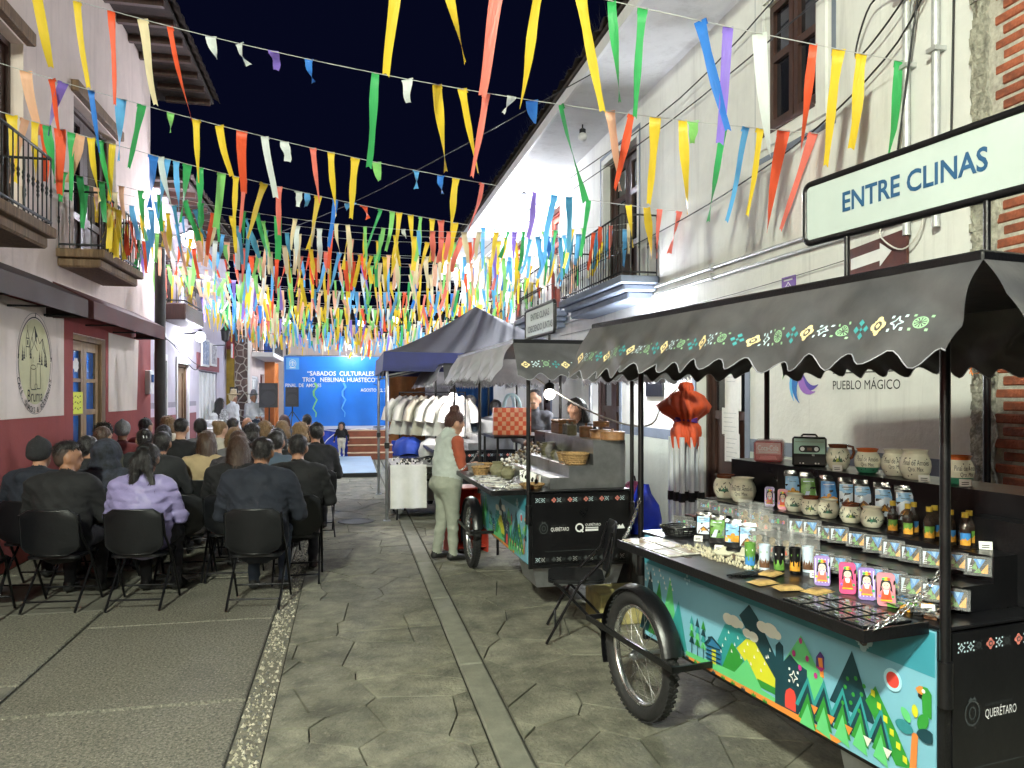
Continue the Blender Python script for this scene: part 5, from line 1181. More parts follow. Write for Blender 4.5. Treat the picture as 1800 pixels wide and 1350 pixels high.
pot('large cream pot lettered Pinal de, nearest left of the cart post', C1, .66, .70, TOPZ, .066, .132, GLZ, GLZ, True, seed=4)
pot('orange rimmed pot with green base right of the cart post', C1, .68, .5, TOPZ, .06, .12, GLZO, GLZG, True, seed=5, face=VIEW + .5)
pot('dark rimmed floral pot on the low left shelf', C1, .485, 1.84, 1.151, .07, .135, GLZB, GLZ, False, seed=6)
pot('cream rimmed dotted pot on the low left shelf', C1, .475, 1.67, 1.151, .073, .135, GLZ, GLZ, True, seed=7)
for k, (s_, lab) in enumerate(((1.215, 'leftmost'), (1.105, 'second'), (.99, 'middle'), (.85, 'fourth'), (.73, 'rightmost'))):
    pot('%s of the five small round painted pots before the coffee bags' % lab, C1, .44, s_, MIDZ, .05, .088, GLZB if k % 2 else GLZ, GLZ, False, seed=10 + k)
# coffee bags
FOIL = mk('black_foil_bag', (.03, .03, .032), .22, .3, .3, 12, .5, 25); FOILS = mk('silver_foil', (.5, .5, .5), .2, .9, .2, 30, .5, 60); CLEAR = mk('cellophane', (.8, .8, .8), .06, 0, .05, 20, 1, 70, alpha=.2, spec=1, bd=.02)
SKYB = mk('print_sky', '#7fb4e0', .35, 0, .1, 9); SKYD = mk('print_deep_blue', '#3f86c8', .35, 0, .1, 9); OCH = mk('print_ochre', '#d79a3a', .35, 0, .35, 40); GRNP = mk('print_green', '#5f8f3f', .35, 0, .4, 40); BRNP = mk('print_brown', '#6a4a36', .35, 0, .5, 40); MISTP = mk('print_mist', '#c8d6e6', .35, 0, .1); TANP = mk('print_tan', '#7d6c4c', .4, 0, .4, 60)
def coffee(label, fr, t, s, z, style, w=.085, h=.17, rz=-.75, seed=0):
    T = thing('coffee_bag', label, 'bag', group='coffee bags on the souvenir cart'); m_ = MB(); rg = random.Random(seed)
    def F(a, b, c=0):
        u, v = a / w, b / h; bul = .012 * max(0, math.sin(PI * min(1, max(0, u + .5)))) ** .6 * max(0, math.sin(PI * min(1, v * .93 + .07))) ** .5
        return (a, -bul - c + .25 * (b - .02) * .6 + .003 * math.sin(a * 90 + b * 130 + seed), b)
    m_.grid([[F(-w / 2 + w * j / 8, h * i / 10) for j in range(9)] for i in range(11)], FOIL); m_.grid([[(F(w / 2 - w * j / 8, h * i / 10)[0], F(0, h * i / 10)[1] + .05 * (1 - i / 10), h * i / 10) for j in range(9)] for i in range(11)], FOIL); m_.build('pouch', T)
    m_ = MB(); m_.grid([[F(-w / 2 + w * j / 12, h * (.9 + .1 * i), .002 + .002 * (j % 2)) for j in range(13)] for i in range(2)], FOILS); m_.build('crimp', T)
    d = MB(); f_ = lambda a, b, c: F(a, b, .0025 + c * 3); q = w * .42
    def G(p, r, s0, s1, hh, mt):
        n = 4; d.grid([[f_(p + (r - p) * j / n, s0 + (s1 - s0) * i / n, hh) for j in range(n + 1)] for i in range(n + 1)], mt)
    G(-q, q, h * .2, h * .84, 0, [SKYB, GRNP, SKYD, MISTP][style]); G(-q, q, h * .62, h * .83, .0004, [SKYB, GRNP, SKYD, SKYB][style])
    if style in (0, 2):
        for k, (x, hh, ww) in enumerate(((-.02, .2, .018), (.0, .28, .01), (.02, .2, .018))): d.flat([(x - ww, h * .22), (x + ww, h * .22), (x + ww, h * (.22 + hh)), (x, h * (.26 + hh)), (x - ww, h * (.22 + hh))], .0008 + k * .0003, OCH, f_)
    elif style == 1: d.flat([(-.03, h * .22), (-.005, h * .22), (.005, h * .5), (-.012, h * .5)], .001, MISTP, f_); d.flat([(.01, h * .25), (q, h * .3), (q, h * .6)], .001, LEAF, f_)
    else: d.flat([(-q * .9, h * .22), (q * .9, h * .22), (q * .6, h * .4), (0, h * .5), (-q * .5, h * .4)], .001, BRNP, f_); d.flat([(-q * .4, h * .33), (q * .4, h * .33), (0, h * .46)], .0014, OCH, f_)
    line(d, (-q * .7, h * .76), (q * .6, h * .77), .0045, .0012, GREYT if style == 3 else MISTP, f_); line(d, (-q * .5, h * .7), (q * .4, h * .7), .002, .0012, INK, f_)
    d.build('label_print', T); place(T, fr, t, s, z, rz); return T
st_ = (0, 1, 2, 3, 3, 3, 3)
for k, s_ in enumerate((1.35, 1.235, 1.095, .975, .88, .76, .645)):
    coffee('%s black coffee bag in the row under the top shelf, %s' % ('first second third fourth fifth sixth seventh'.split()[k], ['church picture', 'green waterfall picture', 'deep blue church picture', 'misty rock picture', 'misty rock picture', 'misty rock picture', 'misty rock picture'][k]), C1, .545, s_, MIDZ, st_[k], seed=k, w=.09, h=.185)
for k, s_ in enumerate((1.6, 1.48, 1.35, 1.235)):
    coffee('%s coffee bag leaning on the counter behind the glasses' % 'first second third fourth'.split()[k], C1, .17, s_, CNT, (3, 1, 0, 3)[k], .085, .14, seed=20 + k)
# lunch boxes
RED = mk('red_printed_tin', (.42, .02, .025), .35, 0, .15, 9); MINT = mk('mint_print', (.32, .5, .42), .4, 0, .08)
T = thing('soda_tin', 'red soda printed tin box wrapped in plastic on the top shelf', 'box'); m_ = MB(); m_.box((-.075, -.1, 0), (.075, .1, .115), RED, bev=.01); m_.build('tin', T)
d = MB(); f_ = fr_near(-.101); d.flat([(-.066, .045), (.066, .045), (.066, .108), (-.066, .108)], 0, mk('pale_red_panel', (.6, .3, .3), .4), f_); text(d, 'Coca-Cola', 0, .065, .042, .0006, WHITEINK, f_, 'c', width=.11, bold=.01); line(d, (-.05, .055), (.05, .057), .004, .0006, WHITEINK, f_); d.flat([(-.05, .012), (.05, .012), (.04, .036), (-.04, .036)], .0004, mk('soda_pink', (.6, .1, .1), .4), f_); d.build('print', T)
w_ = MB(); w_.box((-.082, -.107, .001), (.082, .107, .122), CLEAR, bev=.015); w_.build('wrapper', T); place(T, C1, .68, 1.70, TOPZ, -.75)
T = thing('cassette_box', 'black lunch box printed like a mint audio cassette', 'box'); m_ = MB(); m_.box((-.085, -.045, 0), (.085, .045, .155), PANELB, bev=.01); m_.build('tin', T)
d = MB(); f_ = fr_near(-.046); d.flat([(-.076, .055), (.076, .055), (.076, .147), (-.076, .147)], 0, MINT, f_); d.flat([(-.076, .052), (.076, .052), (.076, .068), (-.076, .068)], .0004, INK, f_); d.flat(ell(-.034, .093, .018, .018, 16) , .0006, INK, f_); d.flat(ell(.034, .093, .018, .018, 16), .0006, INK, f_); d.flat([(-.034, .075), (.034, .075), (.034, .111), (-.034, .111)], .0005, INK, f_); d.flat(ell(-.034, .093, .011, .011, 14), .0009, WHITEINK, f_); d.flat(ell(.034, .093, .011, .011, 14), .0009, WHITEINK, f_); d.flat([(-.012, .085), (.012, .085), (.012, .1), (-.012, .1)], .0009, BRNP, f_); text(d, '90', .012, .056, .014, .0008, WHITEINK, f_)
for x in (-.045, -.03, .03, .045): d.flat(ell(x, .018, .004, .004, 8), .0006, WHITEINK, f_)
line(d, (-.07, .13), (.07, .13), .002, .0005, TANP, f_); d.build('print', T); m_ = MB(); m_.tube([(-.04, 0, .155), (-.03, 0, .166), (.03, 0, .166), (.04, 0, .155)], .006, BLK, 6); m_.build('handle', T); place(T, C1, .66, 1.36, TOPZ, -.72)
# bottles
LIQ = mk('dark_liqueur', (.02, .008, .005), .1, 0, 0, spec=.8); GLS = mk('bottle_glass', (.06, .04, .03), .05, 0, 0, alpha=.5, spec=.9); CAPY = mk('yellow_cap', (.6, .42, .05), .4)
def bottle(lab, s_, t, k):
    T = thing('liqueur_bottle', lab, 'bottle', group='small liqueur bottles on the souvenir cart'); R = .021
    m_ = MB(); m_.lathe([(0, 0), (R, .0), (R, .07), (.019, .078), (0, .079)], LIQ, 14); m_.build('liquid', T)
    m_ = MB(); m_.lathe([(R + .0008, .0), (R + .0008, .075), (.016, .09), (.0095, .1), (.0095, .122)], GLS, 14); m_.build('glass', T)
    m_ = MB(); m_.lathe([(.012, .115), (.012, .134), (0, .135)], CAPY, 12); m_.build('cap', T)
    d = MB(); f_ = lambda a, b, c: ((R + .0016 + c) * math.cos(VIEW + a / R), (R + .0016 + c) * math.sin(VIEW + a / R), b)
    for q in range(6): a = -.018 + q * .006; d.flat([(a, .012), (a + .006, .012), (a + .006, .058), (a, .058)], 0, SKYD if k % 2 else GRNP, f_); d.flat([(a, .012), (a + .006, .012), (a + .006, .03 + .006 * (q % 3)), (a, .03 + .006 * (q % 2))], .0004, OCH, f_)
    d.build('label', T); place(T, C1, t, s_, MIDZ)
for k, (s_, t) in enumerate(((.59, .41), (.53, .46), (.505, .40), (.43, .46), (.412, .41), (.325, .42), (.285, .47), (.255, .41))):
    bottle('small dark liqueur bottle, %s from the left in the row by the post' % 'first second third fourth fifth sixth seventh eighth'.split()[k], s_, t, k)
# photo magnets in cellophane (rows on the rack fronts)
def card(label, t, s_, z, w, h, kind, seed=0):
    rg = random.Random(seed); T = thing('souvenir_magnet', label, 'magnet', group='wrapped magnets on the rack fronts'); f_ = fr_near(-.004)
    m_ = MB(); m_.box((-w / 2, -.004, -h / 2), (w / 2, .004, h / 2), PANELB, bev=.002); m_.build('backing', T); d = MB(); w0, h0 = w, h; w, h = w * .84, h * .84
    if kind == 0:
        d.flat([(-w * .48, -h * .48), (w * .48, -h * .48), (w * .48, h * .46), (-w * .48, h * .46)], 0, TANP, f_); d.flat([(-w * .18 + rg.uniform(-.2, .1) * w, h * .46), (w * .36, h * .46), (w * rg.uniform(-.05, .2), -h * rg.uniform(0, .35))], .0004, SKYD, f_); d.flat([(-w * .05, h * .46), (w * .2, h * .46), (w * .1, h * .1)], .0008, SKYB, f_)
        d.flat([(-w * .48, -h * .48), (-w * .3, h * .46), (-w * .48, h * .46)], .0006, MISTP, f_); d.flat([(-w * .3, -h * .2), (-w * .1, h * .3), (-w * .02, -h * .3)], .0009, GRNP, f_); d.flat([(w * .1, -h * .48), (w * .48, -h * .48), (w * .48, h * .2)], .0007, OCH, f_); d.flat([(-w * .2, -h * .48), (w * .2, -h * .48), (w * .05, -h * .15)], .0011, GRNP, f_)
        for q in range(4): line(d, (-w * .45, -h * .4 + q * h * .12), (-w * .28, -h * .38 + q * h * .12), h * .04, .0012, WHITEINK, f_)
    else:
        x = -w * .44
        for q, ch in enumerate('Amoles'):
            text(d, ch, x, -h * .25, h * .62, .0004 * (q % 2), [RIBM[c] for c in 'plwgos'][q], f_, 'l', width=w * .135, bold=.05); x += w * .15
        for q in range(5): d.flat(ell(rg.uniform(-w * .4, w * .4), rg.uniform(-h * .42, h * .42), h * .06, h * .06, 6), .0012, RIBM[rg.choice('yGgop')], f_)
    d.build('print', T); w, h = w0, h0; c = MB(); c.grid([[(-w * .56 + w * 1.12 * j / 5, -.0075 - .002 * math.sin(j * 2.3 + i + seed), -h * .56 + h * 1.12 * i / 3) for j in range(6)] for i in range(4)], CLEAR); c.build('cellophane', T)
    jr = random.Random(seed + 77); place(T, C1, t - .004 * jr.random(), s_ + jr.uniform(-.012, .012), z + jr.uniform(-.007, .007), (-.95 if t < .34 else -1.1) + jr.uniform(-.22, .22), jr.uniform(-.12, .05)); T.scale = (jr.uniform(.86, 1.06),) * 3; return T
nw = 'first second third fourth fifth sixth seventh eighth ninth tenth eleventh'.split()
for k, s_ in enumerate((1.08, .99, .9, .81, .71, .61, .51, .42, .33, .24, .15)): card('%s waterfall magnet from the left in the upper row' % nw[k], .335, s_, 1.122, .085, .068, 0, k)
for k, s_ in enumerate((.74, .65, .55, .46, .37, .28, .19, .11)): card('%s waterfall magnet from the left in the lower row' % nw[k], .175, s_, 1.035, .085, .068, 0, 10 + k)
for k, (s_, t, z) in enumerate(((1.83, .355, 1.11), (1.62, .355, 1.11), (1.87, .22, 1.02), (1.22, .335, 1.12), (1.22, .19, 1.045), (.96, .175, 1.01), (1.72, .355, 1.11), (1.53, .355, 1.11), (1.73, .22, 1.02), (1.36, .335, 1.12), (1.12, .175, 1.02), (1.36, .19, 1.045))):
    card('rainbow lettered magnet, %s' % ['upper left under the two big pots', 'upper second under the two big pots', 'lower left beside the basket', 'upper one left of the keyrings', 'lower one left of the keyrings', 'the one behind the doll cases', 'upper third under the two big pots', 'upper fourth under the two big pots', 'lower second beside the basket', 'upper one before the small doll cases', 'lower one right of the glasses', 'lower one under the small doll cases'][k], t, s_, z, .12, .062, 1, 30 + k)
# keyrings in clear bags
for k, (t, s_, z) in enumerate(((.16, .95, 1.06), (.16, .87, 1.06), (.16, .79, 1.06), (.3, 1.33, 1.12), (.3, 1.26, 1.12), (.15, 1.03, 1.06), (.14, 1.11, 1.06), (.3, 1.42, 1.12))):
    T = thing('keyring_bag', 'clear bag with gourd shaped keyring, %s' % ['left of three before the rack', 'middle of three before the rack', 'right of three before the rack', 'left of the pair by the small doll cases', 'right of the pair by the small doll cases', 'fourth counting leftward before the rack', 'fifth counting leftward before the rack', 'farthest left by the small doll cases'][k], 'keyring')
    m_ = MB(); f_ = fr_near(0); m_.prism([(q[0], q[1]) for q in ell(0, -.03, .026, .03, 14)], 0, .008, TANP, f_); m_.prism(ell(0, .012, .014, .016, 12), 0, .008, TANP, f_); m_.build('gourd', T)
    m_ = MB(); ring(m_, 0, -.03, .014, .017, .003, .0085, INK, f_, 12); m_.flat([(-.008, -.04), (.008, -.04), (0, -.018)], .0085, RIBM['o'], f_); m_.build('drawing', T)
    m_ = MB(); m_.grid([[(-.035 + .07 * j / 4, -.013 - .004 * math.sin(j * 2 + i * 1.7 + k), -.065 + .15 * i / 5) for j in range(5)] for i in range(6)], CLEAR); m_.build('clear_bag', T); place(T, C1, t, s_, z, -.8)
# doll cases
def dcase(label, t, s_, z, bg, alt, seed, w=.06, h=.115):
    T = thing('doll_case', label, 'case', group='printed doll cases on the souvenir cart'); f0 = lambda a, b, c: (a, -c + b * .22, b)
    def rr(w, h, e, x=0, y=0): 
        o = []
        for (cx, cz, a0) in ((w / 2 - e, h - e, 0), (-w / 2 + e, h - e, 90), (-w / 2 + e, e, 180), (w / 2 - e, e, 270)): o += [(cx + x + e * math.cos(math.radians(a0 + 22.5 * i)), cz + y + e * math.sin(math.radians(a0 + 22.5 * i))) for i in range(5)]
        return o
    m_ = MB(); m_.prism(rr(w, h, .012), -.012, 0, bg, f0); m_.build('case', T); d = MB()
    if alt:
        for q in range(5): a = -w * .4 + q * w * .2; line(d, (a, .012), (a, h - .01), w * .05, .0004, WHITEINK, f0)
    F = lambda p, k, m: d.flat(p, .0006 + k * .0003, m, f0)
    F(ell(0, h * .68, w * .3, h * .15, 14), 0, INK); F([(-w * .3, h * .68), (-w * .36, h * .42), (-w * .22, h * .5)], 0, INK); F([(w * .3, h * .68), (w * .36, h * .42), (w * .22, h * .5)], 0, INK)
    F(ell(0, h * .63, w * .22, h * .11, 14), 1, mk('doll_face', (.75, .55, .42), .5)); F(ell(0, h * .83, w * .2, h * .06, 10), 2, RIBM['y']); F(ell(-w * .15, h * .83, w * .1, h * .04, 8), 3, RIBM['g']); F(ell(w * .15, h * .83, w * .1, h * .04, 8), 3, RIBM['o'])
    F([(-w * .2, h * .5), (w * .2, h * .5), (w * .34, h * .14), (-w * .34, h * .14)], 2, RIBM['s' if alt else 'o']); F([(-w * .16, h * .5), (w * .16, h * .5), (w * .1, h * .36), (-w * .1, h * .36)], 3, WHITEINK); F([(-w * .3, h * .2), (w * .3, h * .2), (w * .33, h * .16), (-w * .33, h * .16)], 4, RIBM['y'])
    for x in (-.08, .08): F(ell(w * x, h * .64, w * .025, w * .03, 6), 4, INK)
    F(ell(-w * .36, h * .3, w * .09, w * .09, 8), 1, RIBM['p' if not alt else 'y']); F(ell(w * .36, h * .3, w * .09, w * .09, 8), 1, RIBM['g'])
    d.build('doll_print', T); m_ = MB(); m_.tube([(w * .45, .01, h * .8), (w * .4, .06, 0)], .003, BLK, 5); m_.build('stand', T); place(T, C1, t, s_, z, -.7); return T
PK = mk('pink_case', (.6, .05, .18), .35, 0, .06); PP = mk('violet_case', (.25, .16, .45), .35, 0, .06); RO = mk('rose_case', (.6, .2, .25), .35, 0, .06)
for k, (s_, bg, alt, lab) in enumerate(((.585, PP, 1, 'violet striped doll case, left of the four on the counter'), (.45, PK, 0, 'bright pink doll case on the counter'), (.355, PP, 1, 'violet striped doll case right of the pink one'), (.265, RO, 0, 'rose flowered doll case nearest the cart post'))): dcase(lab, .03, s_, CNT, bg, alt, k)
dcase('small violet doll case behind the keyrings, left one', .42, 1.38, MIDZ, PP, 1, 7, .05, .1); dcase('small rose doll case behind the keyrings, right one', .42, 1.28, MIDZ, RO, 0, 8, .05, .1)
# tall shot glasses
for k, (s_, t, c1, c2) in enumerate(((.96, -.03, GRNP, SKYD), (.90, .0, MISTP, BRNP), (.84, .03, PANELB, GRNP), (.80, .08, PANELB, OCH), (.80, .15, MISTP, BRNP))):
    T = thing('shot_glass', 'tall printed shot glass, %s of five' % nw[k], 'glass', group='tall shot glasses on the souvenir cart'); R, H = .025, .11; m_ = MB(); m_.lathe([(0, 0), (R * .85, 0), (R, H), (R - .003, H), (R * .78, .012), (0, .012)], c1, 16); m_.build('glass', T)
    d = MB(); f_ = lambda a, b, c: ((R * (.86 + .14 * b / H) + .001 + c) * math.cos(VIEW + a / R), (R * (.86 + .14 * b / H) + .001 + c) * math.sin(VIEW + a / R), b)
    for q in range(8): a = -.03 + q * .0075; d.flat([(a, .012), (a + .0075, .012), (a + .0075, .03 + .012 * ((q * 7 + k) % 3)), (a, .034 + .012 * ((q * 5 + k) % 3))], 0, c2, f_)
    line(d, (-.015, H * .72), (.015, H * .74), .008, .0004, GRNP if k % 2 else WHITEINK, f_); d.build('print', T); place(T, C1, t, s_, CNT)
# leather coasters, tile frames, cards, basket, earrings, birds, pens
CK = mk('tan_leather', (.5, .33, .12), .6, 0, .25, 30, .2, 60)
for k, (s_, t, z) in enumerate(((.70, -.17, 0), (.585, -.14, .002), (.80, -.05, .004), (.49, -.08, .006))):
    T = thing('leather_pouch', 'tan stitched leather pouch, %s' % ['left one at the flap edge', 'right one at the flap edge', 'rear one beside the pens', 'right rear one by the doll cases'][k], 'pouch'); m_ = MB()
    m_.grid([[(-.055 + .11 * j / 8, -.04 + .08 * i / 6, .004 + .012 * math.sin(PI * j / 8) ** .5 * math.sin(PI * i / 6) ** .5) for j in range(9)] for i in range(7)], CK); m_.build('pouch', T); d = MB()
    for q in range(14):
        x = -.05 + q * .0077; d.flat([(x, -.038), (x + .004, -.038), (x + .004, -.032), (x, -.032)], .0165 - .0095, INK, fr_top(0))
    for q in range(3): line(d, (-.03, -.012 + q * .012), (.025, -.012 + q * .012), .004, .0185, BRNP, fr_top(0))
    d.build('stitching', T); place(T, C1, t, s_, CNT + z, [.1, -.2, .4, .2][k])
TL = mk('glossy_tile', (.04, .042, .042), .12, 0, .8, 14, spec=.8)
for r_ in range(3):
    for q in range(4):
        T = thing('framed_magnet', 'glossy dark framed magnet in row %s, place %s, at the flap end' % (['front', 'middle', 'rear'][r_], nw[q]), 'magnet', group='grid of framed magnets on the flap'); m_ = MB(); m_.box((-.034, -.045, 0), (.034, .045, .008), BLK, bev=.002); m_.build('frame', T)
        m_ = MB(); m_.box((-.029, -.04, .0081), (.029, .04, .0092), TL); m_.build('picture', T); d = MB(); rg = random.Random(r_ * 7 + q)
        for z in range(5): x, y = rg.uniform(-.02, .012), rg.uniform(-.03, .02); d.flat([(x, y), (x + .014, y + .006), (x + .006, y + .02)], .0097, rg.choice([ZINC, MISTP, GRNP, GREYT, GREYT]), fr_top(0))
        d.build('print', T); place(T, C1, -.235 + r_ * .074, .42 - q * .098, CNT + .001)
for k in range(6):
    T = MB(); T.box((-.05, -.07, 0), (.05, .07, .006), mk('card_%d' % (k % 3), [(.5, .47, .36), (.36, .34, .28), (.6, .58, .5)][k % 3], .5, 0, .5, 25), bev=.001); T.box((-.04, -.06, .0061), (.04, .06, .0066), TANP)
    o = T.build('postcard'); tag(o, 'pale postcard at the far end of the flap, %s' % ['nearest the edge', 'second at the edge', 'third at the edge', 'rear left', 'rear middle', 'rear right'][k], 'card', 'postcards on the flap'); place(o, C1, -.215 + (k // 3) * .11, 1.64 - (k % 3) * .155, CNT + .001 + k * .0005, random.uniform(-.06, .06))
T = thing('plastic_basket', 'black oval plastic basket with pale trinkets', 'basket'); m_ = MB()
for q in range(5): m_.tube([((.085 + q * .007) * math.cos(t), (.06 + q * .006) * math.sin(t), .004 + q * .011) for t in [i * PI / 12 for i in range(25)]], .004 if q < 4 else .006, BLK, 5, False)
for i in range(24): t = i * PI / 12; m_.tube([(.085 * math.cos(t), .06 * math.sin(t), 0), (.113 * math.cos(t), .084 * math.sin(t), .048)], .003, BLK, 4, False)
m_.prism(ell(0, 0, .085, .06, 20), 0, .003, BLK); m_.build('basket', T); place(T, C1, .12, 1.74, CNT + .001, -.4)
m_ = MB()
for k in range(9): m_.lathe([(.012, 0), (.014, .006), (0, .016)], PAPER, 8, Matrix.Translation((random.uniform(-.05, .05), random.uniform(-.03, .03), .004 + k * .003)))
tag(place(m_.build('trinkets'), C1, .12, 1.74, CNT + .003), 'white trinkets in the black basket', 'trinkets', kind='stuff')
m_ = MB(); PE = mk('pearl_earring', (.55, .5, .36), .3, .3, .3, 50)
for k in range(260):
    a = random.random(); row = k % 3; s_ = 1.46 - a * .55; t = -.09 + row * .05 + random.uniform(-.012, .012) + (.02 if s_ < 1.1 else 0); r_ = random.uniform(.004, .007); 
    m_.lathe([(r_, 0), (r_ * 1.1, r_), (r_ * .4, r_ * 2.4), (0, r_ * 3)], PE, 5, Matrix.Translation((t, s_, 0)))
o = m_.build('earrings'); tag(o, 'rows of small pearl coloured earrings on the flap', 'earrings', kind='stuff'); place(o, C1, 0, 0, CNT + .001)
for k, (s_, t) in enumerate(((1.16, -.03), (1.10, .05))):
    m_ = MB(); m_.prism([(-.05, .01), (-.02, -.012), (.03, -.01), (.055, .012), (.02, .014), (.012, .03), (.02, .045), (.0, .05), (-.012, .03), (-.02, .014)], 0, .006, mk('pale_wood_cutout', (.55, .53, .4), .6, 0, .1)); tag(place(m_.build('wooden_bird'), C1, t, s_, CNT + .02, -.6 + k * .3, .5), 'pale wooden bird cutout, %s' % ['left of the pair', 'right of the pair'][k], 'bird cutout')
for k in range(8):
    m_ = MB(); m_.tube([(0, -.07, 0), (0, .07, 0)], .004, BLK, 6); m_.box((-.005, -.075, -.002), (.005, -.045, .005), FOILS); tag(place(m_.build('pen'), C1, -.17 + k * .014, .86 - k * .006, CNT + .006, PI / 2 + .3 + random.uniform(-.1, .1)), 'black pen, %s from the left in the fan at the flap edge' % 'first second third fourth fifth sixth seventh eighth'.split()[k], 'pen', 'black pens fanned on the flap')
T = thing('wooden_crate', 'small open wooden crate at the near end of the cart', 'crate'); m_ = MB()
WD = mk('raw_wood', (.28, .17, .08), .7, 0, .3, 5, .3, 30, stretch=(1, 1, 6))
for (a, b) in (((-.02, 0, 0), (.0, .3, .3)), ((.2, 0, 0), (.22, .3, .3)), ((0, 0, 0), (.2, .3, .018)), ((0, 0, .282), (.2, .3, .3))): pm = MB(); pm.box(a, b, BLK); pm.build('board', T)
pm = MB(); pm.box((.0, .04, .018), (.2, .06, .282), WD); pm.build('board', T); place(T, C1, .5, -.0, CNT + .001)

for k in range(10):
    m_ = MB(); m_.box((-.022, -.002, 0), (.022, .002, .03), PAPER, Matrix.Rotation(-.3, 4, 'X')); d = [line(m_, (-.014, .008 + q * .008), (.012, .008 + q * .008), .003, .003 + q * .0025, INK, lambda a, b, c: (a, -c + b * .3, b)) for q in range(2)]
    s_, t, z = [(1.55, .1, CNT), (1.3, .05, CNT), (1.0, .08, CNT), (.7, .1, CNT), (.5, .12, CNT), (.15, .1, CNT), (1.1, .6, TOPZ), (.6, .6, TOPZ), (.42, .62, TOPZ), (.2, .45, MIDZ)][k]
    tag(place(m_.build('price_tag'), C1, t, s_, z, -.75), 'small white price tag, %s from the far end of the souvenir cart' % nw[k], 'price tag', 'price tags on the souvenir cart')
for k in range(9):
    s_, t = .3 - (k % 5) * .05, .06 + (k // 5) * .09; m_ = MB(); rg = random.Random(k); m_.grid([[(-.035 + .07 * j / 5, -.03 + .06 * i / 4, .006 + rg.random() * .012) for j in range(6)] for i in range(5)], FOILS); m_.box((-.025, -.02, .0), (.025, .02, .012), [SKYD, GRNP, OCH, PANELB, BRNP][k % 5]); tag(place(m_.build('wrapped_sweet'), C1, t, s_, CNT + .001, rg.random()), 'foil wrapped packet, %s in the clutter near the cart post' % nw[k], 'packet', 'wrapped packets near the cart post')
# ================================================================ CRAFTS ON THE MIDDLE CART
BASK = mk('woven_palm', (.33, .2, .08), .8, 0, .45, 60, .8, 90); CEDAR = mk('cedar_box', (.26, .13, .055), .55, 0, .3, 6, .2, 30, stretch=(1, 6, 6)); SAGE = mk('sage_clay', (.2, .19, .11), .7, 0, .3, 14); SLATE = mk('grey_clay', (.18, .17, .16), .7, 0, .3, 14); BONE = mk('pale_trinkets', (.55, .52, .44), .55, 0, .3, 20)
def round_box(lab, fr, t, s_, z, R, H, mat, lid=True, name='wooden_round_box', cat='box', grp='round lidded boxes on the craft cart'):
    T = thing(name, lab, cat, group=grp); m_ = MB(); m_.lathe([(0, 0), (R * .97, 0), (R, .01), (R, H * .7), (R * .96, H * .72), (0, H * .72)], mat, 20); m_.build('body', T)
    if lid: m_ = MB(); m_.lathe([(R * 1.02, H * .68), (R * 1.03, H * .9), (R * .9, H * .96), (.012, H), (.01, H * 1.12), (.014, H * 1.2), (0, H * 1.25)], mat, 20); m_.build('lid', T)
    return place(T, fr, t, s_, z)
def basket(lab, fr, t, s_, z, R, H, mat=BASK, oval=1.0):
    T = thing('woven_basket', lab, 'basket', group='woven baskets on the craft cart'); m_ = MB(); n = 10
    P = []
    for i in range(n + 1):
        q = i / n; P.append((R * (.72 + .28 * q) + (.004 if i % 2 else 0), H * q))
    m_.lathe([(0, .0)] + P + [(R * .95, H), (R * .68, .012), (0, .012)], mat, 24, Matrix.Diagonal((1, oval, 1, 1))); m_.build('body', T)
    m_ = MB(); m_.tube([(R * math.cos(t_) * 1.0, R * oval * math.sin(t_), H) for t_ in [i * PI / 12 for i in range(25)]], .007, mat, 6, False); m_.build('rim', T); return place(T, fr, t, s_, z)
for k, (t, s_, R, H, lab) in enumerate(((.75, .12, .1, .075, 'wide cedar round box at the near end of the top step'), (.74, .36, .1, .08, 'second cedar round box on the top step'), (.68, .58, .06, .1, 'tall cedar round box on the top step'), (.74, .74, .055, .075, 'small cedar round box beyond the tall one'))): round_box(lab, C2, t, s_, TOPZ, R, H, CEDAR)
round_box('small round box stacked on the second cedar box', C2, .74, .36, TOPZ + .1, .07, .05, CEDAR, True)
for k, (t, s_, mat, lab) in enumerate(((.66, .92, SAGE, 'sage green lidded jar on the top step'), (.66, 1.06, SLATE, 'grey lidded jar on the top step'))): round_box(lab, C2, t, s_, TOPZ, .045, .1, mat, True, 'lidded_jar', 'jar', 'lidded jars on the craft cart')
T = thing('wooden_chest', 'square cedar chest on the top step of the craft cart', 'chest'); m_ = MB(); m_.box((-.09, -.13, 0), (.09, .13, .1), CEDAR, bev=.006); m_.build('body', T); m_ = MB(); m_.box((-.095, -.135, .101), (.095, .135, .135), CEDAR, bev=.012); m_.build('lid', T); place(T, C2, .7, 1.3, TOPZ)
basket('big oval woven basket on the middle step of the craft cart', C2, .46, .22, MIDZ, .115, .09, BASK, 1.15)
basket('small woven basket behind the big oval one', C2, .47, .52, MIDZ, .075, .075)
basket('flat woven basket on the counter before the grey rack', C2, .08, .2, CNT, .1, .035)
basket('deep woven basket at the far end of the flap', C2, -.13, 1.3, CNT, .085, .08); basket('dark woven basket at the far end of the flap', C2, -.14, 1.52, CNT, .08, .085, SLATE); basket('tan woven basket at the far corner of the flap', C2, -.03, 1.62, CNT, .085, .08)
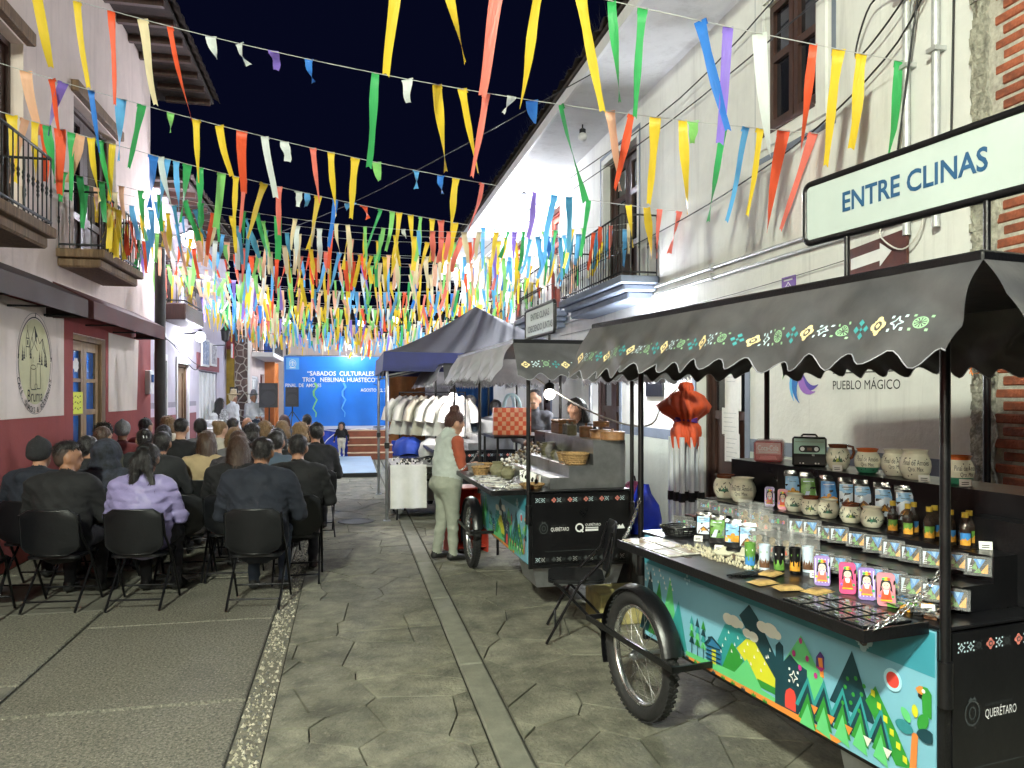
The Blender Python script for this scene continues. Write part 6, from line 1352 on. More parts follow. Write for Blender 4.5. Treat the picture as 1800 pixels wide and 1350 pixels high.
for k, (t, s_, R, H, mat, lab) in enumerate(((.46, .7, .04, .085, SLATE, 'grey beaker on the middle step'), (.46, .8, .045, .08, SAGE, 'sage beaker on the middle step'), (.47, .95, .06, .14, SLATE, 'grey clay jug on the middle step'), (.0, 1.15, .07, .14, SAGE, 'olive clay jug on the counter'), (.06, .98, .065, .11, SAGE, 'round olive pot on the counter'), (.5, 1.2, .07, .12, SAGE, 'wide olive jar under the top step'))):
    m_ = MB(); m_.lathe([(0, 0), (R * .7, 0), (R, H * .35), (R * .92, H * .65), (R * .6, H * .85), (R * .72, H), (R * .6, H), (R * .45, H * .8), (0, H * .6)], mat, 18); o = m_.build('clay_jug'); tag(o, lab, 'jug', 'clay jugs on the craft cart'); place(o, C2, t, s_, MIDZ if t > .3 else CNT)
m_ = MB(); rg = random.Random(11)
for k in range(420):
    t, s_ = rg.uniform(.0, .8), rg.uniform(1.25, 1.92); z = .98 + max(0, (t - .15)) * .55 + rg.uniform(0, .05); r_ = rg.uniform(.008, .02)
    m_.lathe([(0, -r_), (r_, -r_ * .3), (r_ * .8, r_ * .6), (0, r_)], [BONE, TANP, SLATE, PAPER][k % 4], 6, Matrix.Translation((t, s_, z)) @ Matrix.Rotation(rg.random() * 3, 4, 'X'))
o = m_.build('trinket_heap'); tag(o, 'heap of pale bone and shell trinkets at the far end of the craft cart', 'trinkets', kind='stuff'); place(o, C2, 0, 0, 0)
m_ = MB()
for k in range(130):
    t, s_ = rg.uniform(-.25, -.02), rg.uniform(.15, 1.15); a = rg.random() * 3; m_.box((-.004, -.05, 0), (.004, .05, .006), [PAPER, ZINC, BONE, SLATE][k % 4], Matrix.Translation((t, s_, .98 + rg.random() * .012)) @ Matrix.Rotation(a, 4, 'Z'))
o = m_.build('carved_spoons'); tag(o, 'loose pale carved spoons spread on the craft cart flap', 'spoons', kind='stuff'); place(o, C2, 0, 0, 0)
for k in range(5):
    m_ = MB(); m_.box((-.03, -.003, 0), (.03, .003, .1), PAPER, Matrix.Rotation(-.25, 4, 'X')); m_.lathe([(.014, 0), (.016, .02), (0, .04)], INK, 8, Matrix.Translation((0, -.012, .035))); tag(place(m_.build('earring_card'), C2, .14, .28 + k * .11, CNT, -.6 + k * .1), 'white earring card, %s, leaning on the low grey step' % nw[k], 'card', 'earring cards on the craft cart')
# woven totes
for (t, s_, col, col2, lab, w_) in ((.45, 2.42, (.6, .09, .03), (.7, .35, .2), 'orange woven plastic tote bag with pale handles', .42), (.5, 2.75, (.02, .1, .35), (.5, .06, .05), 'blue woven plastic tote bag behind the orange one', .26)):
    T = thing('tote_bag', lab, 'bag'); m_ = MB(); A_ = mk('weave_' + lab[:4], col, .4, 0, .1); B_ = mk('weave2_' + lab[:4], col2, .4, 0, .1)
    for i in range(9):
        for j in range(6):
            x0 = -w_ / 2 + w_ * i / 9; z0 = .3 * j / 6; m_.box((x0, -.05 - .004 * ((i + j) % 2), z0), (x0 + w_ / 9 * .96, -.045, z0 + .3 / 6 * .96), A_ if (i + j) % 2 else B_)
    m_.box((-w_ / 2, -.0449, 0), (w_ / 2, .05, .3), A_); m_.build('body', T)
    for y in (-.045, .045): h_ = MB(); h_.tube([(w_ * .22 * math.cos(q * PI / 8), y, .3 + .15 * math.sin(q * PI / 8)) for q in range(9)], .012, mk('tote_handle', (.4, .6, .68), .4), 7); h_.build('handle', T)
    place(T, C2, t, s_, 1.3, -.1)
tb = thing('goods_table', 'folding table behind the craft cart holding the tote bags', 'table'); m_ = MB(); m_.box((-.35, -.4, 1.27), (.35, .4, 1.295), PANELB); m_.build('top', tb)
for (x, y) in ((-.3, -.35), (.3, -.35), (-.3, .35), (.3, .35)): m_ = MB(); m_.tube([(x, y, 0), (x, y, 1.27)], .015, BLK, 6); m_.build('leg', tb)
place(tb, C2, .55, 2.6, 0)
wire('cable', [C2.w(.6, 2.6, 2.05), C2.w(.9, 1.2, 1.6), C2.w(1.4, .9, 1.45), C2.w(1.7, 1.0, 1.75), (3.97, 7.0, 2.4)], .009, CABLEW, 'white cable drooping behind the craft cart')
# red crate-stool by the woman
rc = thing('red_shelf', 'red wooden shelf crate standing beside the craft cart', 'shelf', (1.3, 8.45, 0), .25); RW_ = mk('red_painted_wood', (.42, .04, .02), .55, 0, .2, 6, .1)
rc.scale = (1.25, 1.1, .95)
for (a, b, nm) in (((-.16, -.16, 0), (-.14, .16, .78), 'side'), ((.14, -.16, 0), (.16, .16, .78), 'side'), ((-.14, -.16, .74), (.14, .16, .76), 'shelf'), ((-.14, -.16, .38), (.14, .16, .4), 'shelf'), ((-.14, -.16, .06), (.14, .16, .08), 'shelf'), ((-.14, .14, .08), (.14, .158, .74), 'back')): m_ = MB(); m_.box(a, b, RW_, bev=.004); m_.build(nm, rc)
yb = MB(); yb.box((-.2, -.16, 0), (.2, .16, .24), mk('marbled_box', (.3, .26, .1), .6, 0, .5, 6), bev=.01); o = tag(yb.build('storage_box', None, (2.05, 5.62, 0), .05), 'marbled cream and grey storage box under the craft cart end', 'box')

# ================================================================ FURTHER STALLS
wt = thing('white_cloth_table', 'folding table with white cloth at the corner of the tent', 'table', (1.0, 11.15, 0)); CLOTH = mk('white_cloth', (.66, .65, .62), .85, 0, .08, 6, .3, 12)
m_ = MB(); m_.box((-.4, -.55, .74), (.4, .55, .77), mk('grey_table_top', (.3, .3, .3), .6)); m_.build('top', wt)
m_ = MB(); m_.grid([[(-.42 - .03 * math.sin(j * 1.1) * k / 4, -.4 + .96 * j / 16, .775 - .66 * k / 4) for j in range(17)] for k in range(5)], CLOTH); m_.grid([[(-.42 + .84 * j / 12, .57 + .03 * math.sin(j) * k / 4, .775 - .66 * k / 4) for j in range(13)] for k in range(5)], CLOTH); m_.grid([[(-.42 + .5 * j / 10, -.57 - .025 * math.sin(j * 1.3) * k / 4, .776 - .6 * k / 4) for j in range(11)] for k in range(5)], CLOTH); m_.build('cloth', wt)
for y in (-.45, .4): m_ = MB(); m_.tube([(-.32, y, 0), (-.3, y, .74)], .014, BLK, 6); m_.tube([(.32, y, 0), (.3, y, .74)], .014, BLK, 6); m_.tube([(-.3, y, .4), (.3, y, .74)], .01, BLK, 6); m_.build('leg', wt)
m_ = MB()
for k in range(70): m_.lathe([(0, 0), (.012, .0), (.012, .02), (0, .03)], [BLK, ZINC, INK, BONE][k % 4], 6, Matrix.Translation((rg.uniform(-.36, .36), rg.uniform(-.5, .5), .772)))
tag(m_.build('small_jewellery', None, (1.0, 11.15, 0)), 'dark rings and small jewellery on the white cloth table', 'jewellery', kind='stuff')
BL = mk('white_cotton', (.7, .69, .66), .85, 0, .08, 6, .4, 14); BL2 = mk('cream_cotton', (.62, .58, .48), .85, 0, .08, 6, .4, 14)
rk = thing('clothes_rail', 'black steel clothes rail hung with white blouses', 'clothes rail', (0, 0, 0)); m_ = MB(); m_.tube([(.85, 12.75, 0), (.85, 12.75, 1.78), (1.75, 11.45, 1.78), (1.75, 11.45, 0)], .014, BLK, 7); m_.build('rail', rk)
blab = ['white embroidered blouse at the left end of the clothes rail', 'second white blouse on the clothes rail', 'cream blouse in the middle of the clothes rail', 'fourth white blouse on the clothes rail', 'fifth white blouse on the clothes rail', 'white blouse at the right end of the clothes rail']
for k in range(6):
    T = thing('blouse', blab[k], 'blouse', (.9 + .155 * k, 12.68 - .224 * k, 1.77), random.uniform(.1, .5), 'white blouses on the clothes rail'); L = .62; mt = BL2 if k == 2 else BL
    m_ = MB(); rows = []
    for i in range(9):
        q = i / 8; wv = [.07, .17, .21, .19, .18, .19, .21, .23, .25][i]
        rows.append([(wv * math.cos(a), .06 * math.sin(a) * (1 + .3 * math.sin(a * 5 + k)), -.05 - L * q + .01 * math.sin(a * 4)) for a in [j * PI / 10 for j in range(20)]])
    m_.grid(rows, mt, True, True)
    for s_ in (-1, 1): m_.tube([(s_ * .14, 0, -.12), (s_ * .25, 0, -.26), (s_ * .29, 0, -.45)], [.06, .075, .085], mt, 10, False)
    m_.build('cloth', T); m_ = MB(); m_.tube([(-.15, 0, -.07), (0, 0, -.01), (.15, 0, -.07)], .005, BLK, 5); m_.tube([(0, 0, -.01), (0, 0, .02), (.01, 0, .03)], .003, BLK, 4); m_.build('hanger', T)
    m_ = MB(); 
    for q in range(6): m_.flat(ell(-.05 + q * .02, -.17 + .01 * (q % 2), .008, .01, 6), 0, RIBM['sgpobl'[q]], lambda a, b, c: (a, -.075, b))
    m_.build('embroidery', T)
for k, (x, y, z, c, lab) in enumerate(((.95, 12.2, .8, (.015, .05, .35), 'blue plastic crate under the blouses'), (1.3, 11.75, .8, (.6, .6, .6), 'heap of folded white clothes under the blouses'), (1.65, 11.9, .8, (.45, .05, .06), 'red folded cloth beside the white clothes'))):
    m_ = MB(); m_.grid([[(.22 * math.cos(a) * r_, .18 * math.sin(a) * r_, h_ + .02 * math.sin(a * 3 + k)) for a in [j * PI / 8 for j in range(16)]] for r_, h_ in ((1, 0), (1.05, .1), (.9, .2), (.4, .26), (.02, .25))], mk('fold_%d' % k, c, .7, 0, .15, 6, .5, 12), True, True); tag(m_.build('cloth_pile', None, (x, y, z)), lab, 'cloth')
dk = thing('display_table', 'dark display table under the tent', 'table', (1.35, 11.95, 0)); m_ = MB(); m_.box((-.55, -.45, .74), (.55, .45, .79), PANELB); m_.build('top', dk)
for (x, y) in ((-.5, -.4), (.5, -.4), (-.5, .4), (.5, .4)): m_ = MB(); m_.tube([(x, y, 0), (x, y, .74)], .018, BLK, 6); m_.build('leg', dk)
for k, (x, y, c, lab) in enumerate(((2.3, 13.9, (.02, .12, .4), 'blue hanging shawl at the back of the tent'), (1.1, 14.1, (.25, .1, .03), 'brown cloth panel at the back of the tent'), (1.75, 14.0, (.55, .55, .58), 'pale cloth panel at the back of the tent'))):
    m_ = MB(); m_.grid([[(-.35 + .7 * j / 14, .04 * math.sin(j * 1.2), 2.2 - 1.3 * i / 5) for j in range(15)] for i in range(6)], mk('shawl_%d' % k, c, .8, 0, .2, 5)); tag(m_.build('hanging_cloth', None, (x, y, 0)), lab, 'cloth')
# folded orange canopy frame
T = thing('folded_canopy', 'folded canopy frame with orange fabric tied round white poles', 'canopy', (2.9, 6.2, 0), .1); ORF = mk('orange_fabric', (.58, .075, .02), .6, 0, .2, 5, .5, 14); WP = mk('white_pole', (.65, .67, .7), .35, .2, .08)
for k in range(9): a = (k % 3 - 1) * .095; b = (k // 3 - 1) * .095; m_ = MB(); m_.box((a - .017, b - .017, .02), (a + .017, b + .017, 1.38), WP, bev=.004); m_.box((a - .021, b - .021, .82), (a + .021, b + .021, .9), BLK); m_.build('pole', T)
m_ = MB(); prf = [(.02, 1.86), (.09, 1.85), (.115, 1.8), (.1, 1.765), (.15, 1.755), (.25, 1.7), (.33, 1.6), (.3, 1.54), (.19, 1.47), (.155, 1.43), (.165, 1.4), (.21, 1.36), (.22, 1.3), (.19, 1.22)]
def orr(r_, z, a):
    fl = 1 + (.35 * max(0, math.cos(a - 2.6)) ** 3 + .12 * math.cos(a - .4)) * max(0, math.sin(PI * min(1, max(0, (z - 1.45) / .28))))
    return .53 * r_ * fl * (.82 + .36 * abs(math.sin(a * 5.5 + z * 9 + 1.2 * math.sin(a * 3))))
m_.grid([[(orr(r_, z, a) * math.cos(a), orr(r_, z, a) * math.sin(a), z - (.09 * abs(math.sin(a * 3.5 + 1)) if z < 1.25 else .03 * math.cos(a * 3) if z < 1.72 else 0)) for a in [j * PI / 36 for j in range(72)]] for r_, z in prf], ORF, True, True); o = m_.build('fabric', T); o.scale = (1, 1, .8); o.location = (0, 0, .37)
m_ = MB()
for q in range(3): m_.tube([(.098 * math.cos(a), .098 * math.sin(a), 1.515 + q * .012 + .01 * math.sin(a * 2 + q)) for a in [j * PI / 10 for j in range(21)]], .007, mk('purple_cord', (.1, .03, .25), .7), 5, False)
m_.build('cord', T)
# folding chairs
CH = mk('chair_vinyl', (.0045, .005, .0065), .36, 0, .2, 6, .12, 30); CHM = mk('chair_tube', (.015, .015, .017), .3, .6, .15, 20)
def make_chair():
    T = thing('folding_chair', 'x', 'chair', group='black folding chairs')
    m_ = MB(); P = []
    def rrect(w, d, e): return [(x * (w / 2 - e) + e * math.cos(t), y * (d / 2 - e) + e * math.sin(t)) for (x, y, a0) in ((1, 1, 0), (-1, 1, 90), (-1, -1, 180), (1, -1, 270)) for t in [math.radians(a0 + i * 18) for i in range(6)]]
    m_.prism(rrect(.41, .4, .07), .425, .445, CH); top = rrect(.4, .39, .07); m_.prism([(a * .97, b * .97) for a, b in top], .4455, .452, CH); m_.build('seat', T)
    m_ = MB(); n = 12
    def bk(a, b, c): zz = .46 + .36 * b; w = .215 * (1 - .45 * max(0, .22 - b) / .22 * max(0, .22 - b) / .22) * (1 - .3 * max(0, b - .85) / .15 * max(0, b - .85) / .15); return (a * w, -.2 - .05 * b - .03 * (1 - a * a) + c, zz)
    for c, fl in ((0, 1), (-.016, -1)): m_.grid([[bk(-1 + 2 * j / n, i / 10, c) for j in range(n + 1)][::fl] for i in range(11)], CH)
    rim = [bk(-1 + 2 * j / n, 0, -.008) for j in range(n + 1)] + [bk(1, i / 10, -.008) for i in range(1, 11)] + [bk(1 - 2 * j / n, 1, -.008) for j in range(1, n + 1)] + [bk(-1, 1 - i / 10, -.008) for i in range(1, 11)]
    m_.tube(rim, .0105, CH, 6, False); m_.build('backrest', T)
    for s_ in (-1, 1):
        m_ = MB(); m_.tube([(s_ * .225, .21, .012), (s_ * .225, -.02, .43), (s_ * .225, -.19, .6), (s_ * .222, -.245, .79)], .011, CHM, 7); m_.build('leg', T)
        m_ = MB(); m_.tube([(s_ * .205, -.27, .012), (s_ * .205, .12, .41), (s_ * .205, .16, .43)], .011, CHM, 7); m_.build('leg', T)
    m_ = MB(); m_.tube([(-.225, .15, .12), (.225, .15, .12)], .008, CHM, 6); m_.build('stretcher', T); m_ = MB(); m_.tube([(-.205, -.2, .085), (.205, -.2, .085)], .008, CHM, 6); m_.build('stretcher', T)
    return T
CHAIR0 = make_chair(); _used = [0]
def chair(label, x, y, rz=0):
    o = CHAIR0 if not _used[0] else copy_tree(CHAIR0); _used[0] = 1
    o.location = (x, y, 0); o.rotation_euler = (0, 0, rz); o['label'] = label; return o
chair('empty folding chair standing sideways before the craft cart', 1.62, 5.3, 1.3)
chair('empty folding chair behind the souvenir cart with the flowered backpack', 2.75, 6.85, -2.6)
T = thing('backpack', 'pink flowered backpack on the chair behind the souvenir cart', 'backpack', (2.62, 6.75, .46), .3); FLO = mk('flowered_cloth', (.35, .06, .14), .7, 0, .9, 22, .2, 30)
m_ = MB(); m_.grid([[(.15 * r_ * math.cos(a), .1 * r_ * math.sin(a), z) for a in [j * PI / 10 for j in range(20)]] for r_, z in ((.2, 0), (1, .01), (1.08, .15), (1.02, .3), (.85, .4), (.4, .47), (.05, .48))], FLO, True, True); m_.build('body', T); m_ = MB(); m_.grid([[(.12 * r_ * math.cos(a), -.1 - .04 * r_ * math.sin(a) - .0, z) for a in [j * PI / 10 for j in range(11)]] for r_, z in ((.3, .02), (1, .04), (1, .17), (.4, .2))], FLO, True); m_.build('pocket', T); m_ = MB(); m_.tube([(-.03, 0, .47), (-.02, 0, .52), (.02, 0, .52), (.03, 0, .47)], .008, BLK, 6); m_.build('loop', T)
m_ = MB(); BB = mk('blue_plastic_bag', (.015, .04, .55), .35, 0, .2, 5, .5, 18); rgb = random.Random(4)
m_.grid([[((.17 * r_ + rgb.uniform(-.012, .012)) * math.cos(a), (.12 * r_ + rgb.uniform(-.012, .012)) * math.sin(a), z) for a in [j * PI / 9 for j in range(18)]] for r_, z in ((.3, 0), (1, .01), (1.05, .12), (.8, .24), (.4, .34), (.25, .42))], BB, True, True); tag(m_.build('blue_bag', None, (2.5, 6.2, .55)), 'crumpled bright blue bag beside the folded canopy', 'bag')
m_ = MB(); m_.box((-.22, -.22, 0), (.22, .22, .54), mk('dark_crate', (.03, .03, .03), .7, 0, .2), bev=.02); tag(m_.build('dark_crate', None, (2.5, 6.2, 0)), 'dark crate under the blue bag', 'crate')
# ================================================================ PEOPLE: bodies grown as one continuous surface
def surf(name, prims, vox, mats, k=.025, fold=0., strand=0., seed=0, quilt=0.):
    lo = np.full(3, 1e9); hi = -lo
    for p in prims:
        if p[0] == 'c':
            for q, r in ((p[1], p[3]), (p[2], p[4])): lo = np.minimum(lo, np.array(q) - r * 1.35); hi = np.maximum(hi, np.array(q) + r * 1.35)
        else: r = max(p[2]); lo = np.minimum(lo, np.array(p[1]) - r); hi = np.maximum(hi, np.array(p[1]) + r)
    lo -= vox * 3 + .012; hi += vox * 3 + .012
    n = np.ceil((hi - lo) / vox).astype(int) + 1
    ax = [lo[i] + vox * np.arange(n[i]) for i in range(3)]
    D = np.full(n, .3, np.float32); I = np.zeros(n, np.int8); B = np.full(n, .3, np.float32)
    for p in prims:
        if p[0] == 'c': a, b = np.array(p[1]), np.array(p[2]); rm = max(p[3], p[4]) * 1.35; pl = np.minimum(a, b) - rm - .07; ph = np.maximum(a, b) + rm + .07; mi = p[5]
        else: rm = max(p[2]); pl = np.array(p[1]) - rm - .07; ph = np.array(p[1]) + rm + .07; mi = p[3]
        s0 = np.maximum(0, np.floor((pl - lo) / vox).astype(int)); s1 = np.minimum(n, np.ceil((ph - lo) / vox).astype(int) + 1)
        sl = tuple(slice(s0[i], s1[i]) for i in range(3))
        X, Y, Z = np.meshgrid(*[ax[i][s0[i]:s1[i]] for i in range(3)], indexing='ij')
        if p[0] == 'c':
            sx, sy = p[6] if len(p) > 6 else (1, 1); c = (a + b) / 2
            Q = [(X - c[0]) / sx, (Y - c[1]) / sy, Z - c[2]]; A = (a - c) / np.array([sx, sy, 1]); Bb = (b - c) / np.array([sx, sy, 1]); ba = Bb - A; l2 = float(ba @ ba) + 1e-9
            h = np.clip(((Q[0] - A[0]) * ba[0] + (Q[1] - A[1]) * ba[1] + (Q[2] - A[2]) * ba[2]) / l2, 0, 1)
            d = np.sqrt((Q[0] - A[0] - h * ba[0]) ** 2 + (Q[1] - A[1] - h * ba[1]) ** 2 + (Q[2] - A[2] - h * ba[2]) ** 2) - (p[3] + (p[4] - p[3]) * h); d *= min(sx, sy, 1)
        else:
            yw = p[4] if len(p) > 4 else 0; c_, s_ = math.cos(-yw), math.sin(-yw); x, y, z = X - p[1][0], Y - p[1][1], Z - p[1][2]; x, y = x * c_ - y * s_, x * s_ + y * c_; r = p[2]
            k0 = np.sqrt((x / r[0]) ** 2 + (y / r[1]) ** 2 + (z / r[2]) ** 2); k1 = np.sqrt((x / r[0] ** 2) ** 2 + (y / r[1] ** 2) ** 2 + (z / r[2] ** 2) ** 2) + 1e-9; d = k0 * (k0 - 1) / k1
        o = D[sl]; h = np.clip(.5 + .5 * (o - d) / k, 0, 1); D[sl] = o * (1 - h) + d * h - k * h * (1 - h)
        bb = B[sl]; msk = d < bb; I[sl][msk] = mi; bb[msk] = d[msk]
    if fold or strand or quilt:
        X, Y, Z = np.meshgrid(*ax, indexing='ij'); sd = seed * 1.7
        if fold:
            w1 = np.sin(X * 13 + 3.5 * np.sin(Z * 9 + sd) + sd) ; w2 = np.sin(Z * 23 + 2.6 * np.sin(X * 11 + Y * 7 + sd) + sd * 2); w3 = np.sin((X + Z) * 31 + 2.4 * np.sin(Y * 17 - Z * 9) + sd)
            D += (fold * (1.3 * np.abs(w1 * .6 + w2 * .7) + .7 * np.abs(w3) - 1.0)).astype(np.float32) * (I != 0)
        if quilt: D += (quilt * (np.abs(np.cos(Z * 38 + .5 * np.sin(X * 9))) ** .5 - .6)).astype(np.float32) * (I == 1) * -1
        if strand: th = np.arctan2(X - (lo[0] + hi[0]) / 2, Y - (lo[1] + hi[1]) / 2); D += (strand * (np.sin(th * 23 + 2 * np.sin(Z * 20 + sd)) + .7 * np.sin(th * 41 + Z * 25 + sd) + .8 * np.sin(X * 60 + sd) * np.sin(Y * 57) * np.sin(Z * 50))).astype(np.float32)
    S_ = D < 0; C = [S_[i:n[0] - 1 + i, j:n[1] - 1 + j, l:n[2] - 1 + l] for i in (0, 1) for j in (0, 1) for l in (0, 1)]
    cnt = sum(c.astype(np.int8) for c in C); act = (cnt > 0) & (cnt < 8); ci = np.argwhere(act)
    V = np.zeros((len(ci), 3)); W_ = np.zeros(len(ci)); offs = [np.array((i, j, l)) for i in (0, 1) for j in (0, 1) for l in (0, 1)]
    for a in range(8):
        for b in range(a + 1, 8):
            df = offs[b] - offs[a]
            if np.abs(df).sum() != 1: continue
            pa, pb = ci + offs[a], ci + offs[b]; da, db = D[tuple(pa.T)], D[tuple(pb.T)]; m = (da < 0) != (db < 0); t = np.where(m, da / (da - db + 1e-12), 0)
            V += np.where(m[:, None], pa + df * t[:, None], 0); W_ += m
    V = lo + vox * V / W_[:, None]; idx = -np.ones(act.shape, np.int64); idx[tuple(ci.T)] = np.arange(len(ci)); F = []; M_ = []
    for x in range(3):
        sa = [slice(None)] * 3; sb = [slice(None)] * 3; sa[x] = slice(0, -1); sb[x] = slice(1, None); ch = S_[tuple(sa)] != S_[tuple(sb)]; e = np.argwhere(ch)
        y, z = (x + 1) % 3, (x + 2) % 3; e = e[(e[:, y] > 0) & (e[:, z] > 0) & (e[:, y] < n[y] - 1) & (e[:, z] < n[z] - 1)]
        uy = np.zeros(3, int); uy[y] = 1; uz = np.zeros(3, int); uz[z] = 1
        q = np.stack([idx[tuple((e - uy - uz).T)], idx[tuple((e - uz).T)], idx[tuple(e.T)], idx[tuple((e - uy).T)]], 1); fl = ~S_[tuple(e.T)]; q[fl] = q[fl][:, ::-1]
        F.append(q); M_.append(I[tuple(e.T)])
    F = np.concatenate(F); M_ = np.concatenate(M_)
    me = bpy.data.meshes.new(name); me.vertices.add(len(V)); me.vertices.foreach_set('co', V.astype(np.float32).ravel()); me.loops.add(len(F) * 4); me.loops.foreach_set('vertex_index', F.astype(np.int32).ravel())
    me.polygons.add(len(F)); me.polygons.foreach_set('loop_start', np.arange(0, len(F) * 4, 4, dtype=np.int32)); me.polygons.foreach_set('material_index', M_.astype(np.int32)); me.polygons.foreach_set('use_smooth', np.ones(len(F), bool))
    for m in mats: me.materials.append(m)
    me.update(calc_edges=True); me.validate(); return me
SKIN = [mk('skin_%d' % i, c, .55, 0, .1, 14, .1, 120) for i, c in enumerate([(.34, .17, .1), (.42, .23, .15), (.26, .125, .07), (.5, .3, .21)])]
HAIRC = dict(black=mk('black_hair', (.010, .008, .008), .38, 0, .4, 30, .6, 60, stretch=(4, 4, .6)), brown=mk('brown_hair', (.05, .025, .014), .4, 0, .4, 30, .6, 60, stretch=(4, 4, .6)), light=mk('blonde_streaked_hair', (.2, .12, .055), .45, 0, .6, 26, .6, 60, stretch=(6, 6, .6)), grey=mk('grey_knit', (.25, .25, .26), .9, 0, .3, 60, .8, 80), red=mk('reddish_hair', (.06, .02, .014), .4, 0, .4, 30, .6, 60, stretch=(4, 4, .6)), straw=mk('straw_hat', (.5, .4, .25), .8, 0, .25, 60, .5, 90), knit=mk('black_knit', (.014, .014, .016), .95, 0, .3, 50, .8, 90))
def cl(name, col, **k): return mk('cloth_' + name, col, k.pop('rough', .85), 0, k.pop('var', .15), k.pop('vs', 6), .25, 70, **k)
CLO = dict(navy=cl('navy', (.008, .011, .02)), black=cl('black', (.0045, .0045, .0055)), lilac=cl('lilac', (.23, .2, .38), rough=.5), beige=cl('beige', (.36, .27, .15)), olive=cl('olive', (.06, .058, .045)), slate=cl('slate', (.06, .085, .12)), plaid=cl('plaid', (.03, .025, .03), var=.9, vs=20), pattern=cl('pattern', (.3, .3, .3), var=.95, vs=32), camo=cl('camo', (.016, .019, .03), var=.9, vs=14), maroon=cl('maroon', (.16, .03, .035)), grey=cl('grey', (.12, .12, .13)), brownc=cl('brownc', (.07, .04, .03)), white=cl('white', (.55, .56, .58)), rust=cl('rust', (.3, .065, .03)), vest=cl('vest', (.42, .46, .43)), sage=cl('sage', (.3, .32, .26)), jeans=cl('jeans', (.035, .05, .08)), dpants=cl('dpants', (.014, .014, .018)), shoe=cl('shoe', (.012, .012, .012), rough=.5), charcoal=cl('charcoal', (.014, .015, .017)), ivory=cl('ivory', (.5, .46, .38)))
def head(H, yaw, pitch=0, s=1., skin=0, ear=True, beard=False):
    c, sn = math.cos(yaw), math.sin(yaw); cp, sp = math.cos(pitch), math.sin(pitch)
    def h(x, y, z):
        y, z = y * cp + z * sp, -y * sp + z * cp           # pitch > 0 looks down
        return (H[0] + s * (x * c - y * sn), H[1] + s * (x * sn + y * c), H[2] + s * z)
    P = [('e', h(0, -.005, .02), (.074 * s, .093 * s, .098 * s), 0, yaw), ('c', h(0, .02, -.03), h(0, .05, -.085), .058 * s, .036 * s, 0), ('c', h(0, .086, .002), h(0, .102, -.03), .008 * s, .012 * s, 0), ('c', h(-.03, .075, .025), h(.03, .075, .025), .018 * s, .018 * s, 0), ('c', h(-.02, .08, -.062), h(.02, .08, -.062), .011 * s, .011 * s, 0)]
    if ear: P += [('e', h(sx * .077, -.008, -.01), (.013 * s, .022 * s, .033 * s), 0, yaw) for sx in (-1, 1)]
    return P, h
def hair(style, h, s, yaw):
    E = lambda x, y, z, r: ('e', h(x, y, z), tuple(a * s for a in r), 0, yaw); C = lambda p, q, r0, r1: ('c', h(*p), h(*q), r0 * s, r1 * s, 0)
    cap = [E(0, -.022, .045, (.084, .092, .085)), E(0, -.055, .0, (.076, .055, .075))]
    if style == 'short': return cap
    if style == 'fade': return [E(0, -.005, .085, (.07, .085, .048)), E(0, -.05, .05, (.066, .055, .06))]
    if style == 'crop': return [E(0, -.018, .05, (.08, .09, .078)), E(0, -.055, .01, (.07, .045, .06))]
    if style == 'long': return cap + [C((0, -.07, .0), (0, -.1, -.28), .085, .075), C((-.065, -.03, .0), (-.08, -.05, -.25), .035, .03), C((.065, -.03, .0), (.08, -.05, -.25), .035, .03)]
    if style == 'bob': return cap + [E(0, -.045, -.05, (.098, .07, .09)), C((-.075, -.01, .02), (-.085, 0, -.1), .03, .03), C((.075, -.01, .02), (.085, 0, -.1), .03, .03)]
    if style == 'curly': return [E(0, -.03, .045, (.1, .1, .09)), E(0, -.06, -.05, (.105, .075, .1)), E(-.06, -.04, -.1, (.05, .05, .06)), E(.06, -.04, -.1, (.05, .05, .06))]
    if style == 'pony': return cap + [E(0, -.115, .04, (.03, .03, .03)), C((0, -.13, .03), (.04, -.15, -.26), .038, .026)]
    if style == 'tails': return cap + [C((0, -.1, .03), (-.03, -.15, -.05), .05, .045), C((-.03, -.14, -.02), (-.05, -.15, -.24), .045, .03), C((.03, -.13, 0), (.1, -.14, -.22), .035, .022)]
    if style == 'bun': return cap + [E(0, -.1, .09, (.045, .042, .042))]
    if style == 'topbun': return cap + [E(0, -.07, .13, (.05, .045, .04))]
    if style == 'beanie': return [E(0, -.02, .05, (.094, .104, .1)), E(0, -.04, .0, (.09, .085, .06)), C((0, -.03, .12), (0, -.035, .15), .05, .02)]
    if style == 'hood': return [E(0, -.04, .02, (.125, .13, .14)), E(0, -.07, -.1, (.15, .11, .1))]
    if style == 'hat': return cap + [E(0, 0, .095, (.17, .19, .014)), C((0, 0, .1), (0, 0, .16), .082, .07)]
    if style == 'bald': return []
    return cap
HSTR = dict(curly=.006, long=.0032, bob=.0035, pony=.003, tails=.003, short=.003, crop=.002, fade=.003, bun=.003, topbun=.003, beanie=.0012, hood=.003, hat=0)
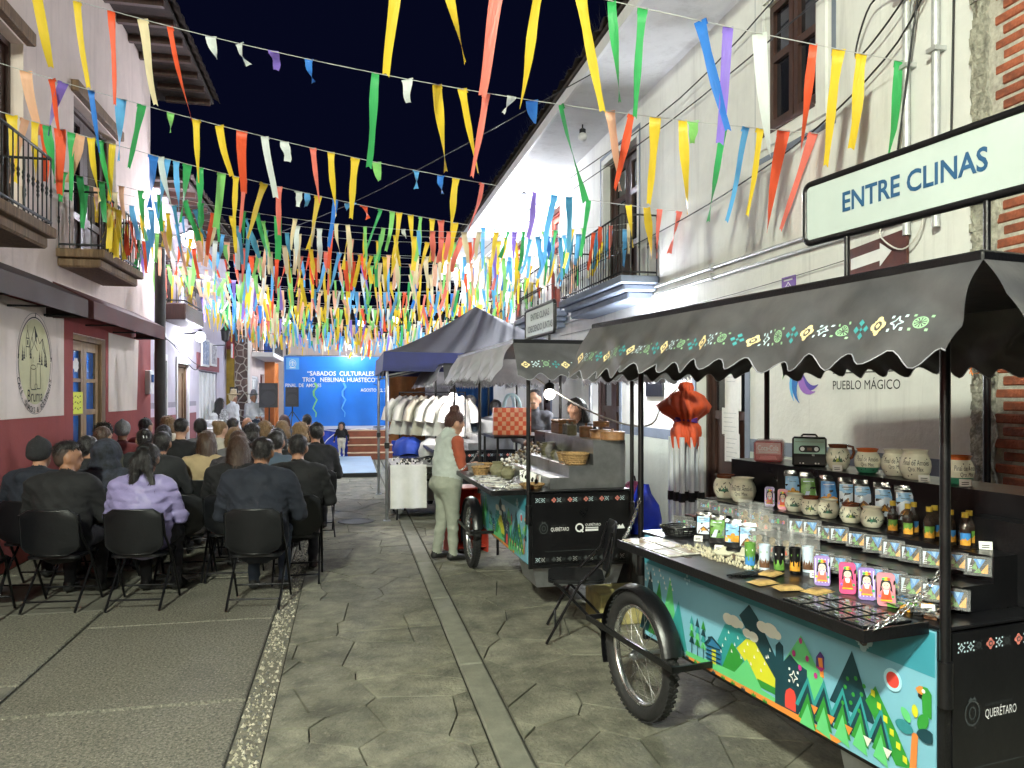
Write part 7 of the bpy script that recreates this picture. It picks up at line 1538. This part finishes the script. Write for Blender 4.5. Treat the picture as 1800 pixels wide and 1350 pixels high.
def seated(p):
    """facing +y, seat at .45; returns prims and head centre"""
    s = p.get('s', 1.); w = p.get('w', 1.); ln = p.get('lean', 0.); P = []
    hipz = .54; ch = (0, -.06 + ln * .3, .46 + .46 * s); nk = (0, -.02 + ln * .45, .46 + .62 * s); H = (p.get('hx', 0), .03 + ln * .5, .46 + .76 * s)
    T = 1; sh = .185 * w; sz = ch[2] + .075 * s
    P += [('c', (0, -.02, hipz), (0, -.06 + ln * .15, .72), .165 * w, .165 * w, T, (1.12, .8)), ('c', (0, -.06 + ln * .15, .7), ch, .165 * w, .17 * w, T, (1.15, .8)), ('c', (-sh * .75, ch[1], sz), (sh * .75, ch[1], sz), .088 * w, .088 * w, T), ('c', (0, ch[1] + .01, sz + .02), (0, nk[1], nk[2] - .02), .085, .062, T)]
    if p.get('puff'): P += [('c', (0, -.07, z), (0, -.07, z + .01), .19 * w, .19 * w, T, (1.15, .85)) for z in (.62, .72, .82)]
    if p.get('hoodback'): P += [('c', (-.06, ch[1] - .1, sz + .03), (.06, ch[1] - .1, sz + .03), .06, .06, T)]
    P += [('c', (0, nk[1] - .01, nk[2] - .05), (0, H[1] - .015, H[2] - .06), .056, .052, 0)]
    for q in (-1, 1):
        el = (q * (sh + .085), ch[1] + .09, sz - .27 * s); hd = (q * .11, ch[1] + .3, sz - .33 * s)
        P += [('c', (q * sh, ch[1], sz), el, .066 * w, .055 * w, T), ('c', el, hd, .053, .04, T), ('c', hd, (hd[0] - q * .05, hd[1] + .06, hd[2] - .01), .036, .025, 0), ('c', (q * .09, 0, .535), (q * .13, .44, .53), .095 * w, .07, 2), ('c', (q * .13, .44, .525), (q * .13, .42, .1), .066, .046, 2), ('c', (q * .13, .4, .055), (q * .14, .57, .04), .044, .036, 3)]
    return P, H
def person(label, pos, yaw, pose, p, vox=.016, group=None, extra=None):
    T = thing('person', label, 'person', (*pos, p.get('z', 0)), yaw, group)
    P, H = pose(p); hs, h = head(H, p.get('hyaw', 0), p.get('hpitch', 0), p.get('hs', 1.05), ear=p.get('hair') not in ('long', 'bob', 'hood', 'beanie', 'curly'))
    m = [SKIN[p.get('skin', 0)], CLO[p['top']], CLO[p.get('legs', 'dpants')], CLO[p.get('shoes', 'shoe')], CLO[p.get('top2', p['top'])]]
    link('body', surf('body', P + hs, vox, m, .03, .0075 if not p.get('fingers') else .005, 0, len(label), .013 if p.get('puff') else 0), T)
    st = p.get('hair', 'short'); hp = hair(st, h, p.get('hs', 1.05), p.get('hyaw', 0))
    if hp: link('hair' if st not in ('beanie', 'hood', 'hat') else ('hat' if st != 'hood' else 'hood'), surf('hair', hp, min(vox, .0135), [CLO['camo'] if st == 'hood' else HAIRC[p.get('hc', 'black')]], .02, 0, HSTR.get(st, .002), len(label)), T)
    if hp and st not in ('beanie', 'hood', 'hat'): strands(T, T.children[-1].data, st, h, vox, HAIRC[p.get('hc', 'black')])
    if st == 'fade': link('shaved_sides', surf('shaved_sides', [('e', h(0, -.022, .03), (.0785, .092, .092), 0, p.get('hyaw', 0)), ('e', h(0, -.05, -.02), (.066, .05, .06), 0, p.get('hyaw', 0))], .0125, [mk('shaved_hair', (.045, .025, .018), .7, 0, .3, 60)], .02, 0, .001), T)
    if p.get('face'):
        e = MB(); sc = p.get('hs', 1.05)
        for q in (-1, 1): e.lathe([(0, -.008), (.011, 0), (0, .008)], INK, 8, Matrix.Translation(h(q * .032, .082, .008)))
        e.tube([h(-.022, .088, -.063), h(0, .093, -.062), h(.022, .088, -.063)], .004, mk('lips', (.22, .07, .06), .5), 5)
        for q in (-1, 1): e.tube([h(q * .018, .092, .03), h(q * .045, .083, .032)], .004, INK, 4)
        if p['face'] == 2: e.tube([h(-.03, .09, -.045), h(0, .1, -.042), h(.03, .09, -.045)], .007, INK, 5)
        e.build('face_features', T)
    if extra: extra(T, h)
    return T
def strands(T, me, st, h, vox, mat):
    rg = np.random.default_rng(len(me.vertices)); nv = len(me.vertices); co = np.empty(nv * 3, np.float32); me.vertices.foreach_get('co', co); co = co.reshape(-1, 3)
    nr = np.empty(nv * 3, np.float32); me.vertex_normals.foreach_get('vector', nr); nr = nr.reshape(-1, 3)
    N = 2600 if vox < .013 else 900; i = rg.integers(0, nv, N); p = co[i] - nr[i] * .002; n = nr[i]; top = np.array(h(0, -.03, .12))
    away = p - top; away /= np.linalg.norm(away, axis=1)[:, None] + 1e-6; g = np.array([0, 0, -1.])
    kn, ka, kg, L, wd = dict(curly=(.8, .3, .2, .03, .0035), long=(.12, .3, 1.0, .07, .0028), bob=(.15, .4, .9, .05, .0028), pony=(.15, .5, .6, .04, .0025), tails=(.15, .4, .8, .05, .0025)).get(st, (.35, .6, .3, .024, .0022))
    d = n * kn + away * ka + g * kg + rg.normal(0, .3 if st != 'curly' else .7, (N, 3)); d -= n * np.minimum(0, (d * n).sum(1) - .12)[:, None]; d /= np.linalg.norm(d, axis=1)[:, None]
    w = np.cross(d, n + 1e-4); w /= np.linalg.norm(w, axis=1)[:, None] + 1e-6; L = L * rg.uniform(.5, 1.2, (N, 1)); w = w * wd * rg.uniform(.6, 1.2, (N, 1))
    q = p + d * L * .55; e = p + d * L + g * L * .25
    V = np.concatenate([p - w, p + w, q + w * .7, q - w * .7, e]); k = np.arange(N)
    m2 = bpy.data.meshes.new('hair_strands'); m2.from_pydata(V.tolist(), [], np.stack([k, k + N, k + 2 * N, k + 3 * N], 1).tolist() + np.stack([k + 3 * N, k + 2 * N, k + 4 * N], 1).tolist()); m2.materials.append(mat); m2.update()
    o = link('hair_strands', m2, T); o['kind'] = 'stuff'
AUD = 'seated audience facing the stage'
def clipx(T, h): m_ = MB(); [m_.tube([h(-.02 + q * .03, -.11, .07), h(-.015 + q * .03, -.13, .03)], .007, WHITEP, 5) for q in range(2)]; m_.build('hair_clips', T)
def scr(T, h): m_ = MB(); m_.tube([h(.04 * math.cos(a), -.115, .05 + .04 * math.sin(a)) for a in [i * PI / 6 for i in range(13)]], .01, CLO['black'], 6, False); m_.build('hair_tie', T)
A = [ # x, y, label, params
 (-2.72, 7.62, 'person in black beanie and navy jacket at the far left of the audience', dict(top='navy', hair='beanie', hc='knit', w=1.05, s=.98, hoodback=1)),
 (-2.30, 6.98, 'man in black jacket with faded haircut turned to the right', dict(top='black', hair='fade', w=1.12, s=1.0, hyaw=-1.0, skin=2, face=1)),
 (-1.66, 6.9, 'woman in lilac puffer jacket with black tied hair', dict(top='lilac', hair='tails', hc='black', w=.98, s=.98, puff=1, hpitch=.15, skin=1, ext=scr)),
 (-.72, 6.72, 'broad man in navy hooded jacket in the front centre', dict(top='navy', hair='crop', w=1.2, s=1.05, hoodback=1, legs='jeans', skin=2)),
 (-.46, 7.5, 'man in black jacket with shaved nape right of the broad man', dict(top='black', hair='crop', w=1.08, s=1.02, skin=0)),
 (-.38, 9.8, 'person in black leather jacket at the right edge of the audience', dict(top='black', hair='short', w=1.05, s=1.06)),
 (-1.05, 7.72, 'woman with long straight dark hair and black coat', dict(top='black', hair='long', hc='brown', w=1.0, s=1.0, top2='beige')),
 (-1.55, 9.02, 'woman with brown bob hair in beige sweater', dict(top='beige', hair='long', hc='brown', w=1.0, s=.99)),
 (-2.05, 10.25, 'tall man in black shirt with short dark hair', dict(top='black', hair='crop', w=1.1, s=1.13, skin=1)),
 (-2.06, 11.7, 'person with dark short hair behind the tall man', dict(top='grey', hair='short', s=1.06)),
 (-1.8, 11.6, 'woman with light brown bun looking right', dict(top='ivory', hair='bun', hc='light', s=1.02, hyaw=-.7, skin=3, face=1)),
 (-1.38, 10.1, 'person with blonde streaked bob in the middle rows', dict(top='grey', hair='bob', hc='light', s=.98)),
 (-1.27, 11.0, 'person with round black hair in the middle rows', dict(top='charcoal', hair='curly', s=1.0)),
 (-1.25, 12.3, 'person with light wavy hair further back', dict(top='ivory', hair='curly', hc='light', s=.98)),
 (-.76, 8.66, 'person with short dark hair and slate blue jacket', dict(top='slate', hair='short', s=1.0, w=1.05)),
 (-.95, 11.65, 'person with brown streaked hair near the aisle', dict(top='slate', hair='bob', hc='light', s=1.02)),
 (-.62, 10.75, 'person with curly blonde hair and patterned shirt', dict(top='pattern', hair='curly', hc='light', s=1.02)),
 (-2.34, 9.7, 'woman with black hair held by pale clips', dict(top='charcoal', hair='bun', s=.98, skin=1, ext=clipx)),
 (-2.42, 11.05, 'person with long dark hair behind the clipped hair', dict(top='brownc', hair='long', s=.98)),
 (-2.9, 13.4, 'person with bushy blonde hair by the snack table', dict(top='ivory', hair='curly', hc='light', s=1.05)),
 (-2.78, 9.6, 'man with brown hair in olive jacket', dict(top='olive', hair='short', hc='brown', s=1.03, hyaw=-.4, skin=1)),
 (-2.98, 11.2, 'person wearing a grey knitted hat', dict(top='maroon', hair='beanie', hc='grey', s=1.03)),
 (-2.95, 12.4, 'person with dark hair and maroon top by the red wall', dict(top='maroon', hair='short', s=1.05, hyaw=-.6, skin=1)),
 (-3.0, 10.4, 'person with thick black hair and plaid shirt by the red wall', dict(top='plaid', hair='curly', s=1.05)),
 (-2.6, 8.55, 'man with dark hair leaning behind the beanie', dict(top='charcoal', hair='short', s=.96, hyaw=-.5, skin=0)),
 (-2.2, 7.75, 'person in dark leaf patterned hooded jacket', dict(top='camo', hair='hood', s=.94, w=1.1)),
 (-1.8, 13.0, 'person with dark hair in a back row', dict(top='black', hair='short', s=1.02)),
 (-1.65, 13.5, 'bald man in a back row', dict(top='brownc', hair='bald', s=1.02, skin=0)),
 (-.75, 15.5, 'person with black hair in the row nearest the stage', dict(top='black', hair='short', s=1.0)),
 (-1.95, 8.75, 'person with short black hair and charcoal jacket in the third row', dict(top='charcoal', hair='short', s=1.0, w=1.08)),
 (-1.12, 8.45, 'person with brown hair and dark plaid jacket in the third row', dict(top='plaid', hair='crop', hc='brown', s=1.02, w=1.08)),
 (-.85, 9.7, 'person with black bob hair in a dark coat in the middle rows', dict(top='black', hair='bob', s=.98)),
 (-1.2, 15.3, 'person with reddish hair in the row nearest the stage', dict(top='slate', hair='bob', hc='red', s=1.0)),
]
for i, (x, y, lab, p) in enumerate(A):
    rz = random.uniform(-.16, .16); p['lean'] = random.uniform(-.02, .16); near = y < 8.2; p['w'] = p.get('w', 1.) * (1.07 if near else 1.02); p['hyaw'] = p.get('hyaw', random.uniform(-.25, .25)); p['hx'] = random.uniform(-.02, .02)
    person(lab, (x, y), rz, seated, p, .0125 if near else (.016 if y < 10.5 else .02), AUD, p.get('ext'))
    chair('folding chair under the %s' % ' '.join(lab.split()[:11]), x, y - .02, rz)
chair('empty folding chair with white paper behind the lilac jacket', -1.52, 7.75, 0); chair('empty folding chair left of the man with faded haircut', -2.85, 6.7, .1)
pp = MB(); pp.box((-.13, -.1, 0), (.13, .1, .004), PAPER); tag(pp.build('paper_sheet', None, (-1.52, 7.78, .454), .2), 'white paper sheet lying on the empty chair seat', 'paper')
# standing figures
def standing(p):
    s = p.get('s', 1.); w = p.get('w', 1.); ln = p.get('lean', 0); P = []; T = 1
    hip = .86 * s; ch = (0, ln * .25, 1.2 * s); sz = 1.33 * s; nk = (0, ln * .4, 1.42 * s); H = (0, .02 + ln * .6, 1.53 * s); sh = .17 * w * s
    P += [('c', (0, 0, hip), (0, ln * .1, 1.02 * s), .15 * w * s, .14 * w * s, 2 if not p.get('long') else T, (1.1, .85)), ('c', (0, ln * .08, 1.0 * s), ch, .15 * w * s, .155 * w * s, p.get('bm', T), (1.12, .82)), ('c', (-sh * .7, ch[1], sz), (sh * .7, ch[1], sz), .075 * w * s, .075 * w * s, p.get('bm', T)), ('c', (0, ch[1], sz + .02), (0, nk[1], nk[2]), .07 * s, .055 * s, p.get('bm', T)), ('c', (0, nk[1], nk[2] - .02), (0, H[1] - .01, H[2] - .06), .05 * s, .048 * s, 0)]
    for q in (-1, 1):
        el, hd = p['arms'](q, sh, sz, s)
        P += [('c', (q * sh, ch[1], sz), el, .058 * w * s, .047 * s, T), ('c', el, hd, .046 * s, .033 * s, T)]
        d = (Vector(hd) - Vector(el)).normalized(); pm = Vector(hd) + d * .045 * s; P += [('c', hd, tuple(pm), .03 * s, .032 * s, 0)]
        if p.get('fingers'):
            sd = Vector((-q * .9, .2, 0)).normalized(); dn = Vector((0, 0, -1))
            for k in range(4):
                b = pm + sd * 0 + Vector((0, 0, .024 - k * .016)); m1 = b + d * (.045 - .004 * abs(k - 1)) ; m2 = m1 + (d * .4 + sd * .9).normalized() * (.038 - .004 * abs(k - 1)); P += [('c', tuple(b), tuple(m1), .0105, .0098, 0), ('c', tuple(m1), tuple(m2), .0098, .009, 0)]
            tb_ = Vector(hd) + d * .02 + Vector((0, 0, .02)); P += [('c', tuple(tb_), tuple(tb_ + d * .03 + sd * .02 + Vector((0, 0, .022))), .0125, .0105, 0), ('c', tuple(tb_ + d * .03 + sd * .02 + Vector((0, 0, .022))), tuple(tb_ + d * .06 + sd * .03 + Vector((0, 0, .02))), .0105, .009, 0)]
        fo = p.get('feet', 0) * q
        P += [('c', (q * .085 * s, 0, hip), (q * .095 * s, .01 + fo * .3, .48 * s), .105 * w * s, .07 * s, 2), ('c', (q * .095 * s, .01 + fo * .3, .48 * s), (q * .1 * s, -.02 + fo, .1), .07 * s, .055 * s, 2), ('c', (q * .1 * s, -.05 + fo, .05), (q * .11 * s, .12 * s + fo, .04), .045 * s, .036 * s, 3)]
    if p.get('more'): P += p['more'](s)
    return P, H
hang = lambda q, sh, sz, s: ((q * (sh + .07), -.02, sz - .28 * s), (q * (sh + .08), .04, sz - .53 * s))
work = lambda q, sh, sz, s: ((q * (sh + .06), .06, sz - .27 * s), (q * .07, .3, sz - .3 * s))
vest = lambda s: [('c', (0, .02, .98 * s), (0, .03, 1.05 * s), .185 * s, .185 * s, 4, (1.08, .9)), ('c', (0, .0, 1.1 * s), (0, .02, 1.24 * s), .18 * s, .165 * s, 4, (1.1, .85)), ('c', (-.1 * s, .01, 1.32 * s), (.1 * s, .01, 1.32 * s), .085 * s, .085 * s, 4), ('c', (0, -.01, 1.38 * s), (0, .02, 1.43 * s), .075 * s, .07 * s, 4), ('c', (-.06, -.08, .86 * s), (.06, -.08, .86 * s), .1 * s, .1 * s, 2)]
def glasses(T, h): m_ = MB(); [m_.tube([h(q * .034 + .024 * math.cos(a), .1, .006 + .018 * math.sin(a)) for a in [i * PI / 6 for i in range(13)]], .0025, INK, 4, False) for q in (-1, 1)]; m_.tube([h(.06, .1, .01), h(.078, 0, .01)], .0025, INK, 4); m_.build('glasses', T)
person('woman in pale quilted vest and rust sleeves handling goods at the craft cart', (1.03, 8.02), -1.25, standing, dict(top='rust', top2='vest', legs='sage', hair='topbun', hc='red', s=.94, w=1.2, lean=.12, hpitch=.5, hyaw=.0, arms=work, fingers=1, face=1, more=vest, bm=4, skin=1, feet=.05), .0098, None, None)
person('man with moustache in grey jacket behind the orange tote bag', (2.4, 9.7), 2.75, standing, dict(top='grey', legs='dpants', hair='crop', s=1.1, arms=work, face=2, skin=1), .0135)
person('woman with long black hair in dark jacket behind the craft cart', (2.45, 7.9), 2.3, standing, dict(top='charcoal', legs='dpants', hair='long', hc='black', s=1.03, lean=.08, hpitch=.35, arms=work, face=1, skin=1), .0135)
person('man with grey hair in dark blue jacket under the tent', (1.9, 11.9), .7, standing, dict(top='slate', legs='dpants', hair='crop', hc='grey', s=1.05, arms=hang, skin=1), .018)
person('person in white top behind the blue jacket under the tent', (2.35, 12.1), -.4, standing, dict(top='white', legs='dpants', hair='short', s=1.0, arms=hang), .02)
person('man in straw hat and white shirt by the stone front', (-2.82, 20.3), -.9, standing, dict(top='white', legs='jeans', hair='hat', hc='straw', s=1.08, arms=hang, face=1), .018)
person('person in black and white patterned top beside the straw hat', (-3.0, 19.5), -.6, standing, dict(top='pattern', legs='dpants', hair='long', s=1.0, arms=hang), .02)
person('sound technician in grey shirt and pale cap at the sound desk', (-2.55, 22.25), -2.6, standing, dict(top='white', legs='jeans', hair='hat', hc='grey', s=1.08, arms=work, face=1), .018)
person('small child in black jumper and pale trousers before the stage steps', (-.14, 20.45), 3.0, standing, dict(top='black', legs='ivory', shoes='white', hair='curly', hc='black', s=.53, w=1.15, hs=.82, arms=hang, face=1, z=.1, skin=1), .014)
